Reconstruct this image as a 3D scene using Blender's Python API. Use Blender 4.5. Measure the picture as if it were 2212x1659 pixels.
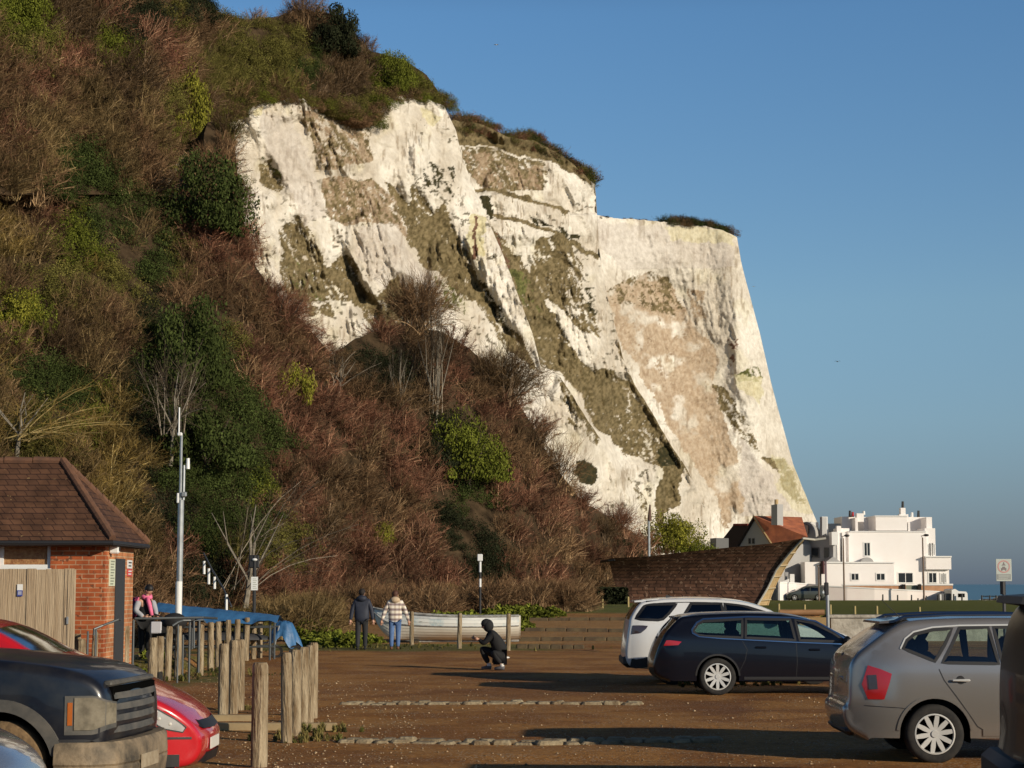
import bpy, math, random
import numpy as np
from mathutils import Vector, Matrix
from mathutils.geometry import delaunay_2d_cdt

for o in list(bpy.data.objects): bpy.data.objects.remove(o)
SC = bpy.context.scene
COL = SC.collection
R = math.radians
random.seed(7)
# ------------------------------------------------------------------ camera
F = 4000.0                 # focal length in units of a 2212-unit-wide picture
PITCH = math.atan(432.5 / F)
CH = 1.95
cam = bpy.data.cameras.new("camera"); camo = bpy.data.objects.new("camera", cam); COL.objects.link(camo)
cam.sensor_width = 36; cam.lens = 36 * F / 2212; cam.clip_start = 0.3; cam.clip_end = 40000
camo.location = (0, 0, CH); camo.rotation_euler = (math.pi / 2 + PITCH, 0, 0)
SC.camera = camo
# ------------------------------------------------------------------ sky, sun, exposure
SUN_AZ, SUN_EL = 130.0, 16.5      # degrees clockwise from the view direction, elevation
w = bpy.data.worlds.new("World"); SC.world = w; w.use_nodes = True
nt = w.node_tree; nt.nodes.clear()
sky = nt.nodes.new("ShaderNodeTexSky"); sky.sky_type = 'NISHITA'; sky.sun_disc = False
sky.sun_elevation = R(SUN_EL); sky.sun_rotation = R(SUN_AZ)
sky.altitude = 50; sky.air_density = 1.1; sky.dust_density = 0.4; sky.ozone_density = 2.2
tc = nt.nodes.new("ShaderNodeTexCoord"); sx = nt.nodes.new("ShaderNodeSeparateXYZ")
rmp = nt.nodes.new("ShaderNodeValToRGB"); mix = nt.nodes.new("ShaderNodeMix"); mix.data_type = 'RGBA'; mix.blend_type = 'MULTIPLY'
mix.inputs[0].default_value = 1.0
bg = nt.nodes.new("ShaderNodeBackground"); out = nt.nodes.new("ShaderNodeOutputWorld")
nt.links.new(tc.outputs['Generated'], sx.inputs[0]); nt.links.new(sx.outputs['Z'], rmp.inputs[0])
cr = rmp.color_ramp
cr.elements[0].position = 0.0; cr.elements[0].color = (0.185, 0.275, 0.60, 1)
cr.elements[1].position = 0.30; cr.elements[1].color = (0.44, 0.63, 0.80, 1)
for p_, c_ in ((0.034, (0.27, 0.355, 0.61, 1)), (0.085, (0.40, 0.50, 0.68, 1)), (0.147, (0.50, 0.61, 0.72, 1)), (0.37, (0.26, 0.35, 0.45, 1)), (0.6, (0.15, 0.19, 0.25, 1))):
    e = cr.elements.new(p_); e.color = c_
nt.links.new(sky.outputs[0], mix.inputs[6]); nt.links.new(rmp.outputs[0], mix.inputs[7])
nt.links.new(mix.outputs[2], bg.inputs[0]); nt.links.new(bg.outputs[0], out.inputs[0])
bg.inputs[1].default_value = 0.15
sl = bpy.data.lights.new("sun", 'SUN'); slo = bpy.data.objects.new("sun", sl); COL.objects.link(slo)
sl.energy = 4.3; sl.angle = R(0.5); sl.color = (1.0, 0.87, 0.68)
sd = Vector((math.sin(R(SUN_AZ)) * math.cos(R(SUN_EL)), math.cos(R(SUN_AZ)) * math.cos(R(SUN_EL)), math.sin(R(SUN_EL))))
slo.rotation_euler = sd.to_track_quat('Z', 'Y').to_euler(); slo.location = (60, -40, 60)
SC.view_settings.view_transform = 'Standard'; SC.view_settings.look = 'None'
SC.view_settings.exposure = 0.0; SC.view_settings.gamma = 1.0; SC.view_settings.use_curve_mapping = False
SC.cycles.max_bounces = 6; SC.cycles.transparent_max_bounces = 12
SC.cycles.use_adaptive_sampling = True

# ------------------------------------------------------------------ helpers
_cp, _sp = math.cos(PITCH), math.sin(PITCH)
def W(x, y, Y):
    """world point seen at picture place (x, y) standing at distance Y"""
    a = (x - 1106) / F; b = (829.5 - y) / F
    dy = _cp - b * _sp; dz = _sp + b * _cp
    k = Y / dy
    return Vector((a * k, Y, CH + dz * k))
def Wn(x, y, Y):
    a = (x - 1106) / F; b = (829.5 - y) / F
    dy = _cp - b * _sp; dz = _sp + b * _cp
    k = Y / dy
    return np.stack([a * k, Y + 0 * x, CH + dz * k], -1)
def WP(x, y, p0, n):
    d = W(x, y, 1.0) - Vector((0, 0, CH)); o = Vector((0, 0, CH))
    t = (Vector(p0) - o).dot(Vector(n)) / d.dot(Vector(n))
    return o + d * t
def WX(x, Y): return (x - 1106) / F * Y / _cp

def _h(ix, iy, s):
    n = (ix.astype(np.int64) * 374761393 + iy.astype(np.int64) * 668265263 + s * 1442695041) & 0xffffffff
    n = ((n ^ (n >> 13)) * 1274126177) & 0xffffffff
    n = n ^ (n >> 16)
    return (n & 0xffff) / 65535.0
def vn(x, y, s=0):
    x = np.asarray(x, float); y = np.asarray(y, float)
    ix = np.floor(x); iy = np.floor(y); fx = x - ix; fy = y - iy
    fx = fx * fx * (3 - 2 * fx); fy = fy * fy * (3 - 2 * fy)
    a = _h(ix, iy, s); b = _h(ix + 1, iy, s); c = _h(ix, iy + 1, s); d = _h(ix + 1, iy + 1, s)
    return (a * (1 - fx) + b * fx) * (1 - fy) + (c * (1 - fx) + d * fx) * fy
def fbm(x, y, o=4, s=0, g=0.5):
    r = 0; a = 1; t = 0
    for i in range(o):
        r = r + a * vn(np.asarray(x) * 2 ** i, np.asarray(y) * 2 ** i, s + i * 17); t += a; a *= g
    return r / t
def sstep(a, b, x):
    t = np.clip((x - a) / (b - a), 0, 1); return t * t * (3 - 2 * t)
def inpoly(px, py, poly):
    ins = np.zeros(np.shape(px), bool); n = len(poly)
    for i in range(n):
        x1, y1 = poly[i]; x2, y2 = poly[(i + 1) % n]
        if y1 == y2: continue
        c = ((y1 > py) != (y2 > py)) & (px < (x2 - x1) * (py - y1) / (y2 - y1) + x1)
        ins ^= c
    return ins
def inpoly1(x, y, poly):
    ins = False; n = len(poly)
    for i in range(n):
        x1, y1 = poly[i]; x2, y2 = poly[(i + 1) % n]
        if (y1 > y) != (y2 > y) and x < (x2 - x1) * (y - y1) / (y2 - y1) + x1: ins = not ins
    return ins

# ------------------------------------------------------------------ materials
MATS = {}
def mat(name, col, rough=0.7, metal=0.0, coat=0.0, col2=None, scale=5.0, bump=0.0, bscale=None, spec=0.5, detail=4, vcol=False, stretch=None, emit=None, cut=(0.35, 0.65)):
    if name in MATS: return MATS[name]
    m = bpy.data.materials.new(name); m.use_nodes = True; t = m.node_tree; b = t.nodes['Principled BSDF']
    b.inputs['Base Color'].default_value = (*col, 1); b.inputs['Roughness'].default_value = rough
    b.inputs['Metallic'].default_value = metal; b.inputs['Coat Weight'].default_value = coat
    b.inputs['Coat Roughness'].default_value = 0.04
    b.inputs['Specular IOR Level'].default_value = spec
    tcn = t.nodes.new("ShaderNodeTexCoord"); vec = tcn.outputs['Object']
    if stretch:
        mp = t.nodes.new("ShaderNodeMapping"); mp.inputs['Scale'].default_value = stretch
        t.links.new(vec, mp.inputs[0]); vec = mp.outputs[0]
    src = None
    if vcol:
        a = t.nodes.new("ShaderNodeAttribute"); a.attribute_name = 'Col'; src = a.outputs['Color']
    if col2 is not None or vcol:
        n = t.nodes.new("ShaderNodeTexNoise"); n.inputs['Scale'].default_value = scale; n.inputs['Detail'].default_value = detail; n.inputs['Roughness'].default_value = 0.65
        t.links.new(vec, n.inputs['Vector'])
        r = t.nodes.new("ShaderNodeValToRGB"); r.color_ramp.elements[0].position = cut[0]; r.color_ramp.elements[1].position = cut[1]
        t.links.new(n.outputs['Fac'], r.inputs[0])
        if vcol:
            r.color_ramp.elements[0].color = (0.62, 0.6, 0.58, 1); r.color_ramp.elements[1].color = (1.15, 1.15, 1.15, 1)
            mx = t.nodes.new("ShaderNodeMix"); mx.data_type = 'RGBA'; mx.blend_type = 'MULTIPLY'; mx.inputs[0].default_value = 1
            t.links.new(src, mx.inputs[6]); t.links.new(r.outputs[0], mx.inputs[7]); t.links.new(mx.outputs[2], b.inputs['Base Color'])
        else:
            r.color_ramp.elements[0].color = (*col, 1); r.color_ramp.elements[1].color = (*col2, 1)
            t.links.new(r.outputs[0], b.inputs['Base Color'])
    if bump:
        n2 = t.nodes.new("ShaderNodeTexNoise"); n2.inputs['Scale'].default_value = bscale or scale * 3; n2.inputs['Detail'].default_value = 5
        t.links.new(vec, n2.inputs['Vector'])
        bn = t.nodes.new("ShaderNodeBump"); bn.inputs['Strength'].default_value = bump; bn.inputs['Distance'].default_value = 0.05
        t.links.new(n2.outputs['Fac'], bn.inputs['Height']); t.links.new(bn.outputs[0], b.inputs['Normal'])
    if emit: b.inputs['Emission Color'].default_value = (*emit, 1); b.inputs['Emission Strength'].default_value = 1
    MATS[name] = m; return m
def brickmat(name, c1, c2, mortar, bw, bh, msize=0.012, offs=0.5, zs=1.0, rough=0.85, spots=None, bump=0.4):
    m = bpy.data.materials.new(name); m.use_nodes = True; t = m.node_tree; b = t.nodes['Principled BSDF']
    b.inputs['Roughness'].default_value = rough; b.inputs['Specular IOR Level'].default_value = 0.25
    tcn = t.nodes.new("ShaderNodeTexCoord"); s = t.nodes.new("ShaderNodeSeparateXYZ"); t.links.new(tcn.outputs['Object'], s.inputs[0])
    ad = t.nodes.new("ShaderNodeMath"); ad.operation = 'ADD'; t.links.new(s.outputs[0], ad.inputs[0]); t.links.new(s.outputs[1], ad.inputs[1])
    mz = t.nodes.new("ShaderNodeMath"); mz.operation = 'MULTIPLY'; mz.inputs[1].default_value = zs; t.links.new(s.outputs[2], mz.inputs[0])
    c = t.nodes.new("ShaderNodeCombineXYZ"); t.links.new(ad.outputs[0], c.inputs[0]); t.links.new(mz.outputs[0], c.inputs[1])
    br = t.nodes.new("ShaderNodeTexBrick"); t.links.new(c.outputs[0], br.inputs['Vector'])
    br.inputs['Color1'].default_value = (*c1, 1); br.inputs['Color2'].default_value = (*c2, 1); br.inputs['Mortar'].default_value = (*mortar, 1)
    br.inputs['Scale'].default_value = 1; br.inputs['Brick Width'].default_value = bw; br.inputs['Row Height'].default_value = bh
    br.inputs['Mortar Size'].default_value = msize; br.inputs['Bias'].default_value = 0.0; br.offset = offs
    last = br.outputs['Color']
    n = t.nodes.new("ShaderNodeTexNoise"); n.inputs['Scale'].default_value = 3.0; n.inputs['Detail'].default_value = 5
    t.links.new(tcn.outputs['Object'], n.inputs['Vector'])
    rr = t.nodes.new("ShaderNodeValToRGB"); rr.color_ramp.elements[0].color = (0.6, 0.6, 0.6, 1); rr.color_ramp.elements[1].color = (1.25, 1.25, 1.25, 1)
    rr.color_ramp.elements[0].position = 0.3; rr.color_ramp.elements[1].position = 0.7
    t.links.new(n.outputs['Fac'], rr.inputs[0])
    mx = t.nodes.new("ShaderNodeMix"); mx.data_type = 'RGBA'; mx.blend_type = 'MULTIPLY'; mx.inputs[0].default_value = 1
    t.links.new(last, mx.inputs[6]); t.links.new(rr.outputs[0], mx.inputs[7]); last = mx.outputs[2]
    if spots:
        v = t.nodes.new("ShaderNodeTexNoise"); v.inputs['Scale'].default_value = spots[1]; v.inputs['Detail'].default_value = 2
        t.links.new(tcn.outputs['Object'], v.inputs['Vector'])
        r2 = t.nodes.new("ShaderNodeValToRGB"); r2.color_ramp.elements[0].position = spots[2]; r2.color_ramp.elements[1].position = spots[2] + 0.06
        t.links.new(v.outputs['Fac'], r2.inputs[0])
        m2 = t.nodes.new("ShaderNodeMix"); m2.data_type = 'RGBA'; t.links.new(r2.outputs[0], m2.inputs[0]); t.links.new(last, m2.inputs[6])
        m2.inputs[7].default_value = (*spots[0], 1); last = m2.outputs[2]
    t.links.new(last, b.inputs['Base Color'])
    bn = t.nodes.new("ShaderNodeBump"); bn.inputs['Strength'].default_value = bump; bn.inputs['Distance'].default_value = 0.02; bn.invert = True
    t.links.new(br.outputs['Fac'], bn.inputs['Height']); t.links.new(bn.outputs[0], b.inputs['Normal'])
    MATS[name] = m; return m
def glassmat(name, tint, refl=0.12):
    m = bpy.data.materials.new(name); m.use_nodes = True; t = m.node_tree; t.nodes.clear()
    o = t.nodes.new("ShaderNodeOutputMaterial"); tr = t.nodes.new("ShaderNodeBsdfTransparent"); tr.inputs[0].default_value = (*tint, 1)
    g = t.nodes.new("ShaderNodeBsdfGlossy"); g.inputs['Roughness'].default_value = 0.02; g.inputs[0].default_value = (0.9, 0.95, 1, 1)
    f = t.nodes.new("ShaderNodeFresnel"); f.inputs[0].default_value = 1.5
    ad = t.nodes.new("ShaderNodeMath"); ad.operation = 'ADD'; ad.inputs[1].default_value = refl - 0.04; ad.use_clamp = True
    mx = t.nodes.new("ShaderNodeMixShader"); t.links.new(f.outputs[0], ad.inputs[0]); t.links.new(ad.outputs[0], mx.inputs[0])
    t.links.new(tr.outputs[0], mx.inputs[1]); t.links.new(g.outputs[0], mx.inputs[2]); t.links.new(mx.outputs[0], o.inputs[0])
    MATS[name] = m; return m

# ------------------------------------------------------------------ mesh building
def link(o, parent=None):
    COL.objects.link(o)
    if parent is not None: o.parent = parent
    return o
def tag(o, label=None, cat=None, group=None, kind=None):
    if label: o['label'] = label
    if cat: o['category'] = cat
    if group: o['group'] = group
    if kind: o['kind'] = kind
    return o
def thing(name, label, cat, loc=(0, 0, 0), rz=0, group=None):
    o = bpy.data.objects.new(name, None); o.empty_display_size = 0.2; COL.objects.link(o)
    o.location = loc; o.rotation_euler = (0, 0, rz)
    return tag(o, label, cat, group)
def npmesh(name, V, Fc, m, parent=None, colors=None, smooth=False, origin=None):
    """V (N,3); Fc list of arrays (M,k)"""
    V = np.asarray(V, np.float32)
    if origin is not None: V = V - np.array(origin, np.float32)
    me = bpy.data.meshes.new(name)
    if not isinstance(Fc, list): Fc = [Fc]
    Fc = [np.asarray(f, np.int32) for f in Fc if len(f)]
    me.vertices.add(len(V)); me.vertices.foreach_set("co", V.ravel())
    nl = sum(f.size for f in Fc); nf = sum(len(f) for f in Fc)
    me.loops.add(nl); me.polygons.add(nf)
    me.loops.foreach_set("vertex_index", np.concatenate([f.ravel() for f in Fc]))
    tot = np.concatenate([np.full(len(f), f.shape[1], np.int32) for f in Fc])
    st = np.concatenate([[0], np.cumsum(tot)[:-1]]).astype(np.int32)
    me.polygons.foreach_set("loop_start", st)
    if smooth: me.polygons.foreach_set("use_smooth", np.ones(nf, bool))
    me.update(calc_edges=True)
    if colors is not None:
        ca = me.color_attributes.new('Col', 'FLOAT_COLOR', 'POINT')
        c4 = np.ones((len(V), 4), np.float32); c4[:, :3] = colors
        ca.data.foreach_set('color', c4.ravel())
    if m is not None: me.materials.append(m)
    o = bpy.data.objects.new(name, me); link(o, parent)
    if origin is not None: o.location = origin
    return o
class MB:
    def __init__(s): s.v = []; s.f = []
    def add(s, vs, fs):
        b = len(s.v); s.v += [tuple(p) for p in vs]; s.f += [tuple(i + b for i in f) for f in fs]; return s
    def box(s, c, d, rz=0, bev=0.0, M=None):
        x, y, z = d[0] / 2, d[1] / 2, d[2] / 2
        if bev <= 0:
            vs = [(-x, -y, -z), (x, -y, -z), (x, y, -z), (-x, y, -z), (-x, -y, z), (x, -y, z), (x, y, z), (-x, y, z)]
            fs = [(3, 2, 1, 0), (4, 5, 6, 7), (0, 1, 5, 4), (1, 2, 6, 5), (2, 3, 7, 6), (3, 0, 4, 7)]
        else:
            b = min(bev, x * .9, y * .9, z * .9); vs = []; fs = []
            for zz, k in ((-z, b), (-z + b, 0), (z - b, 0), (z, b)):
                X, Y = x - k, y - k; q = b if k == 0 else b * .6
                vs += [(-X + q, -Y, zz), (X - q, -Y, zz), (X, -Y + q, zz), (X, Y - q, zz), (X - q, Y, zz), (-X + q, Y, zz), (-X, Y - q, zz), (-X, -Y + q, zz)]
            fs.append(tuple(range(7, -1, -1))); fs.append(tuple(range(24, 32)))
            for l in range(3):
                for i in range(8): fs.append((l * 8 + i, l * 8 + (i + 1) % 8, l * 8 + 8 + (i + 1) % 8, l * 8 + 8 + i))
        c_, s_ = math.cos(rz), math.sin(rz)
        vs = [Vector((p[0] * c_ - p[1] * s_, p[0] * s_ + p[1] * c_, p[2])) for p in vs]
        if M is not None: vs = [M @ p for p in vs]
        return s.add([p + Vector(c) for p in vs], fs)
    def bb(s, a, b, bev=0.0):
        return s.box([(a[i] + b[i]) / 2 for i in range(3)], [abs(b[i] - a[i]) for i in range(3)], 0, bev)
    def cyl(s, p0, p1, r0, r1=None, n=10, cap=True):
        r1 = r0 if r1 is None else r1
        p0, p1 = Vector(p0), Vector(p1); d = (p1 - p0).normalized()
        a = d.orthogonal().normalized(); b = d.cross(a)
        vs = []
        for p, r in ((p0, r0), (p1, r1)):
            for i in range(n):
                t = 2 * math.pi * i / n; vs.append(p + a * (r * math.cos(t)) + b * (r * math.sin(t)))
        fs = [(i, (i + 1) % n, n + (i + 1) % n, n + i) for i in range(n)]
        if cap: fs += [tuple(range(n - 1, -1, -1)), tuple(range(n, 2 * n))]
        return s.add(vs, fs)
    def tube(s, pts, rs, n=8, cap=True):
        pts = [Vector(p) for p in pts]
        if not hasattr(rs, '__len__'): rs = [rs] * len(pts)
        vs = []; a = None
        for i, p in enumerate(pts):
            d = (pts[min(i + 1, len(pts) - 1)] - pts[max(i - 1, 0)]).normalized()
            if a is None: a = d.orthogonal().normalized()
            else:
                a = (a - d * a.dot(d))
                a = a.normalized() if a.length > 1e-6 else d.orthogonal().normalized()
            b = d.cross(a)
            for k in range(n):
                t = 2 * math.pi * k / n; vs.append(p + a * (rs[i] * math.cos(t)) + b * (rs[i] * math.sin(t)))
        fs = []
        for i in range(len(pts) - 1):
            for k in range(n): fs.append((i * n + k, i * n + (k + 1) % n, (i + 1) * n + (k + 1) % n, (i + 1) * n + k))
        if cap: fs += [tuple(range(n - 1, -1, -1)), tuple(range(len(vs) - n, len(vs)))]
        return s.add(vs, fs)
    def prism(s, poly, vec):
        """polygon of world points extruded by vec"""
        n = len(poly); a = [Vector(p) for p in poly]; v = Vector(vec)
        vs = a + [p + v for p in a]
        fs = [tuple(range(n)), tuple(range(2 * n - 1, n - 1, -1))] + [(i, n + i, n + (i + 1) % n, (i + 1) % n) for i in range(n)]
        return s.add(vs, fs)
    def lathe(s, c, prof, n=16, axis='Z'):
        vs = []; fs = []; c = Vector(c)
        for r, h in prof:
            for i in range(n):
                t = 2 * math.pi * i / n
                p = (r * math.cos(t), r * math.sin(t), h) if axis == 'Z' else (r * math.cos(t), h, r * math.sin(t))
                vs.append(c + Vector(p))
        for j in range(len(prof) - 1):
            for i in range(n): fs.append((j * n + i, j * n + (i + 1) % n, (j + 1) * n + (i + 1) % n, (j + 1) * n + i))
        return s.add(vs, fs)
    def ell(s, c, r, nu=12, nv=8):
        c = Vector(c); prof = []
        vs = []; fs = []
        for j in range(nv + 1):
            ph = math.pi * j / nv
            for i in range(nu):
                t = 2 * math.pi * i / nu
                vs.append(c + Vector((r[0] * math.sin(ph) * math.cos(t), r[1] * math.sin(ph) * math.sin(t), -r[2] * math.cos(ph))))
        for j in range(nv):
            for i in range(nu): fs.append((j * nu + i, j * nu + (i + 1) % nu, (j + 1) * nu + (i + 1) % nu, (j + 1) * nu + i))
        return s.add(vs, fs)
    def build(s, name, m, parent=None, local=False, smooth=False, auto=None, base=None):
        V = [Vector(p) for p in s.v]
        loc = None
        if parent is not None and not local:
            q = parent
            off = Vector((0, 0, 0))
            while q is not None: off += q.location; q = q.parent
            V = [p - off for p in V]
        elif parent is None and not local:
            lo = [min(p[i] for p in V) for i in range(3)]; hi = [max(p[i] for p in V) for i in range(3)]
            loc = Vector(((lo[0] + hi[0]) / 2, (lo[1] + hi[1]) / 2, lo[2])) if base is None else Vector(base)
            V = [p - loc for p in V]
        me = bpy.data.meshes.new(name); me.from_pydata(V, [], s.f); me.materials.append(m)
        if smooth or auto:
            me.polygons.foreach_set("use_smooth", [True] * len(me.polygons))
            if auto: me.set_sharp_from_angle(angle=R(auto))
        me.update()
        o = bpy.data.objects.new(name, me); link(o, parent)
        if loc is not None: o.location = loc
        return o
def fixn(o):
    import bmesh
    bm = bmesh.new(); bm.from_mesh(o.data); bmesh.ops.recalc_face_normals(bm, faces=bm.faces); bm.to_mesh(o.data); bm.free(); return o
def copy_tree(o, parent=None):
    c = o.copy(); COL.objects.link(c); c.parent = parent
    for ch in list(o.children): copy_tree(ch, c)
    return c
# ------------------------------------------------------------------ ground, sea
def H(X, Y):
    X = np.asarray(X, float); Y = np.asarray(Y, float)
    left = 0.85 * sstep(58, 105, Y)
    right = 0.88 * np.where(X < 10.7, sstep(63.2, 64.6, Y), sstep(64.96, 65.0, Y))
    t = sstep(7.8, 9.0, X)
    h = left * (1 - t) + right * t
    h = h - np.clip(Y - 105, 0, 100) * 0.0040 * (1 - t) - np.clip(Y - 65, 0, 140) * 0.0048 * t
    h = h - 3.4 * sstep(206, 226, Y)
    terr = 0.28 * sstep(40.5, 41.0, Y) * sstep(-7.0, -7.6, X) * sstep(55, 50, Y)
    h = h + terr
    amp = sstep(5, 12, Y) * sstep(75, 55, Y)
    h = h + amp * 0.07 * (fbm(X / 2.4, Y / 1.1, 4, 5) - 0.5) + 0.10 * (fbm(X / 9, Y / 7, 3, 9) - 0.5) * (Y > 66)
    return h
def h1(X, Y): return float(H(X, Y))
ys = np.concatenate([np.arange(-30, 14, 2.0), np.arange(14, 30, .12), np.arange(30, 58, .3), np.arange(58, 64.9, .3), [64.94, 64.99, 65.03], np.arange(65.3, 110, .8), np.arange(110, 205, 4), np.arange(205, 232, 2), [240, 300]])
xs = np.concatenate([np.arange(-420, -20, 20), np.arange(-20, -8, .5), np.arange(-8, 10.6, .2), [10.65, 10.75], np.arange(10.9, 20, .5), np.arange(20, 70, 3), np.arange(70, 500, 30)])
GX, GY = np.meshgrid(xs, ys); GZ = H(GX, GY)
def gridfaces(nr, nc):
    i = np.arange(nr - 1)[:, None] * nc + np.arange(nc - 1)[None]; i = i.ravel()
    return np.stack([i, i + 1, i + nc + 1, i + nc], 1)
gr1 = np.array([.265, .112, .026]); gr2 = np.array([.39, .19, .052]); grass_c = np.array([.10, .115, .018])
tt = fbm(GX / 1.1, GY / 1.0, 6, 3, .6)[..., None]; tt = sstep(.38, .62, tt)
C = gr1 * (1 - tt) + gr2 * tt
dk = sstep(.50, .62, fbm(GX / 3.2, GY / 3.4, 5, 31, .6))[..., None] * (GY < 50)[..., None] * (.25 + .6 * sstep(2, 5, GX))[..., None]
C = C * (1 - dk) + np.array([.15, .060, .030]) * dk
tan = (sstep(60, 62, GY) * sstep(90, 80, GY))[..., None] * .6
C = C * (1 - tan) + np.array([.36, .215, .085]) * tan
edge = 2.0 * (fbm(GX / 2, GY / 2, 3, 44) - .5)
g = np.zeros_like(GX)
g = np.maximum(g, sstep(87, 88.5, GY + edge) * (GX < 8))
g = np.maximum(g, (GX >= 8) * sstep(64.6, 65.2, GY))
g = np.maximum(g, sstep(54.2, 55.5, GY + edge * .8) * sstep(61.5, 60.5, GY + edge * .4) * sstep(1.0, -.5, GX - 1.2 + edge) * .85)
g = np.maximum(g, .8 * sstep(.6, 0, np.abs(GY - 57.5 + edge * .4)) * sstep(.45, .6, fbm(GX / 1.5, GY, 3, 61)) * (GX > 0))
gl = (sstep(-5.2, -5.8, GX + .15 * (GY - 38) + edge * .3) * sstep(35.5, 36.5, GY + edge * .3) * sstep(54, 52, GY))
g = np.maximum(g, gl * sstep(.3, .5, fbm(GX, GY, 3, 71)) * .8)
g = np.where(GY > 203, 0, g)[..., None]
gc = grass_c * (0.75 + 0.5 * fbm(GX / 1.2, GY / 2.5, 3, 8)[..., None])
C = C * .94 * (1 - g) + gc * g
bch = (GY > 203)[..., None]; C = np.where(bch, np.array([.42, .34, .24]), C)
GM = bpy.data.materials.new('ground_gravel'); GM.use_nodes = True; t = GM.node_tree; b = t.nodes['Principled BSDF']
b.inputs['Roughness'].default_value = .9; b.inputs['Specular IOR Level'].default_value = .25
a = t.nodes.new("ShaderNodeAttribute"); a.attribute_name = 'Col'; tcn = t.nodes.new("ShaderNodeTexCoord")
n1 = t.nodes.new("ShaderNodeTexNoise"); n1.inputs['Scale'].default_value = 9; n1.inputs['Detail'].default_value = 8; n1.inputs['Roughness'].default_value = .75
r1 = t.nodes.new("ShaderNodeValToRGB"); r1.color_ramp.elements[0].color = (.55, .52, .50, 1); r1.color_ramp.elements[1].color = (1.35, 1.32, 1.28, 1); r1.color_ramp.elements[0].position = .32; r1.color_ramp.elements[1].position = .68
mx = t.nodes.new("ShaderNodeMix"); mx.data_type = 'RGBA'; mx.blend_type = 'MULTIPLY'; mx.inputs[0].default_value = 1
v = t.nodes.new("ShaderNodeTexVoronoi"); v.inputs['Scale'].default_value = 22; v.inputs['Randomness'].default_value = 1
n3 = t.nodes.new("ShaderNodeTexNoise"); n3.inputs['Scale'].default_value = 1.1; n3.inputs['Detail'].default_value = 3
ml = t.nodes.new("ShaderNodeMath"); ml.operation = 'MULTIPLY_ADD'; ml.inputs[1].default_value = -.5; ml.inputs[2].default_value = .47
ls = t.nodes.new("ShaderNodeMath"); ls.operation = 'LESS_THAN'
m2 = t.nodes.new("ShaderNodeMix"); m2.data_type = 'RGBA'; m2.inputs[7].default_value = (.42, .33, .23, 1)
for x_ in (n1, v, n3): t.links.new(tcn.outputs['Object'], x_.inputs['Vector'])
t.links.new(n1.outputs['Fac'], r1.inputs[0]); t.links.new(a.outputs['Color'], mx.inputs[6]); t.links.new(r1.outputs[0], mx.inputs[7])
t.links.new(n3.outputs['Fac'], ml.inputs[0]); t.links.new(v.outputs['Distance'], ls.inputs[0]); t.links.new(ml.outputs[0], ls.inputs[1])
t.links.new(ls.outputs[0], m2.inputs[0]); t.links.new(mx.outputs[2], m2.inputs[6]); t.links.new(m2.outputs[2], b.inputs['Base Color'])
bn = t.nodes.new("ShaderNodeBump"); bn.inputs['Strength'].default_value = .8; bn.inputs['Distance'].default_value = .06
t.links.new(n1.outputs['Fac'], bn.inputs['Height']); t.links.new(bn.outputs[0], b.inputs['Normal'])
o = npmesh('ground', np.stack([GX, GY, GZ], -1).reshape(-1, 3), gridfaces(len(ys), len(xs)), GM, colors=C.reshape(-1, 3), smooth=True)
tag(o, kind='structure')
# the lawn lies as its own sheet over the bank
ly = np.concatenate([[65.05], np.arange(65.6, 110, 1.2), np.arange(110, 200, 5)]); lx = np.concatenate([np.arange(8.2, 20, .6), np.arange(20, 80, 3)])
LX, LY = np.meshgrid(lx, ly); LZ = H(LX, LY) + .02
lawn_m = mat('lawn_grass', (.085, .098, .016), .95, col2=(.125, .13, .028), scale=1.3, bump=.5, bscale=12, spec=.1)
tag(npmesh('lawn', np.stack([LX, LY, LZ], -1).reshape(-1, 3), gridfaces(len(ly), len(lx)), lawn_m, smooth=True), kind='structure')
# sea
sea_m = mat('sea_water', (.018, .075, .105), .32, col2=(.04, .12, .15), scale=.05, bump=.6, bscale=.35, spec=.35, stretch=(.4, 1, 1))
yy = np.concatenate([np.arange(222, 330, 2), np.geomspace(330, 30000, 60)]); xx = np.concatenate([-np.geomspace(20000, 20, 20), np.arange(0, 200, 4), np.geomspace(200, 20000, 20)])
SXg, SYg = np.meshgrid(xx, yy); SZg = -2.0 + .25 * (fbm(SXg / 30, SYg / 5, 3, 2) - .5) * (SYg < 400)
tag(npmesh('sea', np.stack([SXg, SYg, SZg], -1).reshape(-1, 3), gridfaces(len(yy), len(xx)), sea_m, smooth=True), kind='structure')

# ------------------------------------------------------------------ cliffs and hillsides
def pl(pts):
    a = np.array(pts, float); return lambda x: np.interp(x, a[:, 0], a[:, 1])
class Layer:
    def __init__(s, top, foot, k): s.top = pl(top); s.foot = pl(foot); s.k = k
    def depth(s, x, y):
        m = (1262 - np.asarray(y, float)) / F
        return (s.foot(x) + s.k * CH) / (1 - s.k * m)
    def P(s, x, y): return W(x, y, float(s.depth(x, y)))
N_ = Layer([(-260, 190), (60, 215), (260, 270), (345, 322), (360, 430), (385, 425), (436, 425), (442, 262), (500, 268), (508, 300), (514, 385), (528, 480), (552, 575), (600, 645), (660, 700), (720, 770), (760, 735), (850, 700), (950, 715), (1010, 750), (1090, 820), (1150, 920), (1200, 1010), (1260, 1085), (1330, 1125), (1390, 1165), (1440, 1230)],
           [(-260, 70), (0, 74), (500, 84), (900, 98), (1150, 108), (1300, 125), (1440, 150)], 1.0)
U_ = Layer([(-260, -140), (300, -90), (420, -25), (450, 5), (470, 26), (530, 42), (600, 36), (640, 22), (700, 26), (740, 38), (770, 78), (800, 110), (870, 128), (920, 160), (948, 198), (962, 245), (968, 252)],
           [(-260, 68), (0, 72), (345, 82), (470, 108), (968, 130)], 0.95)
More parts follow.
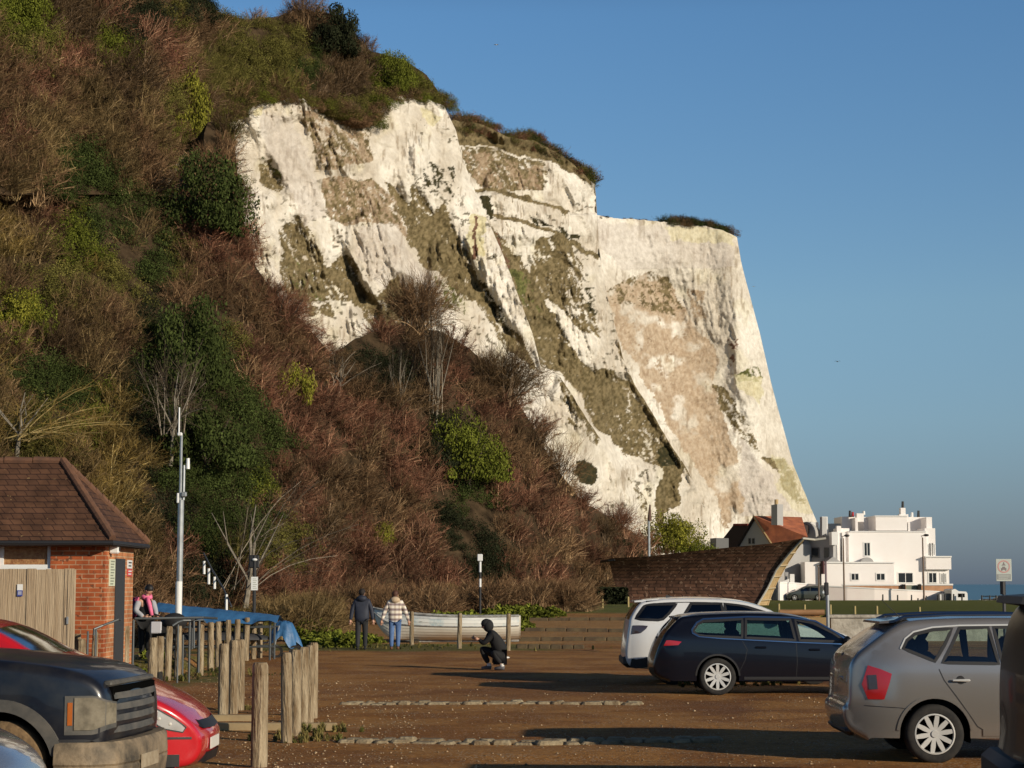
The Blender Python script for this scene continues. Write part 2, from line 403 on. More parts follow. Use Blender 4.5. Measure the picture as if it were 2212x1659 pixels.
A_ = Layer([(350, 330), (400, 325), (440, 325), (470, 238), (500, 242), (545, 208), (640, 212), (700, 224), (760, 246), (798, 260), (838, 210), (900, 202), (960, 230), (985, 283), (1000, 345), (1020, 395), (1035, 440), (1060, 490), (1085, 545), (1120, 640), (1150, 720), (1168, 790), (1210, 815), (1240, 860), (1290, 940), (1340, 1000), (1385, 1060), (1410, 1110), (1440, 1180)],
           [(350, 126), (500, 134), (1000, 158), (1250, 170), (1440, 200)], .42)
B_ = Layer([(940, 258), (1000, 262), (1040, 268), (1100, 296), (1160, 306), (1215, 336), (1262, 375), (1277, 392), (1286, 402), (1290, 470), (1297, 560), (1312, 640), (1328, 700), (1345, 770), (1370, 830), (1405, 885), (1445, 955), (1485, 1015), (1515, 1075), (1545, 1165), (1560, 1200)],
           [(940, 195), (1280, 228), (1560, 270)], .4)
C_ = Layer([(1260, 463), (1290, 466), (1350, 472), (1430, 479), (1500, 484), (1560, 496), (1582, 508), (1592, 514), (1601, 565), (1620, 640), (1642, 722), (1667, 832), (1692, 925), (1714, 1003), (1740, 1070), (1764, 1125), (1780, 1190)],
           [(1260, 300), (1590, 330), (1780, 362)], .3)
def Z1(zx, zy): return (432 + .3906 * zx, .3906 * zy)
def Z2(zx, zy): return (486 + .3906 * zx, 432 + .3906 * zy)
def Z3(zx, zy): return (1134 + .4884 * zx, 378 + .4884 * zy)
def pz(f, s):
    q = [float(v) for v in s.split()]; return [f(q[i], q[i + 1]) for i in range(0, len(q), 2)]
chalk1 = np.array([.55, .495, .41]); chalk2 = np.array([.74, .70, .62])
KC = {'v': ((.09, .07, .032), (.235, .185, .10)), 'g': ((.05, .055, .016), (.17, .17, .06)), 't': ((.25, .175, .11), (.42, .33, .23)),
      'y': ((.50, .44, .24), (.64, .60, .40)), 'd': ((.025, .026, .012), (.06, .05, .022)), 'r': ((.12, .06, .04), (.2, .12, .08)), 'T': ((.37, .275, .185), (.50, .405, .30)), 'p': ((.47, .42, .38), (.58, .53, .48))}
PATCH = {'A': [
    ('p', .5, pz(Z1, "330 640 520 640 640 980 700 1200 600 1250 480 1050 360 880")),
    ('v', .75, pz(Z1, "330 900 390 880 480 1040 440 1080 330 1010")), ('g', .5, pz(Z1, "330 880 380 860 460 1000 480 1050 440 1010 380 910")),
    ('v', .72, pz(Z1, "440 1250 560 1200 620 1290 760 1560 790 1659 480 1659 450 1450")), ('g', .5, pz(Z1, "500 1420 640 1500 700 1659 520 1659")),
    ('t', .6, pz(Z1, "560 600 700 620 950 720 960 900 640 950 600 760")), ('v', .45, pz(Z1, "560 600 700 620 950 720 960 900 640 950 600 760")),
    ('t', .85, pz(Z1, "670 980 960 990 1060 1080 1140 1290 1160 1330 1060 1240 900 1240 800 1260 700 1180")), ('v', .5, pz(Z1, "670 980 960 990 1060 1080 1140 1290 900 1200 780 1240 700 1180")),
    ('v', .98, pz(Z1, "1040 1010 1090 1040 1160 1140 1190 1040 1250 1090 1290 1190 1345 1110 1370 1190 1420 1330 1480 1440 1530 1500 1600 1659 1440 1659 1330 1500 1260 1480 1160 1330 1130 1240 1060 1100")),
    ('v', .9, pz(Z1, "780 1400 850 1420 880 1540 950 1640 990 1659 790 1659 765 1530")),
    ('v', 1, pz(Z1, "1090 1500 1150 1510 1240 1600 1230 1659 960 1659 1000 1620")),
    ('y', .9, pz(Z1, "1490 1180 1570 1200 1560 1420 1480 1430")), ('y', .7, pz(Z1, "1230 580 1340 640 1300 690 1230 650")), ('y', .8, pz(Z1, "290 620 350 590 350 650 290 650")),
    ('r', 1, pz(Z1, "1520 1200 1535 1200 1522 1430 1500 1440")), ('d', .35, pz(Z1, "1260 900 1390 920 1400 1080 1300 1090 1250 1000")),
    ('v', .97, pz(Z2, "1000 200 1060 300 1130 390 1270 440 1390 560 1480 680 1560 830 1690 920 1745 960 1725 900 1600 720 1500 600 1440 520 1390 420 1360 340 1230 70 1130 100 1050 160")),
    ('v', .95, pz(Z2, "550 400 660 520 820 720 900 760 1060 640 1000 440 960 400 900 500 830 540 780 520 700 420 640 300")),
    ('v', .6, pz(Z2, "300 150 430 180 520 420 620 560 600 640 420 640 340 400")),
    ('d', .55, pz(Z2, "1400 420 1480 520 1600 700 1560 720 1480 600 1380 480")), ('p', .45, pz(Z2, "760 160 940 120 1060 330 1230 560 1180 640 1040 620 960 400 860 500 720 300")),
    ('v', .6, pz(Z2, "1860 1080 1960 1080 2060 1200 2080 1360 1900 1240")), ('g', .6, pz(Z2, "1160 430 1340 520 1300 640 1180 560")),
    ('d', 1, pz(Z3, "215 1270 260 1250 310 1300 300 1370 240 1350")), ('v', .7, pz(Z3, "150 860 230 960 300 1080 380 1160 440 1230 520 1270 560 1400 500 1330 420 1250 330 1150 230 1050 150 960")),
    ('v', .6, pz(Z3, "450 1260 520 1300 550 1420 530 1560 480 1400")),
  ], 'B': [
    ('v', 1, pz(Z1, "1300 560 1560 600 1750 640 1900 700 2060 820 2150 920 2185 1020 2050 960 1940 900 1800 860 1650 820 1480 790 1400 800")),
    ('v', .85, pz(Z1, "1440 790 1650 830 1900 900 1930 1000 1900 1050 1700 1060 1560 1050 1470 930")), ('t', .5, pz(Z1, "1460 830 1900 930 1900 1050 1560 1050 1490 940")),
    ('v', 1, pz(Z1, "1500 1040 1700 1055 1900 1110 2050 1160 2030 1185 1900 1130 1700 1085 1520 1065")),
    ('v', 1, pz(Z1, "1600 1175 1800 1215 2000 1290 2212 1400 2212 1430 2000 1320 1800 1245 1640 1200")),
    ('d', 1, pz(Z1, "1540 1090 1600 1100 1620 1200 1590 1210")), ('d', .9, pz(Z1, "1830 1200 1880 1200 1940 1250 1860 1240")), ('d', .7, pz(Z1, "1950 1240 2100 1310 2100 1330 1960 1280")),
    ('v', .9, pz(Z1, "1870 1330 2010 1290 2050 1500 2010 1659 1850 1659 1830 1560")), ('v', .9, pz(Z1, "1640 1380 1760 1420 1830 1560 1850 1659 1740 1659 1640 1500")),
    ('v', .98, pz(Z2, "1400 60 1490 190 1540 230 1600 330 1700 420 1780 560 1830 700 1900 820 1980 900 2080 930 2212 1060 2212 1430 2060 1200 1960 1060 1850 900 1740 860 1600 700 1500 400 1430 200")),
    ('g', .95, pz(Z2, "1560 380 1640 400 1740 520 1810 640 1820 700 1760 700 1640 560")), ('r', .8, pz(Z2, "1480 180 1520 240 1580 380 1540 370")),
    ('v', .7, pz(Z2, "1720 400 1890 200 1960 330 1960 500 2060 640 2080 760 1940 700 1860 640")),
    ('v', .97, pz(Z3, "0 430 60 480 130 640 200 760 280 880 340 850 440 900 520 930 560 1010 600 1120 650 1200 690 1280 690 1450 625 1480 600 1300 520 1270 440 1230 380 1160 300 1080 230 960 150 860 60 850 0 680")),
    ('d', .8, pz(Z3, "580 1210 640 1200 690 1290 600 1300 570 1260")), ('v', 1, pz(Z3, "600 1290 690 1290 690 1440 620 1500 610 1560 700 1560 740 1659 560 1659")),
    ('v', .75, pz(Z3, "400 720 470 820 520 930 600 1080 700 1220 800 1330 830 1430 780 1420 680 1280 560 1090 480 940 420 800")),
    ('d', .35, pz(Z3, "200 480 320 500 330 620 240 620")),
  ], 'C': [
    ('p', .5, pz(Z3, "300 200 900 260 930 400 780 420 420 420 320 300")),
    ('y', .6, pz(Z3, "620 215 920 260 920 310 640 290")),
    ('T', 1, pz(Z3, "365 510 470 440 560 430 640 470 700 560 760 680 850 790 840 950 890 1080 930 1200 970 1400 960 1480 880 1560 830 1380 740 1280 640 1130 560 960 470 820 410 720 370 560")),
    ('v', .45, pz(Z3, "365 510 470 440 560 430 640 470 700 560 720 640 560 600 400 560")), ('t', .12, pz(Z3, "410 650 700 620 840 800 840 950 900 1100 800 1100 620 1000 480 830")),
    ('t', .5, pz(Z3, "720 510 800 520 800 640 740 620")), ('v', .65, pz(Z3, "835 920 880 930 1000 1120 1050 1230 1020 1220 930 1120 850 1000")),
    ('v', .9, pz(Z3, "1060 1250 1150 1260 1200 1360 1250 1450 1200 1450 1140 1380 1080 1290")), ('g', .8, pz(Z3, "940 870 1030 850 1040 910 960 915")), ('y', .7, pz(Z3, "930 860 1040 900 1030 1010 950 950")),
    ('y', .5, pz(Z3, "1100 1240 1200 1280 1290 1500 1200 1500 1120 1400")), ('v', .9, pz(Z3, "1035 1440 1070 1440 1070 1460 1035 1460")), ('p', .7, pz(Z3, "960 1150 1100 1350 1180 1490 960 1500 960 1300")),
    ('r', .35, pz(Z3, "900 720 945 720 930 840 900 850")), ('t', .5, pz(Z3, "860 1480 900 1480 900 1560 860 1560")),
  ]}
def lerpc(c, t): a, b = np.array(c[0]), np.array(c[1]); return a * (1 - t[..., None]) + b * t[..., None]
def paint(L, x, y):
    wx = x + 26 * (fbm(x / 34, y / 34, 4, 11) - .5) + 8 * (fbm(x / 6, y / 6, 2, 12) - .5); wy = y + 22 * (fbm(x / 30, y / 30, 4, 13) - .5)
    t = fbm(x / 60, y / 90, 4, 20); t = sstep(.3, .7, t)
    c = lerpc((chalk1, chalk2), t)
    yel = sstep(.6, .75, fbm(x / 40, y / 60, 3, 23))[..., None] * .35
    c = c * (1 - yel) + np.array([.62, .57, .40]) * yel
    p = x - .5 * y
    crack = sstep(.62, .70, fbm(x / 4.5, y / 30, 3, 25)) * sstep(.4, .6, fbm(x / 50, y / 50, 3, 26))
    c = c * (1 - .45 * crack[..., None] * np.array([.8, .9, 1]))
    sp = sstep(.66, .70, fbm(x / 9, y / 7, 3, 27)) * sstep(.45, .6, fbm(x / 70, y / 70, 2, 28)) * (0.85 if L != 'C' else .3)
    c = c * (1 - sp[..., None]) + np.array([.10, .085, .05]) * sp[..., None]
    for i, (k, s, poly) in enumerate(PATCH[L]):
        m = inpoly(wx, wy, poly)
        if s < 1:
            nn = .55 * fbm((x - .5 * y) / 9, (y + .3 * x) / 26, 5, 40 + i, .6) + .45 * fbm(x / 5, y / 5, 4, 140 + i, .65); th = .5 + (.5 - min(s, .88)) * .30
            a = sstep(th - .05, th + .05, nn) if k in 'vgdrt' else np.full(x.shape, s)
        else: a = np.ones_like(x)
        if k == 'T': a = a * sstep(.25, .45, fbm(x / 30, y / 30, 5, 40 + i))
        a = a * m; tt = sstep(.25, .75, fbm(x / 4.5, y / 6, 5, 60 + i, .65))
        c = c * (1 - a[..., None]) + lerpc(KC[k], tt) * a[..., None]
    return c
def ledgeB(x, y):
    r = 0
    for pts, am in (([(980, 300), (1100, 318), (1180, 340), (1270, 385)], 26), ([(1010, 415), (1100, 418), (1180, 440), (1240, 462)], 22), ([(1060, 470), (1140, 480), (1215, 505), (1300, 560)], 22)):
        yl = pl(pts)(x) + 5 * (fbm(x / 14, x * 0, 3, 77) - .5); dd = y - yl
        r = r + am * sstep(-3, 3, dd) * np.exp(-np.clip(dd, 0, 400) / 60)
    return r
def cliff(name, L, lay, x0, x1, step, ybot, dispk, rough_top=5, back=True):
    xs_ = np.arange(x0, x1 + .1, step); top = lay.top(xs_) + rough_top * (fbm(xs_ / 12, xs_ * 0, 3, 5) - .5)
    nr = int((ybot - top.min()) / step); tr = np.linspace(0, 1, nr)[:, None]
    X = np.broadcast_to(xs_[None], (nr, len(xs_))).copy(); Y = np.maximum(top[None], ybot + (top.min() - ybot) * tr)
    d = lay.depth(X, Y)
    p = X - .52 * Y; am = .35 + 1.0 * sstep(.42, .62, fbm(X / 90, Y / 110, 3, 88)); q2 = X - .28 * Y
    k1, k2, k3, k4, k5 = dispk
    rid = 1 - np.abs(2 * fbm(p / 75, Y / 420, 2, 91) - 1); r2 = 1 - np.abs(2 * fbm(q2 / 24, Y / 90, 4, 93, .6) - 1); r3 = np.abs(2 * fbm((X - .25 * Y) / 8, Y / 45, 3, 99) - 1)
    dsp = k1 * rid + k2 * am * r2 + k3 * am * (fbm(X / 6, Y / 50, 3, 95) + r3) + k4 * (.6 + .4 * am) * fbm(X / 13, Y / 11, 5, 97, .6) + k5 * (np.round(fbm(Y / 22, X / 300, 2, 98) * 6) / 6)
    if L:
        g_ = np.zeros_like(X)
        for k_, s_, poly in PATCH[L]:
            if k_ in 'vg' and s_ > .7: g_ = np.maximum(g_, inpoly(X + 10 * (fbm(X / 20, Y / 20, 3, 7) - .5), Y, poly) * 1.0)
        for _ in range(5):
            for ax in (0, 1):
                g_ = sum(np.roll(g_, q_, ax) for q_ in range(-3, 4)) / 7
        g_ = g_ * sstep(2, 30, Y - top[None]); dsp = dsp - (32 if L != 'C' else 9) * g_
    if L == 'B': dsp = dsp + ledgeB(X, Y)
    if L == 'C': dsp = dsp + 60 * sstep(0, 1, np.exp(-((X - 1592 - .16 * (Y - 514)) / 60.0) ** 2)) - 70 * np.exp(-((X - 1420 - .25 * (Y - 560)) / 70.) ** 2) * sstep(540, 640, Y)
    d = d - dsp * d / F
    V = Wn(X, Y, d)
    col = paint(L, X, Y) if L else None
    if back:
        for j, (dy, dz) in enumerate(((6, -.2), (25, -1.5), (70, -6))):
            b_ = V[nr - 1].copy(); b_[:, 1] += dy; b_[:, 2] += dz; b_[:, 0] += dy * (V[nr - 1][:, 0] / V[nr - 1][:, 1]) * .6 ; b_[:, 0] -= .25 * dy
            V = np.concatenate([V, b_[None]]); 
            if col is not None: col = np.concatenate([col, np.broadcast_to(np.array([.09, .08, .035]), b_.shape)[None]])
    return V, col
cm = mat('chalk_rock', (.8, .76, .68), .95, vcol=True, scale=1.1, bump=.7, bscale=2.2, spec=.12, detail=9)
for t_ in cm.node_tree.nodes:
    if t_.type == 'BUMP': t_.inputs['Distance'].default_value = .22
    if t_.type == 'VALTORGB': t_.color_ramp.elements[0].color = (.80, .78, .76, 1); t_.color_ramp.elements[1].color = (1.08, 1.08, 1.08, 1)
for nm, L, lay, x0, x1, kk in (('chalk_cliff', 'A', A_, 352, 1436, (66, 22, 9, 17, 9)), ('chalk_cliff', 'B', B_, 942, 1556, (50, 20, 9, 15, 12)), ('chalk_headland', 'C', C_, 1262, 1776, (12, 6, 3.5, 9, 4))):
    V, col = cliff(nm, L, lay, x0, x1, 2.2, 1275, kk)
    o = npmesh(nm, V.reshape(-1, 3), gridfaces(V.shape[0], V.shape[1]), cm, colors=col.reshape(-1, 3), smooth=True); tag(o, kind='structure')
hm = mat('hillside_soil', (.022, .015, .008), .95, col2=(.075, .05, .028), scale=.9, bump=1, bscale=3, spec=.1)
for nm, lay, x0, x1, yb in (('hillside', N_, -255, 1438, 1330), ('hilltop', U_, -255, 966, 420)):
    if lay is U_:
        xs_ = np.arange(x0, x1, 8.0); lo = pl([(-255, 420), (330, 420), (420, 250), (500, 250), (545, 222), (600, 212), (640, 222), (700, 236), (760, 258), (798, 272), (838, 222), (900, 212), (966, 246)])(xs_)
        top = lay.top(xs_); tr = np.linspace(0, 1, 50)[:, None]; X = np.broadcast_to(xs_[None], (50, len(xs_))).copy(); Y = lo + (top[None] - lo) * tr
        d = lay.depth(X, Y) - 1.2 * fbm(X / 40, Y / 40, 3, 3); V = Wn(X, Y, d)
        for dy, dz in ((8, 0), (60, -4)):
            b_ = V[49].copy(); b_[:, 1] += dy; b_[:, 2] += dz; b_[:, 0] += dy * b_[:, 0] / 150 - .2 * dy; V = np.concatenate([V, b_[None]])
    else:
        V, _ = cliff(nm, None, lay, x0, x1, 8.0, yb, (20, 8, 0, 10, 0))
    tag(npmesh(nm, V.reshape(-1, 3), gridfaces(V.shape[0], V.shape[1]), hm, smooth=True), kind='structure')
# ------------------------------------------------------------------ vegetation
def strands(n, rad, h, lean, wid, seg, rng, twigs=6, twl=.4, up=.55):
    """bare branches: n main stems, each with side twigs; ribbons"""
    q = rng
    br = q.normal(0, 1, (n, 2)) * rad * .16
    ang = q.uniform(0, 2 * np.pi, n); el = np.clip(q.normal(up, .33, n), .05, 1.5)
    dirv = np.stack([np.cos(ang) * np.cos(el) * rad, np.sin(ang) * np.cos(el) * rad, np.sin(el) * h], 1)
    ln = q.uniform(.75, 1.0, n)[:, None]
    p0 = np.concatenate([br, np.zeros((n, 1))], 1); p1 = p0 + dirv * ln + np.array([lean, 0, 0]) * ln
    mid = (p0 + p1) / 2 + np.stack([-dirv[:, 0] * .12, -dirv[:, 1] * .12, np.abs(dirv[:, 2]) * .10 + .1 * h], 1) + q.normal(0, .05, (n, 3)) * rad
    def curve(a, b, c, t): t = t[..., None]; return a[:, None] * (1 - t) ** 2 + 2 * b[:, None] * t * (1 - t) + c[:, None] * t * t
    def ribbons(P, w0, w1):
        m, k, _ = P.shape
        d = P[:, -1] - P[:, 0]; d /= np.linalg.norm(d, axis=1, keepdims=True) + 1e-9
        r = q.normal(0, 1, (m, 3)); s = np.cross(d, r); s /= np.linalg.norm(s, axis=1, keepdims=True) + 1e-9
        w = np.linspace(w0, w1, k)[None, :, None] * .5
        V = np.stack([P - s[:, None] * w, P + s[:, None] * w], 2).reshape(m, k * 2, 3)
        b = (np.arange(m) * k * 2)[:, None] + (np.arange(k - 1) * 2)[None]
        Fq = np.stack([b, b + 1, b + 3, b + 2], -1).reshape(-1, 4)
        return V.reshape(-1, 3), Fq, k * 2
    t = np.broadcast_to(np.linspace(0, 1, seg + 1)[None], (n, seg + 1))
    V1, F1, k1 = ribbons(curve(p0, mid, p1, t), wid * 2.4, wid * .9)
    m = n * twigs; idx = np.repeat(np.arange(n), twigs); tt = q.uniform(.35, .97, m)[:, None]
    a = (curve(p0[idx], mid[idx], p1[idx], tt))[:, 0]
    dm = p1[idx] - mid[idx]; dm /= np.linalg.norm(dm, axis=1, keepdims=True)
    dd = dm + q.normal(0, .8, (m, 3)) + np.array([lean * .2, 0, .25]); dd /= np.linalg.norm(dd, axis=1, keepdims=True)
    L = q.uniform(.5, 1, m)[:, None] * twl * rad; c = a + dd * L; b = (a + c) / 2 + q.normal(0, .08, (m, 3)) * L
    t = np.broadcast_to(np.linspace(0, 1, 3)[None], (m, 3))
    V2, F2, k2 = ribbons(curve(a, b, c, t), wid * .9, wid * .35)
    br1 = np.repeat(q.uniform(.75, 1.5, n), k1); br2 = np.repeat(q.uniform(.5, 1.25, m), k2)
    tone = np.concatenate([np.stack([br1, np.ones_like(br1)], 1), np.stack([br2, np.zeros_like(br2)], 1)])
    return np.concatenate([V1, V2]), np.concatenate([F1, F2 + len(V1)]), tone
def leaves(n, rad, h, size, rng, clumps=26, base=.05):
    q = rng
    c = q.normal(0, 1, (clumps, 3)); c /= np.linalg.norm(c, axis=1, keepdims=True); c[:, 2] = np.abs(c[:, 2]) * 1.0
    c *= q.uniform(.45, .92, (clumps, 1)); rr = q.uniform(.16, .34, clumps)
    i = q.integers(0, clumps, n); v = q.normal(0, 1, (n, 3)); v /= np.linalg.norm(v, axis=1, keepdims=True)
    P = c[i] + v * (rr[i] * q.uniform(.6, 1.05, n))[:, None]
    P = P * np.array([rad, rad, h]); P[:, 2] = np.abs(P[:, 2]) + base * h
    nr = v + q.normal(0, .6, (n, 3)); nr /= np.linalg.norm(nr, axis=1, keepdims=True)
    a = np.cross(nr, q.normal(0, 1, (n, 3))); a /= np.linalg.norm(a, axis=1, keepdims=True); b = np.cross(nr, a)
    s = (size * q.uniform(.6, 1.3, n))[:, None]
    V = np.stack([P - a * s - b * s * .6, P + a * s - b * s * .2, P + a * s * .4 + b * s * .8, P - a * s * .8 + b * s * .3], 1).reshape(-1, 3)
    Fq = np.arange(4 * n).reshape(-1, 4)
    cb = q.uniform(.7, 1.3, clumps)[i] * q.uniform(.7, 1.3, n)
    return V, Fq, np.stack([np.repeat(cb, 4), np.zeros(4 * n)], 1)
rng = np.random.default_rng(5)
BARE = [strands(44, 1.0, 1.0, l, .011, 3, rng, 34, .24, .8) for l in (.05, .12, .2)]
DENSE = [strands(90, 1.0, 1.0, .05, .009, 3, rng, 20, .18, .75) for _ in range(2)]
LEAF = [leaves(3600, 1.0, .95, .024, rng, 44) for _ in range(3)]
PAL = {'red': ((.185, .085, .052), (.30, .18, .11)), 'brown': ((.17, .10, .052), (.30, .20, .11)), 'tan': ((.17, .115, .05), (.28, .20, .10)), 'gold': ((.19, .13, .04), (.30, .23, .10)),
       'grey': ((.085, .065, .045), (.21, .18, .14)), 'olive': ((.12, .11, .028), (.17, .14, .05)), 'dg': ((.045, .06, .016), (.05, .05, .02)), 'dk': ((.022, .026, .012), (.05, .04, .02)),
       'yg': ((.175, .17, .024), (.1, .1, .03)), 'mg': ((.11, .125, .018), (.1, .1, .03)), 'umber': ((.11, .07, .035), (.2, .14, .09))}
class Mass:
    def __init__(s): s.V = []; s.F = []; s.C = []; s.n = 0
    def add(s, proto, pos, r, hs, pal, rz, br=1.0):
        V, Fq, T = proto; c, s_ = math.cos(rz), math.sin(rz)
        X = V[:, 0] * c - V[:, 1] * s_; Y = V[:, 0] * s_ + V[:, 1] * c
        s.V.append(np.stack([X * r + pos[0], Y * r + pos[1], V[:, 2] * r * hs + pos[2]], 1)); s.F.append(Fq + s.n); s.n += len(V)
        a, b = PAL[pal]; k = T[:, 1:2]
        s.C.append((np.array(a) * (1 - k) + np.array(b) * k) * T[:, :1] * br)
    def build(s, name, m, label=None):
        o = npmesh(name, np.concatenate(s.V), np.concatenate(s.F), m, colors=np.clip(np.concatenate(s.C), 0, 1))
        return tag(o, label=label, kind='stuff')
fol = mat('foliage', (.1, .1, .03), .9, vcol=True, scale=2.0, spec=.08)
def leafmat():
    t = fol.node_tree
    for n_ in t.nodes:
        if n_.type == 'VALTORGB': n_.color_ramp.elements[0].color = (.8, .8, .8, 1); n_.color_ramp.elements[1].color = (1.2, 1.2, 1.2, 1)
leafmat()
def kind_at(x, y):
    """which plants grow where on the slope, and whether they carry leaves"""
    z = [(25, 30, 70, 50, 'mg', 1), (140, 40, 70, 60, 'umber', 0), (60, 100, 80, 50, 'olive', 1), (290, 55, 50, 45, 'dk', 1), (330, 40, 45, 40, 'olive', 1), (430, 15, 60, 35, 'dk', 1), (235, 110, 50, 40, 'mg', 1),
         (250, 190, 60, 80, 'umber', 0), (560, 120, 90, 70, 'olive', 1), (660, 60, 60, 50, 'umber', 0), (735, 55, 50, 45, 'dk', 1), (640, 120, 60, 70, 'dg', 1), (720, 150, 80, 80, 'umber', 0), (850, 150, 60, 60, 'mg', 1), (800, 190, 60, 60, 'olive', 1),
         (900, 190, 60, 60, 'olive', 1), (920, 160, 40, 60, 'umber', 0), (740, 220, 60, 40, 'olive', 1), (480, 150, 60, 80, 'olive', 0), (540, 210, 60, 30, 'brown', 0), (430, 130, 60, 60, 'brown', 0), (350, 110, 60, 50, 'red', 0),
         (470, 240, 40, 60, 'umber', 0), (150, 380, 70, 70, 'dg', 1), (230, 470, 90, 60, 'dg', 1), (160, 520, 60, 70, 'mg', 1), (30, 700, 60, 60, 'mg', 1), (90, 830, 90, 60, 'dg', 1), (60, 930, 80, 50, 'olive', 1), (380, 800, 110, 110, 'dg', 1), (300, 860, 60, 90, 'dk', 1), (430, 740, 80, 50, 'olive', 1), (110, 620, 60, 50, 'olive', 1), (330, 560, 50, 60, 'dg', 1), (560, 950, 60, 50, 'dg', 1), (590, 1180, 60, 50, 'olive', 1), (700, 1150, 50, 60, 'umber', 0), (160, 900, 60, 60, 'mg', 1), (130, 760, 60, 50, 'umber', 0), (330, 700, 60, 60, 'dk', 1),
         (450, 900, 90, 80, 'dg', 1), (360, 900, 70, 80, 'dk', 1), (430, 1010, 110, 90, 'dg', 1), (340, 1080, 60, 90, 'dk', 1), (470, 1130, 90, 80, 'dg', 1), (430, 1230, 60, 80, 'dk', 1), (800, 790, 70, 60, 'dk', 1), (860, 850, 70, 60, 'umber', 0), (960, 960, 70, 60, 'dk', 1), (1000, 1060, 70, 60, 'dg', 1), (970, 1150, 50, 60, 'dk', 1),
         (1020, 1200, 60, 60, 'dk', 1), (540, 1040, 60, 50, 'mg', 1), (1300, 1120, 50, 40, 'umber', 0), (1350, 1150, 50, 40, 'dk', 1), (720, 700, 30, 40, 'dk', 1), (240, 620, 60, 60, 'olive', 1), (30, 1000, 80, 40, 'olive', 0), (520, 1190, 60, 50, 'olive', 0)]
    for a, b, rx, ry, k, lf in z:
        if ((x - a) / rx) ** 2 + ((y - b) / ry) ** 2 < 1: return k, lf
    u = min(.999, max(0, (float(fbm(x / 75, y / 75, 3, 5)) - .25) * 2)) * .8 + random.random() * .2
    if x < 330 and y > 500: k = 'gold' if u < .35 else ('tan' if u < .7 else 'brown')
    elif x < 330: k = 'tan' if u < .4 else ('brown' if u < .75 else 'red')
    elif y > 640 or x > 380 and y > 430: k = 'red' if (u < .6) else ('brown' if u < .9 else 'umber')
    elif random.random() < .5: return ('olive' if u < .6 else 'mg'), 1
    else: k = 'brown' if u < .6 else 'olive'
    return k, 0
U_low = pl([(-255, 420), (330, 420), (420, 250), (500, 262), (545, 226), (600, 214), (640, 226), (700, 240), (760, 262), (798, 276), (838, 226), (900, 216), (966, 240)])
mass = Mass()
def scatter(lay, x0, x1, ylo, n_px, kindfn, rr, inset=0):
    y = None; cnt = 0
    x = x0
    while x < x1:
        x += n_px * .5
        yt = float(lay.top(x)) + inset; yb = float(ylo(x)) if callable(ylo) else ylo
        yy = yt + random.uniform(0, n_px * .5)
        while yy < yb:
            px, py = x + random.uniform(-.4, .4) * n_px, yy + random.uniform(-.3, .3) * n_px
            k, lf = kindfn(px, py)
            P = lay.P(px, min(py, yb)); r = random.uniform(*rr)
            P = P - Vector((0, 0, .35 * r))
            if lf: mass.add(random.choice(LEAF), P, r * .85, random.uniform(.9, 1.3), k, random.uniform(0, 6.3), random.uniform(.75, 1.25))
            else: mass.add(random.choice(BARE if random.random() < .6 else DENSE), P, r, random.uniform(.9, 1.5), k, random.uniform(-.9, .9), random.choice((.5, .7, .85, 1.0, 1.15, 1.35)))
            cnt += 1; yy += n_px * random.uniform(.7, 1.0)
    return cnt
c1 = scatter(N_, -250, 1420, 1325, 53, kind_at, (1.3, 2.1), 18)
c2 = scatter(U_, -250, 955, U_low, 34, kind_at, (1.3, 2.3), 8)
for x in np.arange(380, 966, 9.0):
    for dy_ in (-14, -2):
        y = float(U_low(x)) + dy_ + random.uniform(-4, 4); k, lf = kind_at(x, y); P = U_.P(x, y) + Vector((0, -1.2, -.5)); r = random.uniform(.9, 1.6)
        mass.add(random.choice(LEAF if random.random() < .5 else DENSE), P, r, random.uniform(.8, 1.1), random.choice(['olive', 'brown', 'umber', 'mg']), random.uniform(0, 6), random.uniform(.7, 1.2))
mass.build('hillside_scrub', fol, 'dense bare brown and olive scrub covering the steep hillside')
# cliff top growth on the further cliffs, and small shrubs on ledges
m2_ = Mass()
def along(lay, pts, n, rr, kinds, dy=4, leaf=.6):
    f = pl(pts)
    for _ in range(n):
        x = random.uniform(pts[0][0], pts[-1][0]); y = float(f(x)) + random.uniform(-dy * .3, dy)
        P = lay.P(x, y); r = random.uniform(*rr); k = random.choice(kinds)
        m2_.add(random.choice(LEAF if random.random() < leaf else DENSE), P - Vector((0, .6, .3 * r)), r, random.uniform(.7, 1.2), k, random.uniform(0, 6), random.uniform(.8, 1.2))
along(B_, [(980, 266), (1040, 272), (1100, 300), (1160, 308), (1215, 342), (1268, 385)], 90, (1.2, 2.3), ['umber', 'red', 'brown', 'dg', 'olive'], 22, .45)
along(B_, [(1150, 320), (1215, 352), (1272, 392)], 30, (1.3, 2.2), ['umber', 'dk', 'olive'], 14, .6)
along(C_, [(1430, 483), (1470, 484), (1500, 486), (1560, 500), (1575, 506)], 60, (1.4, 2.6), ['dk', 'dg', 'umber'], 4, .7)
along(C_, [(1290, 469), (1430, 482)], 26, (.4, .7), ['red', 'umber', 'dk'], 3, .4)
along(A_, [(845, 232), (890, 228), (940, 232), (965, 246)], 10, (.8, 1.5), ['olive', 'brown'], 8, .5)
for pts, n in (([(1045, 412), (1100, 416), (1180, 440), (1235, 462)], 16), ([(1075, 470), (1140, 482), (1215, 508), (1290, 552)], 20)): along(B_, pts, n, (.4, .9), ['dk', 'umber', 'olive'], 4, .7)
SM = [leaves(260, 1.0, .9, .085, rng, 12) for _ in range(3)]
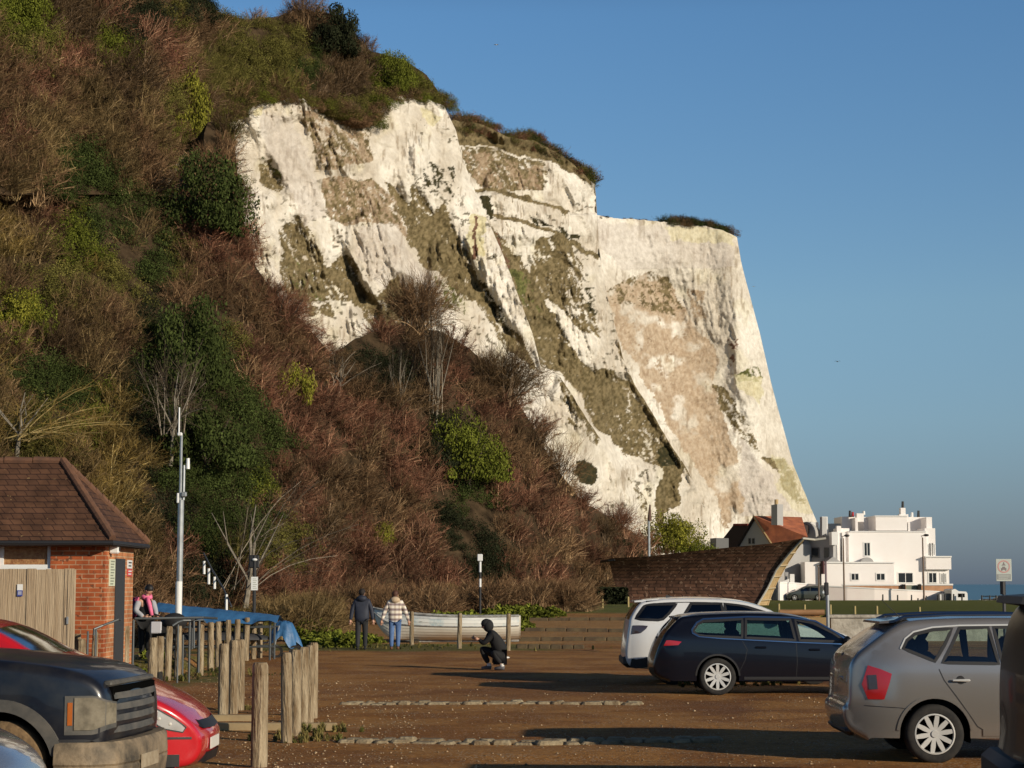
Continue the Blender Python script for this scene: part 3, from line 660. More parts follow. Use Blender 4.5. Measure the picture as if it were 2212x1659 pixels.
for L, lay in (('A', A_), ('B', B_), ('C', C_)):
    for k, s, poly in PATCH[L]:
        if k not in 'vgd': continue
        x0, x1 = min(p[0] for p in poly), max(p[0] for p in poly); y0, y1 = min(p[1] for p in poly), max(p[1] for p in poly)
        for _ in range(int((x1 - x0) * (y1 - y0) / 330)):
            x, y = random.uniform(x0, x1), random.uniform(y0, y1)
            if inpoly1(x, y, poly) and y > float(lay.top(x)) + 4:
                r = random.uniform(2.0, 5.0) * float(lay.depth(x, y)) / F * (.6 if L == 'C' else 1); P = lay.P(x, y) + Vector((0, -r * 1.0 - .5, -r * .3)); m2_.add(random.choice(SM), P, r, random.uniform(.5, .9), random.choice(['olive', 'umber', 'olive', 'dg', 'brown']), random.uniform(0, 6), random.uniform(.7, 1.2))
m2_.build('cliff_edge_scrub', fol, 'low dark scrub along the tops, gullies and ledges of the far cliffs')

# single trees and shrubs one can tell apart
def treemat(k, kd): return mat('%s_%s' % (k, kd), PAL[k][0], .9, col2=tuple(v * 1.7 for v in PAL[k][0]), scale=3.0, spec=.08, cut=(.3, .75))
bark = mat('pale_bark', (.26, .23, .18), .85, col2=(.14, .12, .09), scale=6); barkd = mat('dark_bark', (.06, .045, .03), .9)
def tree(name, label, cat, P, r, hs, pal, proto, rz=0., trunk=None, group=None, trunk_m=None, wide=1.0):
    t_ = thing(name, label, cat, P, rz, group)
    V, Fq, T = proto
    cc = (np.array(PAL[pal][0])[None] * (1 - T[:, 1:2]) + np.array(PAL[pal][1])[None] * T[:, 1:2]) * T[:, :1]
    lift = (trunk or .15) * r
    npmesh('crown', V * np.array([r * wide, r, r * hs]) + np.array([0, 0, lift]), Fq, fol, t_, colors=np.clip(cc, 0, 1))
    mb = MB(); mb.tube([(0, 0, -.5), (.03 * r, 0, lift * .6), (.07 * r, 0, lift + .25 * r * hs), (.05 * r, .05, lift + .45 * r * hs), (.12 * r, .05, lift + .75 * r * hs)], [.045 * r, .038 * r, .028 * r, .018 * r, .006 * r], 7)
    for a_ in range(5):
        an = a_ * 1.3; mb.tube([(.05 * r, 0, lift + .1 * r), (.3 * r * math.cos(an), .3 * r * math.sin(an), lift + .4 * r * hs), (.5 * r * math.cos(an + .3), .5 * r * math.sin(an + .3), lift + .68 * r * hs)], [.02 * r, .012 * r, .004 * r], 5)
    mb.build('trunk', trunk_m or barkd, t_, local=True)
    return t_
rng2 = np.random.default_rng(11)
def LF(n=2600, s=.045, cl=30): n = int(n * 2.6); s *= .56; return leaves(n, 1.0, .95, s, rng2, cl)
def BR(n=60, w_=.02, lean=.3, tw=12, up=.7): w_ *= .42; tw = int(tw * 2.2); return strands(n, 1, 1, lean, w_, 4, rng2, tw, .4, up)
PU = lambda x, y: U_.P(x, y); PN = lambda x, y: N_.P(x, y)
lf = LF(); lf2 = LF(3200, .04, 40)
tree('evergreen_shrub', 'bright yellow green ivy bush hanging left of the white cliff top', 'shrub', PU(402, 318) + Vector((0, -3, -.5)), 2.1, 2.6, 'yg', LF(3600, .045, 60))
tree('evergreen_shrub', 'large dark olive bush beside the left edge of the white cliff', 'shrub', PN(455, 535) + Vector((0, -1.0, 0)), 2.9, 1.65, 'dg', lf2)
tree('evergreen_shrub', 'dark rounded shrub beneath the small left patch of bare chalk', 'shrub', PN(415, 500), 1.7, 1.5, 'dk', lf)
tree('evergreen_shrub', 'bright yellow leafed shrub among red scrub in the middle of the slope', 'shrub', PN(635, 890), 1.45, 2.2, 'yg', LF(1300, .042, 18))
tree('evergreen_tree', 'green conifer low on the slope under the pale bare tree', 'tree', PN(1010, 1085), 2.7, 1.7, 'mg', LF(3400, .04, 46), 0, .4)
tree('evergreen_tree', 'dark evergreen left of the green conifer low on the slope', 'tree', PN(945, 1040), 1.7, 1.5, 'dk', lf, 1, .4)
tree('evergreen_shrub', 'small yellow green bush at the foot of the slope above the walking couple', 'shrub', PN(805, 1190), 1.25, 1.3, 'yg', lf)
tree('evergreen_tree', 'big dark green tree on the slope above the slim mast', 'tree', PN(395, 890), 2.6, 1.9, 'dg', lf2, 2, .4)
tree('evergreen_tree', 'dark ivy covered tree behind the top of the slim mast', 'tree', PN(450, 1060), 2.4, 1.6, 'dg', lf, 3, .4)
tree('evergreen_shrub', 'olive green bush overhanging the right end of the cliff top', 'shrub', PU(850, 215), 2.3, 1.8, 'mg', lf2)
tree('evergreen_shrub', 'tall dark holm oak at the highest right point of the cliff top', 'shrub', PU(725, 140), 3.0, 1.7, 'dk', LF(3200, .05, 46))
tree('evergreen_shrub', 'small dark pine like bush against the sky at the left of the skyline', 'shrub', PU(425, 50), 2.0, .9, 'dk', lf)
tree('evergreen_shrub', 'bright green bush at the far left edge halfway up the slope', 'shrub', PN(20, 720), 1.5, 1.6, 'yg', lf)
tree('evergreen_shrub', 'round green bush in the top left corner of the hillside', 'shrub', PU(40, 60), 2.0, 1.3, 'mg', lf)
tree('bare_tree', 'brown rounded bare shrub on the cliff top skyline beside the dark oak', 'tree', PU(655, 70), 2.4, 1.7, 'brown', BR(110, .018, .1, 12), 0, .1)
tree('bare_tree', 'tall pale barked bare tree in front of the foot of the white cliff', 'tree', PN(940, 935), 2.3, 2.9, 'grey', BR(16, .028, .02, 12, 1.15), 0, .5, trunk_m=bark, wide=.55)
tree('bare_tree', 'slim pale bare tree just left of the tall pale tree', 'tree', PN(862, 900), 1.6, 2.2, 'grey', BR(12, .024, .05, 10, 1.1), 1, .4, trunk_m=bark, wide=.5)
tree('bare_tree', 'pale spreading branches above the dark hollow in the middle of the slope', 'tree', PN(735, 845) + Vector((0, -1, 0)), 1.9, 1.1, 'grey', BR(12, .028, .5, 8, .5), 0, .1, trunk_m=bark)
tree('bare_tree', 'grey twiggy tree below the big dark tree and above the mast', 'tree', PN(385, 990) + Vector((0, -2, 0)), 2.4, 1.7, 'grey', BR(20, .022, .1, 12, .7), 0, .4, trunk_m=bark)
tree('bare_tree', 'pale stemmed tree leaning right behind the white notice on its post', 'tree', W(530, 1290, 84) , 3.4, 1.5, 'grey', BR(13, .010, .8, 16, .8), 0, .1, trunk_m=bark)
tree('bare_tree', 'grey bare bush behind the brick hut roof at the left edge', 'tree', PN(60, 985) + Vector((0, -2, 0)), 2.6, 1.1, 'gold', BR(22, .02, .9, 12, .45), 0, .2, trunk_m=bark)
tree('bare_tree', 'red brown domed bare tree standing against the white cliff foot', 'tree', PN(900, 745), 2.7, 1.6, 'brown', BR(130, .017, .1, 13, .75), 0, .2)
tree('bare_tree', 'brown domed bare tree at the right of the slope beneath the cliff', 'tree', PN(1085, 900), 2.9, 1.5, 'umber', BR(130, .016, .2, 13, .75), 1, .2)
tree('bare_tree', 'twiggy bare tree with chalk showing through near the cliff foot', 'tree', PN(1195, 1090), 2.6, 1.6, 'brown', BR(80, .016, .2, 11, .8), 2, .2)
tree('bare_tree', 'reddish bare tree at the left edge of the lowest cliff', 'tree', PN(610, 745), 2.4, 1.3, 'red', BR(130, .017, .3, 13, .65), 2, .2)
tree('bare_tree', 'low brown bare tree at the right end of the wooded slope', 'tree', PN(1330, 1180), 2.6, 1.1, 'red', BR(110, .017, .2, 12, .6), 2, .2)
# round green tree beyond the shingled hull
Pg = W(1455, 1215, 165); 
tree('evergreen_tree', 'round yellow green tree rising behind the brown shingled hull', 'tree', Pg, 3.3, 1.15, 'yg', LF(3600, .04, 50), 0, .2)
tree('evergreen_tree', 'smaller olive tree at the right of the round yellow green tree', 'tree', W(1508, 1222, 163), 2.2, 1.0, 'mg', lf, 1, .2)
# clipped dark hedge left of the hull
def hedge(name, label, x0, x1, Y, ztop, depth, pal, rngs):
    q = np.random.default_rng(rngs); xa, xb = WX(x0, Y), WX(x1, Y); g0 = h1((xa + xb) / 2, Y); n = 5000
    P = q.uniform(0, 1, (n, 3)); f = q.integers(0, 3, n)
    P[:, 0] = np.where(f == 0, P[:, 0], P[:, 0]); P[:, 2] = np.where(f == 1, 1.0, P[:, 2]); P[:, 1] = np.where(f == 0, 0, P[:, 1])
    P = P + q.normal(0, .02, (n, 3)); P = P * np.array([xb - xa, depth, ztop - g0]) + np.array([xa, Y, g0])
    nr = q.normal(0, 1, (n, 3)); nr /= np.linalg.norm(nr, axis=1, keepdims=True); a = np.cross(nr, q.normal(0, 1, (n, 3))); a /= np.linalg.norm(a, axis=1, keepdims=True); b = np.cross(nr, a); s = .10
    V = np.stack([P - a * s, P - b * s, P + a * s, P + b * s], 1).reshape(-1, 3)
    box = np.array([[xa + .1, Y + .1, g0 - .3], [xb - .1, Y + .1, g0 - .3], [xb - .1, Y + depth, g0 - .3], [xa + .1, Y + depth, g0 - .3]]); bt = box.copy(); bt[:, 2] = ztop - .1
    V = np.concatenate([V, box, bt]); k = 4 * n
    Fq = np.concatenate([np.arange(4 * n).reshape(-1, 4), np.array([[k, k + 1, k + 5, k + 4], [k + 1, k + 2, k + 6, k + 5], [k + 4, k + 5, k + 6, k + 7], [k + 3, k, k + 4, k + 7], [k + 2, k + 3, k + 7, k + 6]])])
    c = np.repeat((np.array(PAL[pal][0]) * q.uniform(.5, 1.5, (n, 1))), 4, axis=0); c = np.concatenate([c, np.tile(np.array(PAL[pal][0]) * .6, (8, 1))])
    o = npmesh(name, V, Fq, fol, colors=c, origin=(float((xa + xb) / 2), Y, g0)); tag(o, label, 'hedge')
hedge('hedge', 'clipped dark hedge left of the brown shingled hull', 1256, 1352, 104, W(1300, 1272, 104).z, 2.5, 'dk', 4)
# low green plants and weeds (nobody could count them)
gp = Mass()
LG = [leaves(420, 1.0, .8, .11, rng2, 16) for _ in range(2)]; GRS = [strands(60, .5, 1.0, .1, .05, 2, rng2, 1, .3, 1.0) for _ in range(2)]
for x0, x1, Y, n, r in ((655, 775, 60, 34, (.35, .6)), (760, 830, 61, 8, (.2, .35)), (955, 1125, 72, 46, (.5, .9)), (1040, 1200, 84, 24, (.4, .7)), (288, 312, 40, 8, (.2, .4)), (655, 690, 65, 12, (.5, .9)), (1180, 1260, 95, 16, (.4, .8))):
    for _ in range(n):
        X = WX(random.uniform(x0, x1), Y); yy_ = Y + random.uniform(-1.5, 2.5); rr_ = random.uniform(*r)
        gp.add(random.choice(LG), (X, yy_, h1(X, yy_) - .05), rr_, random.uniform(.7, 1.2), 'mg', random.uniform(0, 6), random.uniform(.8, 1.4))
for x0, x1, Y, n, r, pal in ((560, 700, 66, 40, (.9, 1.6), 'tan'), (700, 960, 78, 60, (1.0, 1.7), 'brown'), (960, 1260, 90, 50, (.9, 1.6), 'brown'), (480, 600, 64, 24, (.8, 1.2), 'olive'), (300, 400, 52, 24, (.9, 1.5), 'brown'), (900, 1250, 96, 30, (.7, 1.2), 'tan')):
    for _ in range(n):
        X = WX(random.uniform(x0, x1), Y); yy_ = Y + random.uniform(-2, 4); rr_ = random.uniform(*r)
        gp.add(random.choice(BARE + DENSE), (X, yy_, h1(X, yy_) - .1), rr_, random.uniform(.9, 1.4), pal, random.uniform(-.5, .5), random.uniform(.8, 1.3))
for cx, Y, n, s_ in ((655, 23.4, 22, .3), (700, 24.8, 30, .22), (705, 23.6, 16, .15), (532, 29.5, 12, .15), (430, 40, 60, .9), (470, 41, 60, 1.0), (396, 38, 14, .3), (374, 38, 12, .3), (1560, 36.2, 40, .6), (1000, 57, 40, 3), (880, 59, 30, 1.2), (780, 57.5, 40, 1.5)):
    for _ in range(n):
        X = WX(cx, Y) + random.gauss(0, s_); yy_ = Y + random.gauss(0, s_ * .5)
        gp.add(random.choice(GRS), (X, yy_, h1(X, yy_) - .02), random.uniform(.05, .14), random.uniform(.8, 1.4), random.choice(['mg', 'dg', 'olive']), random.uniform(0, 6), 1.2)
gp.build('ground_cover', fol, 'green weeds and dry brown stalks along the foot of the slope')
# ------------------------------------------------------------------ cars
rubber = mat('tyre_rubber', (.022, .022, .023), .85, col2=(.04, .037, .034), scale=8, spec=.2)
rubmud = mat('muddy_rubber', (.12, .075, .038), .95, col2=(.20, .13, .065), scale=9, bump=.4)
alloy = mat('alloy', (.60, .60, .585), .38, metal=.25, coat=.3)
blackp = mat('black_plastic', (.018, .018, .02), .55)
voidm = mat('wheel_well_black', (.004, .004, .004), 1, spec=0)
seatm = mat('seat_cloth', (.03, .03, .033), .9)
chrome = mat('chrome', (.85, .85, .86), .1, metal=1)
seal = mat('window_seal', (.012, .012, .014), .5)
redl = mat('red_lamp_glass', (.42, .008, .012), .12, coat=1)
whl = mat('clear_lamp_glass', (.55, .56, .56), .08, coat=1, metal=.3)
oran = mat('orange_lamp_glass', (.40, .11, .02), .2, coat=.6)
darkl = mat('smoked_lamp_glass', (.05, .035, .04), .1, coat=1)
plate_w = mat('number_plate', (.62, .60, .55), .5); ink = mat('black_lettering', (.02, .02, .02), .6)
glass_d = glassmat('privacy_glass', (.03, .035, .04), .10); glass_v = glassmat('van_glass', (.01, .01, .012), .0); glass_c = glassmat('clear_glass', (.74, .84, .80), .10); glass_g = glassmat('green_glass', (.30, .46, .42), .10); glass_b = glassmat('screen_glass', (.10, .14, .18), .10); glass_s = glassmat('sky_lit_glass', (.08, .12, .16), .42)
for g_ in (glass_b, glass_s):
    for n_ in g_.node_tree.nodes:
        if n_.type == 'BSDF_GLOSSY': n_.inputs['Roughness'].default_value = .07
def chaikin(p, it=2):
    for _ in range(it):
        q = [p[0]]
        for a, b in zip(p[:-1], p[1:]): q += [(a[0] * .75 + b[0] * .25, a[1] * .75 + b[1] * .25), (a[0] * .25 + b[0] * .75, a[1] * .25 + b[1] * .75)]
        q.append(p[-1]); p = q
    return p
def resample(p, step):
    q = [p[0]]
    for a, b in zip(p[:-1], p[1:]):
        n = max(1, int(math.hypot(b[0] - a[0], b[1] - a[1]) / step))
        for i in range(1, n + 1): q.append((a[0] + (b[0] - a[0]) * i / n, a[1] + (b[1] - a[1]) * i / n))
    return q
SPLIT = {'door_handle', 'handle_recess', 'roof_rail', 'wing_mirror', 'lamp_reflector'}
def islands(b):
    par = list(range(len(b.v)))
    def fd(i):
        while par[i] != i: par[i] = par[par[i]]; i = par[i]
        return i
    for f in b.f:
        for j in f[1:]: par[fd(j)] = fd(f[0])
    g = {}
    for f in b.f: g.setdefault(fd(f[0]), []).append(f)
    out = []
    for fs in g.values():
        us = sorted({i for f in fs for i in f}); ix = {j: i for i, j in enumerate(us)}; q = MB(); q.add([b.v[j] for j in us], [tuple(ix[i] for i in f) for f in fs]); out.append(q)
    return out
class Car:
    def __init__(s, name, label, loc, rz, paint_m, L, hw, path, belt, roof, tumble=.2, ends=((.5, .16), (.6, .22)), sill=.26, lift=0, group=None, cat='car'):
        s.t = thing(name, label, cat, loc, rz, group); s.m = paint_m; s.L = L; s.hw = hw; s.belt = belt; s.roof = roof; s.tum = tumble; s.ends = ends; s.sill = sill
        s.path = resample(chaikin(path, 2), .09)
    def Pp(s, u):
        (lr, dr), (lf, df) = s.ends
        p = 1.0
        if u < lr: p -= dr * (1 - max(u, 0) / lr) ** 2.2
        if u > s.L - lf: p -= df * (1 - max(s.L - u, 0) / lf) ** 2.2
        return p
    def sy(s, u, z):
        b = s.belt(u) if callable(s.belt) else s.belt; zm = b * .62
        if z < zm: q = 1 - .07 * ((zm - z) / zm) ** 1.6
        elif z < b: q = 1 - .035 * ((z - zm) / (b - zm)) ** 2
        else: q = .965 - s.tum * ((z - b) / max(s.roof - b, .1)) ** 1.15
        return s.hw * s.Pp(u) * q
    def body(s, wins, wheels, R_arch, holes=(), screens=(), rr=.07, front_i=None):
        pa = s.path; n = len(pa); ins = []
        for i, p in enumerate(pa):
            a = pa[max(i - 1, 0)]; b = pa[min(i + 1, n - 1)]; d = (b[0] - a[0], b[1] - a[1]); l = math.hypot(*d) or 1
            r = rr if 2 <= i < n - 2 else rr * (.3 + .35 * min(i, n - 1 - i)); nx, nz = d[1] / l, -d[0] / l     # inward (path runs rear->roof->front)
            ins.append((p[0] + nx * r, p[1] + nz * r, nx, nz, r))
        # side outline
        out = [(q[0], q[1]) for q in ins]
        bot = []; x1 = out[-1][0]; x0 = out[0][0]; zs = s.sill
        def arch(u):
            z = zs
            for wu, wz in wheels:
                d = u - wu
                if abs(d) < R_arch: z = max(z, wz + math.sqrt(max(R_arch ** 2 - d * d, 0)))
            return z
        us = list(np.linspace(x1, x0, 90)[1:-1])
        for wu, wz in wheels: us += [wu + R_arch * math.cos(k) for k in np.linspace(0, math.pi, 22)] + [wu - R_arch * 1.001, wu + R_arch * 1.001]
        us = sorted([u for u in us if x0 + .02 < u < x1 - .02], reverse=True)
        bot = [(u, arch(u)) for u in us]
        outline = out + bot
        verts = [Vector(p) for p in outline]; edges = [(i, (i + 1) % len(outline)) for i in range(len(outline))]
        for poly in list(wins) + list(holes):
            b0 = len(verts); verts += [Vector(p) for p in poly]; edges += [(b0 + i, b0 + (i + 1) % len(poly)) for i in range(len(poly))]
        umin = min(p[0] for p in outline); umax = max(p[0] for p in outline); zmax = max(p[1] for p in outline)
        for u in np.arange(umin + .05, umax, .11):
            for z in np.arange(zs + .04, zmax, .07):
                if inpoly1(u, z, outline): verts.append(Vector((u, z)))
        r = delaunay_2d_cdt(verts, edges, [], 0, 1e-5)
        V2, F2 = r[0], r[2]
        def cls(f):
            c = sum((V2[i] for i in f), Vector((0, 0))) / len(f)
            if not inpoly1(c[0], c[1], outline): return -1
            for k, poly in enumerate(list(wins) + list(holes)):
                if inpoly1(c[0], c[1], poly): return k + 1
            return 0
        cl = [cls(f) for f in F2]
        mb = MB()
        for sg in (-1, 1):
            vs = [(v[0], sg * s.sy(v[0], v[1]), v[1]) for v in V2]
            mb.add(vs, [tuple(f) if sg < 0 else tuple(reversed(f)) for f, c in zip(F2, cl) if c == 0])
        s.glass = MB(); fr = (0, .12, .4, .7, .93, 1.0)
        rows = []
        for (iu, iz, nx, nz, r_), p in zip(ins, pa):
            Y0 = s.sy(iu, iz); row = []
            for k in range(0, 5):
                a = k / 4 * math.pi / 2; row.append((iu - nx * r_ * math.sin(a), Y0 - r_ * (1 - math.cos(a)), iz - nz * r_ * math.sin(a)))
            Ye = Y0 - r_
            for f in fr[::-1][1:]:
                bl = .035 * (1 - f * f); row.append((p[0] - nx * bl, Ye * f, p[1] - nz * bl))
            rows.append(row)
        nc = len(rows[0]); full = [[(u, -y, z) for u, y, z in r_] + [(u, y, z) for u, y, z in reversed(r_[:-1])] for r_ in rows]; w_ = len(full[0])
        gv = [v for r_ in full for v in r_]; bf = []; gf = []
        for i in range(n - 1):
            mu = (pa[i][0] + pa[i + 1][0]) / 2; mz = (pa[i][1] + pa[i + 1][1]) / 2
            g = any(q(mu, mz) for q in screens)
            for j in range(w_ - 1):
                f = (i * w_ + j, (i + 1) * w_ + j, (i + 1) * w_ + j + 1, i * w_ + j + 1)
                (gf if g and 5 <= j < w_ - 6 else bf).append(f)
        mb.add(gv, bf)
        ob = mb.build('body', s.m, s.t, local=True, auto=32)
        import bmesh
        bm = bmesh.new(); bm.from_mesh(ob.data); bmesh.ops.remove_doubles(bm, verts=bm.verts, dist=.002); bmesh.ops.recalc_face_normals(bm, faces=bm.faces); bm.to_mesh(ob.data); bm.free()
        ob.data.set_sharp_from_angle(angle=R(32))
        if gf: s.screens = MB().add(gv, gf)
        s.V2, s.F2, s.cl = V2, F2, cl
        return ob
    def panel(s, k, name, m, off=.0, both=True, mirror_only=None):
        for sg in ((-1, 1) if both else (-1,)):
            mb = MB(); fs = [f for f, c in zip(s.F2, s.cl) if c == k]; us = sorted({i for f in fs for i in f}); ix = {j: i for i, j in enumerate(us)}
            mb.add([(s.V2[j][0], sg * (s.sy(*s.V2[j]) + off), s.V2[j][1]) for j in us], [tuple(ix[i] for i in f) for f in fs])
            o = mb.build(name, m, s.t, local=True, smooth=True)
        return o
    def strip(s, pts, wd, name, m, off=.006, closed=False, both=True, parent=None, step=.06):
        """flat band following the body side"""
        if closed: pts = list(pts) + [pts[0]]
        pts = resample(pts, step); n = len(pts)
        for sg in ((-1, 1) if both else (-1,)):
            vs = []; mb = MB()
            for i, p in enumerate(pts):
                a = pts[(i - 1) % (n - 1)] if closed else pts[max(i - 1, 0)]; b = pts[(i + 1) % (n - 1)] if closed else pts[min(i + 1, n - 1)]
                d = (b[0] - a[0], b[1] - a[1]); l = math.hypot(*d) or 1; nx, nz = -d[1] / l * wd / 2, d[0] / l * wd / 2
                q1 = (p[0] + nx, p[1] + nz); q2 = (p[0] - nx, p[1] - nz)
                y1, y2 = s.sy(*q1), s.sy(*q2)
                vs += [(q1[0], sg * (y1 - .01), q1[1]), (q1[0], sg * (y1 + off), q1[1]), (q2[0], sg * (y2 + off), q2[1]), (q2[0], sg * (y2 - .01), q2[1])]
            fs = []
            for i in range(n - 1):
                for k in range(3): fs.append((i * 4 + k, i * 4 + k + 1, i * 4 + k + 5, i * 4 + k + 4))
            mb.add(vs, fs); o = mb.build(name, m, parent or s.t, local=True)
        return o
    def wheel(s, u, z, r, y, style='ten', tyre_m=None, rim_r=None, w_=.2, spin=0.3, rim_m=None):
        for sg in (-1, 1):
            c = Vector((u, sg * y, z)); rim_r_ = rim_r or r * .68
            wt = bpy.data.objects.new('wheel', None); link(wt, s.t); wt.location = c
            tb = MB(); o = sg
            prof = [(rim_r_ * .98, -w_), (r * .93, -w_), (r, -w_ * .85), (r, -w_ * .12), (r * .95, 0), (r * .85, .012), (rim_r_ * 1.03, .004), (rim_r_ * .98, -.03)]
            tb.lathe((0, 0, 0), [(a, b * o) for a, b in prof], 36, 'Y'); tb.build('tyre', tyre_m or rubber, wt, local=True, auto=40)
            rb = MB(); rb.lathe((0, 0, 0), [(rim_r_ * 1.0, -.03 * o), (rim_r_ * 1.0, .006 * o), (rim_r_ * .93, .008 * o), (rim_r_ * .90, -.02 * o)], 36, 'Y')
            N = {'ten': 10, 'five': 5, 'six': 6}[style]
            for k in range(N):
                a = spin + k * 2 * math.pi / N; ca, sa = math.cos(a), math.sin(a); pa, pb = -sa, ca
                r0, r1 = rim_r_ * .16, rim_r_ * .95; w0 = rim_r_ * (.085 if N == 10 else .17); w1 = rim_r_ * (.12 if N == 10 else .10)
                vs = []
                for rad, ww, yy in ((r0, w0, -.012), (rim_r_ * .6, w1, -.004), (r1, w1 * .8, 0.0)):
                    for q, dy in ((-1, -.03), (-1, 0), (1, 0), (1, -.03)): vs.append((ca * rad + pa * ww * q, (yy + dy) * o, sa * rad + pb * ww * q))
                rb.add(vs, [(i * 4 + j, i * 4 + j + 1, i * 4 + j + 5, i * 4 + j + 4) for i in range(2) for j in range(3)])
            rb.cyl((0, -.03 * o, 0), (0, .002 * o, 0), rim_r_ * .2, rim_r_ * .17, 16)
            rb.build('rim', rim_m or alloy, wt, local=True, auto=30)
            lb = MB(); Rr = r + .075; vs = [(Rr * math.cos(a_), -yy_ * o, Rr * math.sin(a_)) for yy_ in (-.005, .32) for a_ in np.linspace(-.25, math.pi + .25, 20)]; lb.add(vs, [(i_, i_ + 1, 21 + i_, 20 + i_) for i_ in range(19)]); lb.add([(0, -.0 * o - .30 * o, 0)] + [(Rr * math.cos(a_), -.30 * o, Rr * math.sin(a_)) for a_ in np.linspace(-.25, math.pi + .25, 20)], [(0, i_ + 1, i_ + 2) for i_ in range(19)]); lb.build('wheel_arch_liner', voidm, wt, local=True)
            db = MB(); db.cyl((0, -.07 * o, 0), (0, -.045 * o, 0), rim_r_ * .97, rim_r_ * .97, 24); db.build('brake_disc', voidm, wt, local=True)
    def inside(s, seats=((1.1, .75), (2.2, .75)), floor=.5, dash=None, roofz=None):
        b = MB(); L, hw = s.L, s.hw
        b.bb((.25, -hw * .66, s.sill - .02), (L - .3, hw * .66, floor)); b.bb((.12, -hw * .62, floor + .1), (.2, hw * .62, floor + .12))
        b.build('underbody', voidm, s.t, local=True)
        for u, z in seats:
            for y in (-hw * .42, hw * .42):
                q = MB(); q.box((u + .2, y, floor + .12), (.5, .5, .2), 0, .04); q.box((u - .06, y, floor + .42), (.14, .48, .56), 0, .05); q.box((u - .09, y, floor + .76), (.10, .26, .17), 0, .04); q.build('seat', seatm, s.t, local=True)
        if dash: MB().box((dash, 0, s.belt(dash) - .12), (.4, hw * 1.6, .2), 0, .06).build('dashboard', seatm, s.t, local=True)
    def bit(s, name, m, fn, auto=35):
        b = MB(); fn(b)
        if name in SPLIT:
            for q in islands(b): o = q.build(name, m, s.t, local=True, auto=auto)
            return o
        return b.build(name, m, s.t, local=True, auto=auto)

def text_plate(parent, txt, loc, rot, size, m):
    cu = bpy.data.curves.new('lettering', 'FONT'); cu.body = txt; cu.size = size; cu.align_x = 'CENTER'; cu.align_y = 'CENTER'; cu.extrude = .001
    ob = bpy.data.objects.new('lettering', cu); COL.objects.link(ob)
    dg = bpy.context.evaluated_depsgraph_get(); me = bpy.data.meshes.new_from_object(ob.evaluated_get(dg)); bpy.data.objects.remove(ob)
    me.materials.clear(); me.materials.append(m); o = bpy.data.objects.new('lettering', me); link(o, parent); o.location = loc; o.rotation_euler = rot; return o

# ---- silver grey people carrier
silver = mat('taupe_metallic_paint', (.35, .325, .30), .27, metal=.65, coat=.6)
XR, YC = 3.68, 21.5
sb = lambda u: 1.05 + .0 * u
c = Car('parked_car', 'taupe grey people carrier with silver roof rails parked in front of the black van', (XR, YC, 0), R(-1.2), silver, 4.54, .90,
        [(.26, .24), (.06, .34), (0, .47), (.0, .60), (.06, .64), (.065, .85), (.09, 1.12), (.33, 1.31), (.60, 1.50), (.80, 1.555), (1.4, 1.58), (2.2, 1.575), (2.9, 1.53), (3.35, 1.36), (3.75, 1.10), (4.2, .98), (4.46, .80), (4.54, .6), (4.5, .32), (4.4, .24)],
        sb, 1.6, .19, ((.7, .24), (.7, .25)), .27)
w1 = [(.66, 1.245), (.71, 1.335), (.80, 1.40), (1.0, 1.445), (1.22, 1.46), (1.12, 1.28), (1.0, 1.105)]
w2 = [(1.08, 1.09), (1.20, 1.28), (1.30, 1.465), (1.62, 1.475), (1.70, 1.08)]
w3 = [(1.74, 1.08), (1.68, 1.475), (1.98, 1.475), (1.99, 1.07)]
w4 = [(2.08, 1.07), (2.07, 1.47), (2.6, 1.44), (3.05, 1.24), (3.2, 1.07)]
tl = [(.27, 1.06), (.40, 1.02), (.52, .97), (.49, .86), (.43, .69), (.26, .69), (.2, .85)]
WU, WF, WZ = .98, 3.68, .315
c.body([w1, w2, w3, w4], [(WU, WZ), (WF, WZ)], .385, [tl], [lambda u, z: u < .52 and z > 1.15, lambda u, z: 2.95 < u < 3.7 and z > 1.12])
for k in range(4): c.panel(k + 1, 'window', glass_c if k else glass_c, -.006)
c.panel(5, 'tail_light', redl, .012); c.strip([(.31, .955), (.32, .80)], .09, 'reversing_lamp', darkl, .018, both=False)
c.screens.build('windscreen', mat('sky_painted_screen', (.012, .045, .12), .22, coat=.3), c.t, local=True, smooth=True)  # blue of the reflected sky painted into the glass colour
for w_ in (w1, w2, w3, w4): c.strip(w_, .035, 'window_seal', seal, .004, True)
c.strip([(.63, 1.24), (.69, 1.35), (.79, 1.425), (1.0, 1.475), (1.3, 1.495), (2.0, 1.503), (2.6, 1.475), (3.1, 1.26)], .016, 'chrome_strip', alloy, .010)
c.strip([(1.04, 1.02), (1.09, .9), (1.22, .72), (1.36, .52), (1.44, .40), (1.6, .30)], .012, 'door_gap', seal, .0015); c.strip([(2.04, 1.04), (2.03, .6), (2.04, .30)], .012, 'door_gap', seal, .0015)
c.strip([(.22, .62), (.6, .60), (.72, .58)], .008, 'bumper_gap', seal, .0015)
c.strip([(WU + .405 * math.cos(a), WZ + .405 * math.sin(a)) for a in np.linspace(.1, math.pi - .1, 22)], .035, 'wheel_arch', silver, .012)
c.strip([(1.5, .33), (3.2, .33)], .07, 'sill_trim', silver, .012)
c.bit('door_handle', alloy, lambda b: [b.box((u_, s_ * (c.sy(u_, .9) + .03), .90), (.20, .025, .03), 0, .01) for u_ in (1.27, 2.3) for s_ in (-1, 1)])
c.bit('handle_recess', seal, lambda b: [b.lathe((u_, -(c.sy(u_, .9) + .004), .90), [(.0, 0), (.045, 0), (.05, .006)], 14, 'Y') for u_ in (1.27, 2.3)])
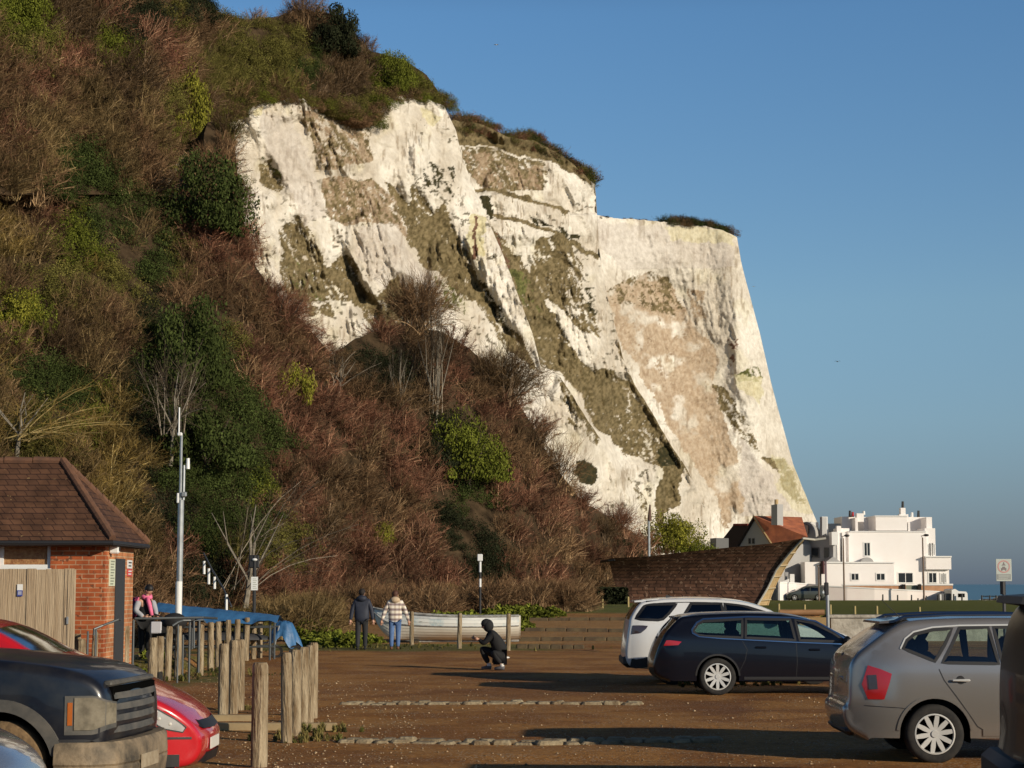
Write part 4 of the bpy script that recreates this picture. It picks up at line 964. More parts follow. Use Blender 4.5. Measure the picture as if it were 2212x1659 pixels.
c.bit('roof_rail', mat('roof_rail_metal', (.45, .47, .5), .12, metal=1), lambda b: [b.tube([(.62, s_ * .60, 1.54), (.72, s_ * .605, 1.585), (1.2, s_ * .61, 1.612), (2.0, s_ * .61, 1.615), (2.6, s_ * .60, 1.59), (2.75, s_ * .59, 1.54)], .019, 8) for s_ in (-1, 1)])
c.bit('spoiler', silver, lambda b: b.add([(.46, -.54, 1.535), (.46, .54, 1.535), (.78, .58, 1.572), (.78, -.58, 1.572), (.45, -.54, 1.51), (.45, .54, 1.51), (.6, .58, 1.52), (.6, -.58, 1.52)], [(0, 1, 2, 3), (4, 5, 1, 0), (7, 6, 5, 4), (0, 3, 7, 4), (1, 5, 6, 2)]))
c.bit('aerial', blackp, lambda b: b.cyl((.80, 0, 1.56), (.58, 0, 1.77), .006, .003, 6))
c.bit('rear_wiper', blackp, lambda b: [b.tube([(.14, -.1, 1.15), (.18, -.35, 1.19), (.2, -.62, 1.2)], .014, 6), b.ell((.13, -.1, 1.14), (.04, .05, .04))])
c.bit('rear_bumper_trim', blackp, lambda b: b.box((.10, 0, .335), (.14, 1.34, .12), 0, .05))
c.bit('tailgate_trim', silver, lambda b: b.box((.055, 0, .90), (.03, .9, .05), 0, .012))
c.bit('number_plate', plate_w, lambda b: b.box((.055, 0, .76), (.02, .52, .115), 0, .004))
c.bit('wing_mirror', silver, lambda b: [b.box((2.95, s_ * (c.sy(2.95, 1.1) + .10), 1.12), (.12, .2, .14), 0, .05) for s_ in (-1, 1)])
for u_ in (WU, WF): c.wheel(u_, WZ, .322, .865, 'ten', rim_r=.222, spin=.16)
c.inside(((1.05, .7), (2.15, .7)), .5, 3.2)

# ---- dark blue estate
blue = mat('dark_blue_metallic_paint', (.0035, .0045, .010), .30, metal=.1, coat=.45, spec=.35)
XB, YB = 2.5, 33.95
bb_ = lambda u: 1.055 - .055 * u if u < 3 else .89
c = Car('parked_car', 'dark navy blue estate car with chrome window line parked between white and taupe cars', (XB, YB, -.0), 0, blue, 4.77, .905,
        [(.3, .24), (.06, .32), (.0, .46), (.02, .62), (.09, .84), (.14, .93), (.22, 1.1), (.42, 1.30), (.50, 1.365), (.62, 1.385), (.95, 1.415), (1.6, 1.435), (2.2, 1.425), (2.75, 1.355), (3.2, 1.15), (3.62, .93), (4.2, .84), (4.6, .70), (4.75, .52), (4.72, .3), (4.6, .22)],
        bb_, 1.42, .2, ((.5, .15), (.7, .25)), .25)
w1 = [(.72, 1.13), (.80, 1.245), (.90, 1.295), (1.60, 1.335), (1.575, 1.01), (.92, 1.035), (.78, 1.06)]
w2 = [(1.64, 1.008), (1.665, 1.335), (2.45, 1.325), (2.52, .965)]
w3 = [(2.60, .962), (2.54, 1.322), (2.85, 1.27), (3.2, 1.09), (3.42, .935)]
tl = [(.10, .955), (.10, .90), (.16, .865), (.44, .88), (.50, .94), (.30, .965)]
WU, WF, WZ = 1.135, 3.93, .325
c.body([w1, w2, w3], [(WU, WZ), (WF, WZ)], .375, [tl], [lambda u, z: u < .48 and z > .98, lambda u, z: 2.8 < u < 3.6 and z > .95])
c.panel(1, 'window', glass_g, -.006); c.panel(2, 'window', glass_g, -.006); c.panel(3, 'window', glass_c, -.006); c.panel(4, 'tail_light', redl, .01)
c.screens.build('windscreen', glass_b, c.t, local=True, smooth=True)
for w_ in (w1, w2, w3): c.strip(w_, .045, 'window_seal', seal, .004, True)
c.strip([(.80, 1.035), (.70, 1.09), (.69, 1.15), (.78, 1.27), (.9, 1.335), (1.7, 1.375), (2.5, 1.36), (2.9, 1.30), (3.25, 1.10), (3.5, .92)], .028, 'chrome_strip', chrome, .012)
c.strip([(.80, 1.028), (1.2, .995), (2.5, .93), (3.4, .895)], .016, 'chrome_strip', chrome, .010)
c.strip([(2.53, .93), (2.54, .6), (2.52, .3)], .010, 'door_gap', seal, .0015); c.strip([(1.58, .95), (1.66, .8), (1.62, .62), (1.52, .42)], .010, 'door_gap', seal, .0015); c.strip([(3.5, .88), (3.52, .6), (3.5, .3)], .01, 'door_gap', seal, .0015)
c.strip([(1.6, .30), (3.4, .30)], .05, 'sill_trim', blackp, .008); c.strip([(WU + .385 * math.cos(a), WZ + .385 * math.sin(a)) for a in np.linspace(.05, math.pi - .05, 24)], .03, 'wheel_arch', blackp, .008)
c.bit('door_handle', blue, lambda b: [b.box((u_, s_ * (c.sy(u_, .84) + .02), z_), (.2, .03, .035), 0, .012) for u_, z_ in ((1.9, .84), (2.85, .80)) for s_ in (-1, 1)])
c.bit('roof_rail', mat('satin_rail', (.6, .6, .6), .3, metal=.9), lambda b: [b.tube([(.62, s_ * .58, 1.375), (.8, s_ * .59, 1.42), (1.6, s_ * .60, 1.448), (2.3, s_ * .60, 1.43), (2.65, s_ * .59, 1.37)], .016, 8) for s_ in (-1, 1)])
c.bit('spoiler', blue, lambda b: b.add([(.40, -.55, 1.365), (.40, .55, 1.365), (.75, .58, 1.402), (.75, -.58, 1.402), (.40, -.55, 1.34), (.40, .55, 1.34), (.6, .58, 1.35), (.6, -.58, 1.35)], [(0, 1, 2, 3), (4, 5, 1, 0), (7, 6, 5, 4), (0, 3, 7, 4), (1, 5, 6, 2)]))
c.bit('wing_mirror', blackp, lambda b: [b.box((3.42, s_ * (c.sy(3.4, .9) + .10), .97), (.13, .2, .14), 0, .05) for s_ in (-1, 1)])
c.bit('rear_wiper', blackp, lambda b: b.ell((.155, 0, .985), (.05, .06, .035)))
for u_ in (WU, WF): c.wheel(u_, WZ, .328, .87, 'ten', rim_r=.235, spin=.31)
c.inside(((1.55, .7), (2.6, .7)), .45, 3.4)

# ---- white off-roader
white = mat('white_car_paint', (.66, .665, .67), .3, coat=.8)
XW, YW = 2.22, 37.45
c = Car('parked_car', 'white off roader with black windows and black floating roof edge behind the navy estate', (XW, YW, 0), 0, white, 4.6, .95,
        [(.6, .30), (.12, .33), (.02, .42), (.0, .62), (.04, .95), (.08, 1.18), (.10, 1.30), (.24, 1.52), (.34, 1.60), (.5, 1.635), (.95, 1.665), (1.7, 1.665), (2.3, 1.62), (2.75, 1.50), (3.15, 1.28), (3.4, 1.12), (4.0, 1.05), (4.45, .92), (4.6, .7), (4.58, .4), (4.4, .3)],
        lambda u: 1.2, 1.62, .19, ((.5, .14), (.7, .22)), .34)
w1 = [(.20, 1.285), (.36, 1.50), (.42, 1.555), (1.02, 1.565), (.86, 1.38), (.74, 1.27), (.64, 1.25), (.3, 1.265)]
w2 = [(1.05, 1.22), (1.16, 1.36), (1.30, 1.57), (1.9, 1.575), (1.95, 1.22)]
w3 = [(2.0, 1.22), (1.96, 1.575), (2.3, 1.54), (2.75, 1.40), (3.1, 1.2)]
tl = [(.06, 1.15), (.44, 1.14), (.40, 1.08), (.3, 1.0), (.06, .97)]
WU, WF, WZ = .92, 3.66, .36
c.body([w1, w2, w3], [(WU, WZ), (WF, WZ)], .44, [tl], [lambda u, z: u < .34 and z > 1.25, lambda u, z: 2.4 < u < 3.4 and z > 1.14])
for k in range(3): c.panel(k + 1, 'window', glass_d, -.004)
c.panel(4, 'tail_light', darkl, .012)
c.screens.build('windscreen', glass_d, c.t, local=True, smooth=True)
for w_ in (w1, w2, w3): c.strip(w_, .05, 'window_seal', seal, .004, True)
c.strip([(.42, 1.60), (1.2, 1.615), (2.0, 1.60)], .05, 'roof_edge', seal, .003)
c.strip([(.1, .42), (.2, .40), (.46, .44), (.48, .52)], .18, 'lower_cladding', blackp, .012)
c.strip([(WU + .45 * math.cos(a), WZ + .45 * math.sin(a)) for a in np.linspace(.05, math.pi - .05, 22)], .06, 'wheel_arch', blackp, .012)
c.strip([(1.4, .40), (3.2, .40)], .12, 'sill_trim', blackp, .01)
c.bit('rear_bumper', blackp, lambda b: b.box((.10, 0, .45), (.28, 1.62, .26), 0, .08))
c.bit('spoiler', white, lambda b: b.add([(.20, -.62, 1.625), (.20, .62, 1.625), (.7, .64, 1.672), (.7, -.64, 1.672), (.20, -.62, 1.595), (.20, .62, 1.595), (.6, .64, 1.61), (.6, -.64, 1.61)], [(0, 1, 2, 3), (4, 5, 1, 0), (7, 6, 5, 4), (0, 3, 7, 4), (1, 5, 6, 2)]))
c.bit('roof_fin', blackp, lambda b: b.add([(.85, -.03, 1.66), (1.15, 0, 1.66), (.85, .03, 1.66), (.88, 0, 1.74)], [(0, 1, 3), (1, 2, 3), (2, 0, 3)]))
c.bit('wing_mirror', blackp, lambda b: [b.box((3.0, s_ * (c.sy(2.9, 1.2) + .12), 1.26), (.14, .22, .2), 0, .05) for s_ in (-1, 1)])
c.bit('badge', mat('badge_grey', (.25, .26, .26), .4, metal=.5), lambda b: b.lathe((.93, -(c.sy(.93, 1.27) + .006), 1.27), [(0, -.006), (.045, -.004), (.05, 0)], 14, 'Y'))
for u_ in (WU, WF): c.wheel(u_, WZ, .365, .90, 'five', rim_r=.25, spin=.2)
c.inside(((1.3, .8), (2.3, .8)), .6, 3.0)

# ---- dusty black off-roader at the left, seen from its front wing
black = mat('dusty_black_paint', (.008, .009, .014), .34, coat=.4, col2=(.03, .028, .026), scale=2.4, cut=(.45, .75))
mud = mat('muddy_bumper', (.05, .042, .030), .7, col2=(.27, .205, .13), scale=3.0, bump=.25, bscale=20, cut=(.35, .62), detail=8)
fog_h = mat('dusty_headlamp', (.13, .115, .085), .18, coat=.8, col2=(.26, .23, .17), scale=7)
greyp = mat('dusty_grey_plastic', (.06, .06, .056), .6, col2=(.115, .105, .09), scale=5)
XN = -3.20; L4 = 4.70
Hf = .03
c = Car('parked_car', 'dusty black off roader with muddy bumper and square headlamp at the left edge', (XN - L4 * math.cos(R(-5)), 16.62 + L4 * math.sin(R(5)) , Hf), R(-5), black, L4, .94,
        [(.2, .5), (0, .6), (.02, 1.2), (.2, 1.85), (.6, 1.93), (2.1, 1.93), (2.4, 1.80), (2.78, 1.40), (2.86, 1.34), (3.5, 1.292), (4.05, 1.24), (4.35, 1.165), (4.47, 1.09), (4.53, .99), (4.55, .8), (4.55, .62), (4.5, .5)],
        lambda u: 1.16 if u < 3.0 else 1.12, 1.9, .14, ((.3, .1), (.85, .24)), .55)
w1 = [(1.95, 1.2), (1.98, 1.75), (2.25, 1.7), (2.6, 1.32), (2.62, 1.2)]; w0 = [(1.0, 1.2), (1.0, 1.75), (1.85, 1.75), (1.85, 1.2)]
WF, WZ = 3.66, .385
hl = [(4.10, 1.035), (4.34, 1.03), (4.47, .98), (4.495, .82), (4.47, .66), (4.12, .655)]
c.body([w0, w1], [(WF, WZ), (.95, WZ)], .475, [], [lambda u, z: 2.2 < u < 2.82 and z > 1.36], rr=.09)
c.panel(1, 'window', glass_d, -.004); c.panel(2, 'window', glass_d, -.004); c.screens.build('windscreen', glass_b, c.t, local=True, smooth=True)
c.strip([(WF + .52 * math.cos(a), WZ + .52 * math.sin(a)) for a in np.linspace(.22, math.pi - .1, 26)], .10, 'wheel_arch', greyp, .022)
hx = MB()
ysd = lambda u, z: -c.sy(u, z)
def corner_panel(b, u0, u1, z0, z1, off, n=10, face=None, chamf=0):
    vs = []; us_ = np.linspace(u0, u1, n)
    for k_, z in enumerate((z0, z1)):
        for u in us_:
            ch_ = max(0, u - (u1 - .09)) * .4 * (1 if u1 - u0 > .2 else 0); vs.append((u, -(c.sy(u, (z0 + z1) / 2) + off), z + (ch_ if k_ == 0 else -ch_)))
    b.add(vs, [(i, i + 1, n + i + 1, n + i) for i in range(n - 1)])
    e = vs[n - 1]; return e
for nm, m_, u0, u1, z0, z1, of in (('indicator_lamp', oran, 4.245, 4.285, .74, .93, .016), ('headlight', fog_h, 4.30, 4.54, .70, .97, .02), ('headlight_surround', greyp, 4.22, 4.545, .66, .985, .008), ('wing_trim', blackp, 4.14, 4.5, .60, .625, .02)):
    b = MB(); corner_panel(b, u0, u1, z0, z1, of)
    if nm.startswith('headl'):
        y_ = c.sy(4.535, .85) + of
        b.add([(4.535, -y_, z0 + .035), (4.585, -y_ + .17, z0 + .05), (4.585, -y_ + .17, z1 - .06), (4.535, -y_, z1 - .035)], [(0, 1, 2, 3)])
    b.build(nm, m_, c.t, local=True)
def f_(b):
    for k in range(4): b.add([(4.56, -.62, .66 + k * .095), (4.60, -.4, .66 + k * .095), (4.62, 0, .66 + k * .095), (4.60, .4, .66 + k * .095), (4.56, .62, .66 + k * .095)] + [(4.55, -.62, .71 + k * .095), (4.59, -.4, .715 + k * .095), (4.61, 0, .715 + k * .095), (4.59, .4, .715 + k * .095), (4.55, .62, .71 + k * .095)], [(i, i + 1, i + 6, i + 5) for i in range(4)])
c.bit('grille', greyp, f_)
c.bit('grille_gap', voidm, lambda b: b.box((4.53, 0, .84), (.05, 1.25, .42), 0, .01))
def bump(b):
    pr = [(.40, -.08), (.60, -.03), (.62, .0), (.57, .045), (.40, .055), (.24, .02), (.18, -.06)]
    st = [(4.15, -.945), (4.3, -.95), (4.45, -.93), (4.62, -.80), (4.70, -.5), (4.72, 0), (4.70, .5), (4.62, .80), (4.45, .93), (4.3, .95), (4.15, .945)]
    vs = []
    for i, (u, y) in enumerate(st):
        a = st[max(i - 1, 0)]; d = st[min(i + 1, 10)]; tx, ty = d[0] - a[0], d[1] - a[1]; l = math.hypot(tx, ty); nx, ny = ty / l, -tx / l
        for z, o_ in ((.60, -.12), (.60, -.02), (.56, .01), (.42, .02), (.40, .005), (.38, .02), (.22, -.0), (.17, -.08)): vs.append((u + nx * o_, y + ny * o_, z))
    b.add(vs, [(i * 8 + k, (i + 1) * 8 + k, (i + 1) * 8 + k + 1, i * 8 + k + 1) for i in range(10) for k in range(7)] + [tuple(range(8)), tuple(range(87, 79, -1))])
c.bit('front_bumper', mud, bump)
c.bit('number_plate', mat('dirty_plate', (.40, .34, .24), .7, col2=(.26, .2, .13), scale=8), lambda b: b.box((4.735, -.12, .40), (.012, .52, .12), 0, .003))
c.bit('bonnet_gap', seal, lambda b: b.tube([(2.9, -.86, 1.27), (3.3, -.86, 1.255), (3.8, -.87, 1.225), (4.25, -.83, 1.135), (4.47, -.74, 1.06)], .006, 5))
c.bit('bonnet_trim', greyp, lambda b: b.box((4.50, 0, 1.075), (.08, 1.3, .05), 0, .015))
c.bit('wing_mirror', blackp, lambda b: [b.box((2.55, s_ * (c.sy(2.5, 1.1) + .12), 1.36), (.14, .22, .24), 0, .05) for s_ in (-1, 1)])
c.wheel(WF, WZ, .385, .90, 'five', rim_r=.235, tyre_m=rubmud, w_=.24, rim_m=mat('muddy_alloy', (.2, .15, .1), .6)); c.wheel(.95, WZ, .385, .90, 'five', rim_r=.235, tyre_m=rubmud, w_=.24, rim_m=MATS['muddy_alloy'])
c.inside(((1.5, .8), (2.3, .8)), .7, 3.0)

# ---- red hatchback behind it
redp = mat('red_car_paint', (.50, .012, .02), .25, coat=1)
LR = 4.34; XNR = -3.07
def ur(u): return LR - u
c = Car('parked_car', 'bright red hatchback with its nose showing beyond the dusty black off roader', (XNR - LR, 19.2, 0), 0, redp, LR, .90,
        [(.2, .3), (0, .45), (.05, .9), (.4, 1.45), (.8, 1.55), (1.4, 1.60), (2.0, 1.585), (2.3, 1.50), (2.78, 1.225), (3.1, 1.14), (3.45, 1.03), (3.74, .90), (4.02, .77), (4.20, .64), (4.31, .50), (4.34, .42), (4.33, .28), (4.24, .17), (4.1, .15)],
        lambda u: 1.12 - .0 * u if u < 2.8 else .95, 1.58, .18, ((.4, .12), (.9, .34)), .2)
w1 = [(1.55, 1.14), (1.5, 1.46), (1.9, 1.46), (2.55, 1.16)]
WF, WZ = 3.46, .32
hl = [(3.74, .80), (3.93, .735), (4.10, .63), (4.2, .55), (4.17, .50), (4.0, .54), (3.84, .64)]
c.body([w1], [(WF, WZ), (.8, WZ)], .37, [hl], [lambda u, z: 2.28 < u < 2.80 and z > 1.22])
c.panel(1, 'window', glass_c, -.004); c.panel(2, 'headlight', whl, .006); c.screens.build('windscreen', glass_s, c.t, local=True, smooth=True)
c.strip(hl, .012, 'headlight_seal', seal, .008, True)
c.bit('lamp_reflector', plate_w, lambda b: [b.ell((u_, -c.sy(u_, z_) - .002, z_), (.022, .012, .018), 10, 6) for u_, z_ in ((3.95, .64), (4.05, .585), (3.87, .71))])
c.bit('upper_grille', seal, lambda b: b.add([(4.125, -.56, .665), (4.27, -.42, .60), (4.31, 0, .60), (4.27, .42, .60), (4.125, .56, .665), (4.235, -.58, .575), (4.335, -.42, .52), (4.37, 0, .51), (4.335, .42, .52), (4.235, .58, .575)], [(i, i + 1, i + 6, i + 5) for i in range(4)]))
c.bit('number_plate', plate_w, lambda b: b.box((4.375, -.02, .36), (.012, .52, .115), 0, .003))
text_plate(c.t, 'LO5 RED'[:0] or 'GX 05', (4.383, -.02, .36), (math.pi / 2, 0, math.pi / 2), .09, ink) if False else None
c.strip([(3.75, .455), (4.12, .445), (4.25, .44)], .022, 'bumper_strip', seal, .008)
c.strip([(3.93, .23), (4.14, .225)], .12, 'fog_lamp_recess', seal, .006)
c.bit('lower_grille', seal, lambda b: b.add([(4.27, -.50, .28), (4.36, -.3, .28), (4.37, .3, .28), (4.27, .5, .28), (4.24, -.5, .19), (4.33, -.3, .18), (4.34, .3, .18), (4.24, .5, .19)], [(0, 1, 5, 4), (1, 2, 6, 5), (2, 3, 7, 6)]))
c.wheel(WF, WZ, .32, .86, 'five'); c.wheel(.8, WZ, .32, .86, 'five'); c.inside(((1.1, .7), (1.9, .7)), .45, 2.6)

# ---- silver blue car in the bottom left corner
silb = mat('silver_blue_paint', (.30, .33, .38), .22, metal=.65, coat=1)
LS = 4.1; XS = -3.10
c = Car('parked_car', 'silver blue car with only its bonnet and headlamp showing in the bottom left corner', (XS - LS, 12.25, .0), R(-3), silb, LS, .86,
        [(.2, .3), (0, .45), (.05, .9), (.4, 1.40), (.8, 1.50), (1.8, 1.53), (2.2, 1.44), (2.7, 1.19), (3.0, 1.12), (3.4, 1.06), (3.7, .985), (3.92, .89), (4.04, .79), (4.08, .70), (4.09, .5), (4.06, .3), (3.9, .2)],
        lambda u: 1.02, 1.5, .18, ((.4, .12), (1.0, .38)), .2)
hl = [(3.35, .90), (3.60, .86), (3.86, .79), (3.98, .74), (3.97, .66), (3.7, .68), (3.45, .76)]
c.body([[(1.5, 1.05), (1.5, 1.4), (1.9, 1.4), (2.5, 1.08)]], [(3.3, .31), (.75, .31)], .36, [hl], [lambda u, z: 2.15 < u < 2.7 and z > 1.2])
c.panel(1, 'window', glass_c, -.004); c.panel(2, 'headlight', whl, .004); c.screens.build('windscreen', glass_b, c.t, local=True, smooth=True)
c.strip([(3.3, .92), (3.60, .885), (3.88, .81), (4.0, .75)], .02, 'headlight_trim', chrome, .012); c.strip(hl, .016, 'headlight_seal', seal, .006, True)
c.bit('bonnet_gap', seal, lambda b: b.tube([(2.8, -.78, 1.08), (3.3, -.765, 1.0), (3.7, -.69, .93), (3.95, -.55, .85)], .006, 5))
c.wheel(3.3, .31, .31, .82, 'five'); c.wheel(.75, .31, .31, .82, 'five'); c.inside(((1.1, .7), (1.9, .7)), .45, 2.4)

# ---- black van at the right edge
vblk = mat('black_van_paint', (.008, .0075, .007), .42, coat=.15, col2=(.016, .014, .011), scale=1.5, spec=.25)
c = Car('parked_van', 'black van with roof spoiler and red and white tail lamp at the right edge', (4.16, 15.95, 0), R(-7), vblk, 4.9, .95,
        [(.35, .14), (.02, .17), (.0, .42), (.1, .5), (.10, 1.05), (.12, 1.3), (.18, 1.60), (.27, 1.76), (.42, 1.83), (1.2, 1.87), (3.2, 1.87), (3.7, 1.7), (4.2, 1.15), (4.7, 1.0), (4.88, .7), (4.88, .3), (4.7, .22)],
        lambda u: 1.15, 1.9, .09, ((.32, .09), (.6, .2)), .24, cat='van')
tl = [(.14, 1.08), (.27, 1.07), (.28, .74), (.15, .74)]
c.body([[(.62, 1.18), (.66, 1.68), (1.9, 1.72), (1.9, 1.16)]], [(1.0, .33), (4.0, .33)], .40, [tl], [lambda u, z: u < .34 and z > 1.2])
c.panel(1, 'window', glass_d, -.004); c.panel(2, 'tail_light', redl, .012); c.screens.build('rear_window', mat('tinted_screen', (.006, .006, .007), .35, spec=.15), c.t, local=True, smooth=True)
c.bit('reversing_lamp', whl, lambda b: b.box((.21, -c.sy(.2, .90) - .014, .91), (.12, .012, .11), 0, .004))
c.bit('spoiler', blackp, lambda b: b.add([(.10, -.74, 1.85), (.10, .74, 1.85), (.7, .76, 1.89), (.7, -.76, 1.89), (.08, -.74, 1.79), (.08, .74, 1.79), (.4, .76, 1.74), (.4, -.76, 1.74)], [(0, 1, 2, 3), (4, 5, 1, 0), (7, 6, 5, 4), (0, 3, 7, 4), (1, 5, 6, 2)]))
c.bit('tailgate_trim', alloy, lambda b: b.box((.115, .35, 1.17), (.03, .7, .018), 0, .004))
c.bit('rear_bumper', blackp, lambda b: b.box((.04, 0, .36), (.24, 1.76, .30), 0, .07))
c.bit('number_plate', plate_w, lambda b: b.box((.085, 0, .85), (.02, .5, .11), 0, .003))
c.wheel(1.0, .33, .335, .90, 'five'); c.wheel(4.0, .33, .335, .90, 'five'); c.inside(((3.0, .8),), .6)

# ---- small grey hatchback by the far wall
gg = mat('olive_grey_paint', (.045, .05, .042), .35, coat=.5)
Yf = 194; xf = WX(1772, Yf)
c = Car('parked_car', 'small olive grey hatchback parked by the low wall in front of the houses', (xf, Yf, h1(xf, Yf)), math.pi, gg, 4.0, .85,
        [(.2, .3), (0, .45), (.03, .85), (.25, 1.3), (.5, 1.46), (1.2, 1.52), (1.9, 1.5), (2.4, 1.33), (3.05, .98), (3.6, .86), (3.95, .68), (4.0, .45), (3.9, .25)],
        lambda u: .98, 1.5, .18, ((.4, .12), (.6, .2)), .22)
c.body([[(.65, 1.0), (.7, 1.3), (1.5, 1.38), (1.55, .98)], [(1.62, .98), (1.58, 1.38), (1.95, 1.36), (2.7, .97)]], [(.75, .31), (3.2, .31)], .36, [[(.08, .98), (.3, .95), (.3, .75), (.08, .75)]], [lambda u, z: u < .4 and z > .95, lambda u, z: 2.0 < u < 3.0 and z > 1.0])
c.panel(1, 'window', glass_d, -.004); c.panel(2, 'window', glass_d, -.004); c.panel(3, 'tail_light', whl, .01); c.screens.build('windscreen', glass_d, c.t, local=True, smooth=True)
c.wheel(.75, .31, .31, .8, 'five'); c.wheel(3.2, .31, .31, .8, 'five'); c.inside(((1.3, .7),), .45)
# ------------------------------------------------------------------ brick hut with hipped tile roof
brick = brickmat('red_brick', (.40, .105, .035), (.33, .075, .025), (.42, .24, .14), .235, .082, .010, spots=((.16, .06, .03), 9, .62))
brick2 = brickmat('sunlit_brick', (.50, .20, .085), (.42, .15, .06), (.50, .33, .2), .235, .082, .010)  # second brick: same as the front wall, brightened to paint in the sunlight
tilem = brickmat('roof_tile', (.120, .058, .032), (.082, .040, .024), (.03, .014, .01), .19, .1073, .008, spots=((.30, .2, .09), 14, .70), rough=.8, bump=.3)
ridgem = mat('ridge_tile', (.16, .075, .04), .85, col2=(.10, .05, .03), scale=5)
whitep = mat('white_gloss', (.74, .75, .74), .4); dk = mat('dark_recess', (.012, .010, .009), .9)
greym = mat('galvanised_steel', (.42, .44, .45), .42, metal=.5, col2=(.30, .32, .33), scale=4)
HY = 33.0; xr = WX(250, HY); zE = W(250, 1166, HY).z; zR = zE * 20 / 13; YB2 = 36.0
t_ = thing('brick_hut', 'small red brick hut with hipped brown tile roof behind the timber fence', 'hut', (-9.5, 34.6, 0))
wf = HY + .25; xw = WX(237, wf + .05); xl = -15.5
def wall(b, x0, x1, y0, y1, z0, z1): b.bb((x0, y0, z0), (x1, y1, z1))
wx0, wx1 = WX(8, wf), WX(119, wf); wz0, wz1 = W(60, 1228, wf).z, W(60, 1165, wf).z
b = MB(); wall(b, xl, wx0, wf, wf + .25, -.1, zE - .03); wall(b, wx1, xw, wf, wf + .25, -.1, zE - .03); wall(b, wx0 , wx1, wf, wf + .25, -.1, wz0); wall(b, wx0, wx1, wf, wf + .25, wz1 - .02, zE - .03)
wall(b, xl, xw - .25, YB2 - .5, YB2 - .25, -.1, zE - .03); wall(b, xl, xl + .25, wf + .25, YB2 - .5, -.1, zE - .03)
b.build('wall', brick, t_)
xd0 = wf + .50; b = MB(); dy0, dy1 = 34.12, 34.92
b.bb((xw - .25, wf + .25, -.1), (xw, dy0, zE - .03)); b.bb((xw - .25, dy1, -.1), (xw, YB2 - .25, zE - .03)); b.bb((xw - .25, dy0, 2.42), (xw, dy1, zE - .03)); b.build('side_wall', brick2, t_)
d_ = MB().bb((xw - .06, dy0 + .002, -.1), (xw + .02, dy1 - .002, 2.42)).build('door', mat('charcoal_door', (.035, .037, .04), .5), t_)
# roof: overlapping courses of tiles
b = MB(); x0, x1, y0, y1 = xl - .4, xr + .02, HY - .12, YB2; n = 7; ym = (y0 + y1) / 2; hh = (y1 - y0) / 2; rx = 1.28
for i in range(n):
    a, c_ = i / n, (i + 1) / n; za, zb = zE + (zR - zE) * a, zE + (zR - zE) * c_ + .012
    def ring(t, e): return [(x0 - e, y0 + hh * t - e), (x1 - rx * t + e, y0 + hh * t - e), (x1 - rx * t + e, y1 - hh * t + e), (x0 - e, y1 - hh * t + e)]
    lo, hi = ring(a, .02), ring(c_ * .999, 0); vs = [(p[0], p[1], za - .012) for p in lo] + [(p[0], p[1], za + .012) for p in lo] + [(p[0], p[1], zb) for p in hi]
    b.add(vs, [(0, 1, 5, 4), (1, 2, 6, 5), (2, 3, 7, 6), (3, 0, 4, 7), (4, 5, 9, 8), (5, 6, 10, 9), (6, 7, 11, 10), (7, 4, 8, 11)])
ro = b.build('roof', tilem, t_)
b = MB(); 
for p0, p1 in (((x0, ym, zR), (x1 - rx, ym, zR)), ((x1 - rx, ym, zR), (x1 + .02, y0 - .02, zE)), ((x1 - rx, ym, zR), (x1 + .02, y1 + .02, zE))):
    k = 14; P0, P1 = Vector(p0), Vector(p1)
    for i in range(k): b.cyl(P0.lerp(P1, i / k) + Vector((0, 0, .035)), P0.lerp(P1, (i + .97) / k) + Vector((0, 0, .025)), .075, .065, 8)
b.build('ridge_tile', ridgem, ro)
MB().bb((x0, y0 + .05, zE - .11), (x1 - .04, y1 - .05, zE - .02)).build('eaves_board', mat('dark_eaves', (.05, .035, .028), .8), t_)
MB().tube([(x0, y0 - .03, zE - .06), (x1 + .03, y0 - .03, zE - .06), (x1 + .03, y1, zE - .06)], .045, 8).build('gutter', blackp, t_)
wn = thing('x', None, None); wn.name = 'window'; wn.parent = t_
b = MB(); f = .07
b.bb((wx0, wf + .06, wz0), (wx0 + f, wf + .16, wz1)); b.bb((wx1 - f, wf + .06, wz0), (wx1, wf + .16, wz1)); b.bb((wx0, wf + .055, wz1 - f), (wx1, wf + .155, wz1)); b.bb((wx0, wf + .05, wz0), (wx1, wf + .15, wz0 + f))
b.build('frame', whitep, wn); MB().bb((wx0, wf - .04, wz0 - .05), (wx1 + .02, wf + .05, wz0)).build('sill', whitep, wn)
MB().bb((wx0 + f, wf + .11, wz0 + f), (wx1 - f, wf + .13, wz1 - f)).build('pane', mat('obscured_glass', (.22, .085, .03), .35, col2=(.40, .22, .09), scale=12, bump=.4, bscale=40), wn)
b = MB().box((xw + .09, wf + .36, W(273, 1185, wf).z), (.17, .13, .17), 0, .02); ob = b.build('security_camera', whitep, t_); MB().cyl((xw + .178, wf + .36, W(273, 1185, wf).z), (xw + .188, wf + .36, W(273, 1185, wf).z), .04, .04, 12).build('lens', blackp, ob)
def notice(px, y0_, y1_, Y, wd, m, nm='notice', lines=6, border=None, parent=None):
    z1, z0 = W(px, y0_, Y).z, W(px, y1_, Y).z; o = MB().bb((xw + .003, Y - wd / 2, z0), (xw + .018, Y + wd / 2, z1)).build(nm, m, parent)
    b = MB()
    for i in range(lines): zz = z1 - (z1 - z0) * (i + .8) / (lines + .6); b.bb((xw + .019, Y - wd * .36, zz - .012), (xw + .021, Y + wd * (.36 - .1 * (i % 3)), zz + .012))
    b.build('lettering', border or MATS['black_lettering'], o)
    return o
notice(247, 1208, 1266, 33.82, .46, mat('pale_green_sheet', (.62, .66, .50), .6), parent=t_, lines=9, border=mat('grey_lettering', (.25, .27, .2), .7))
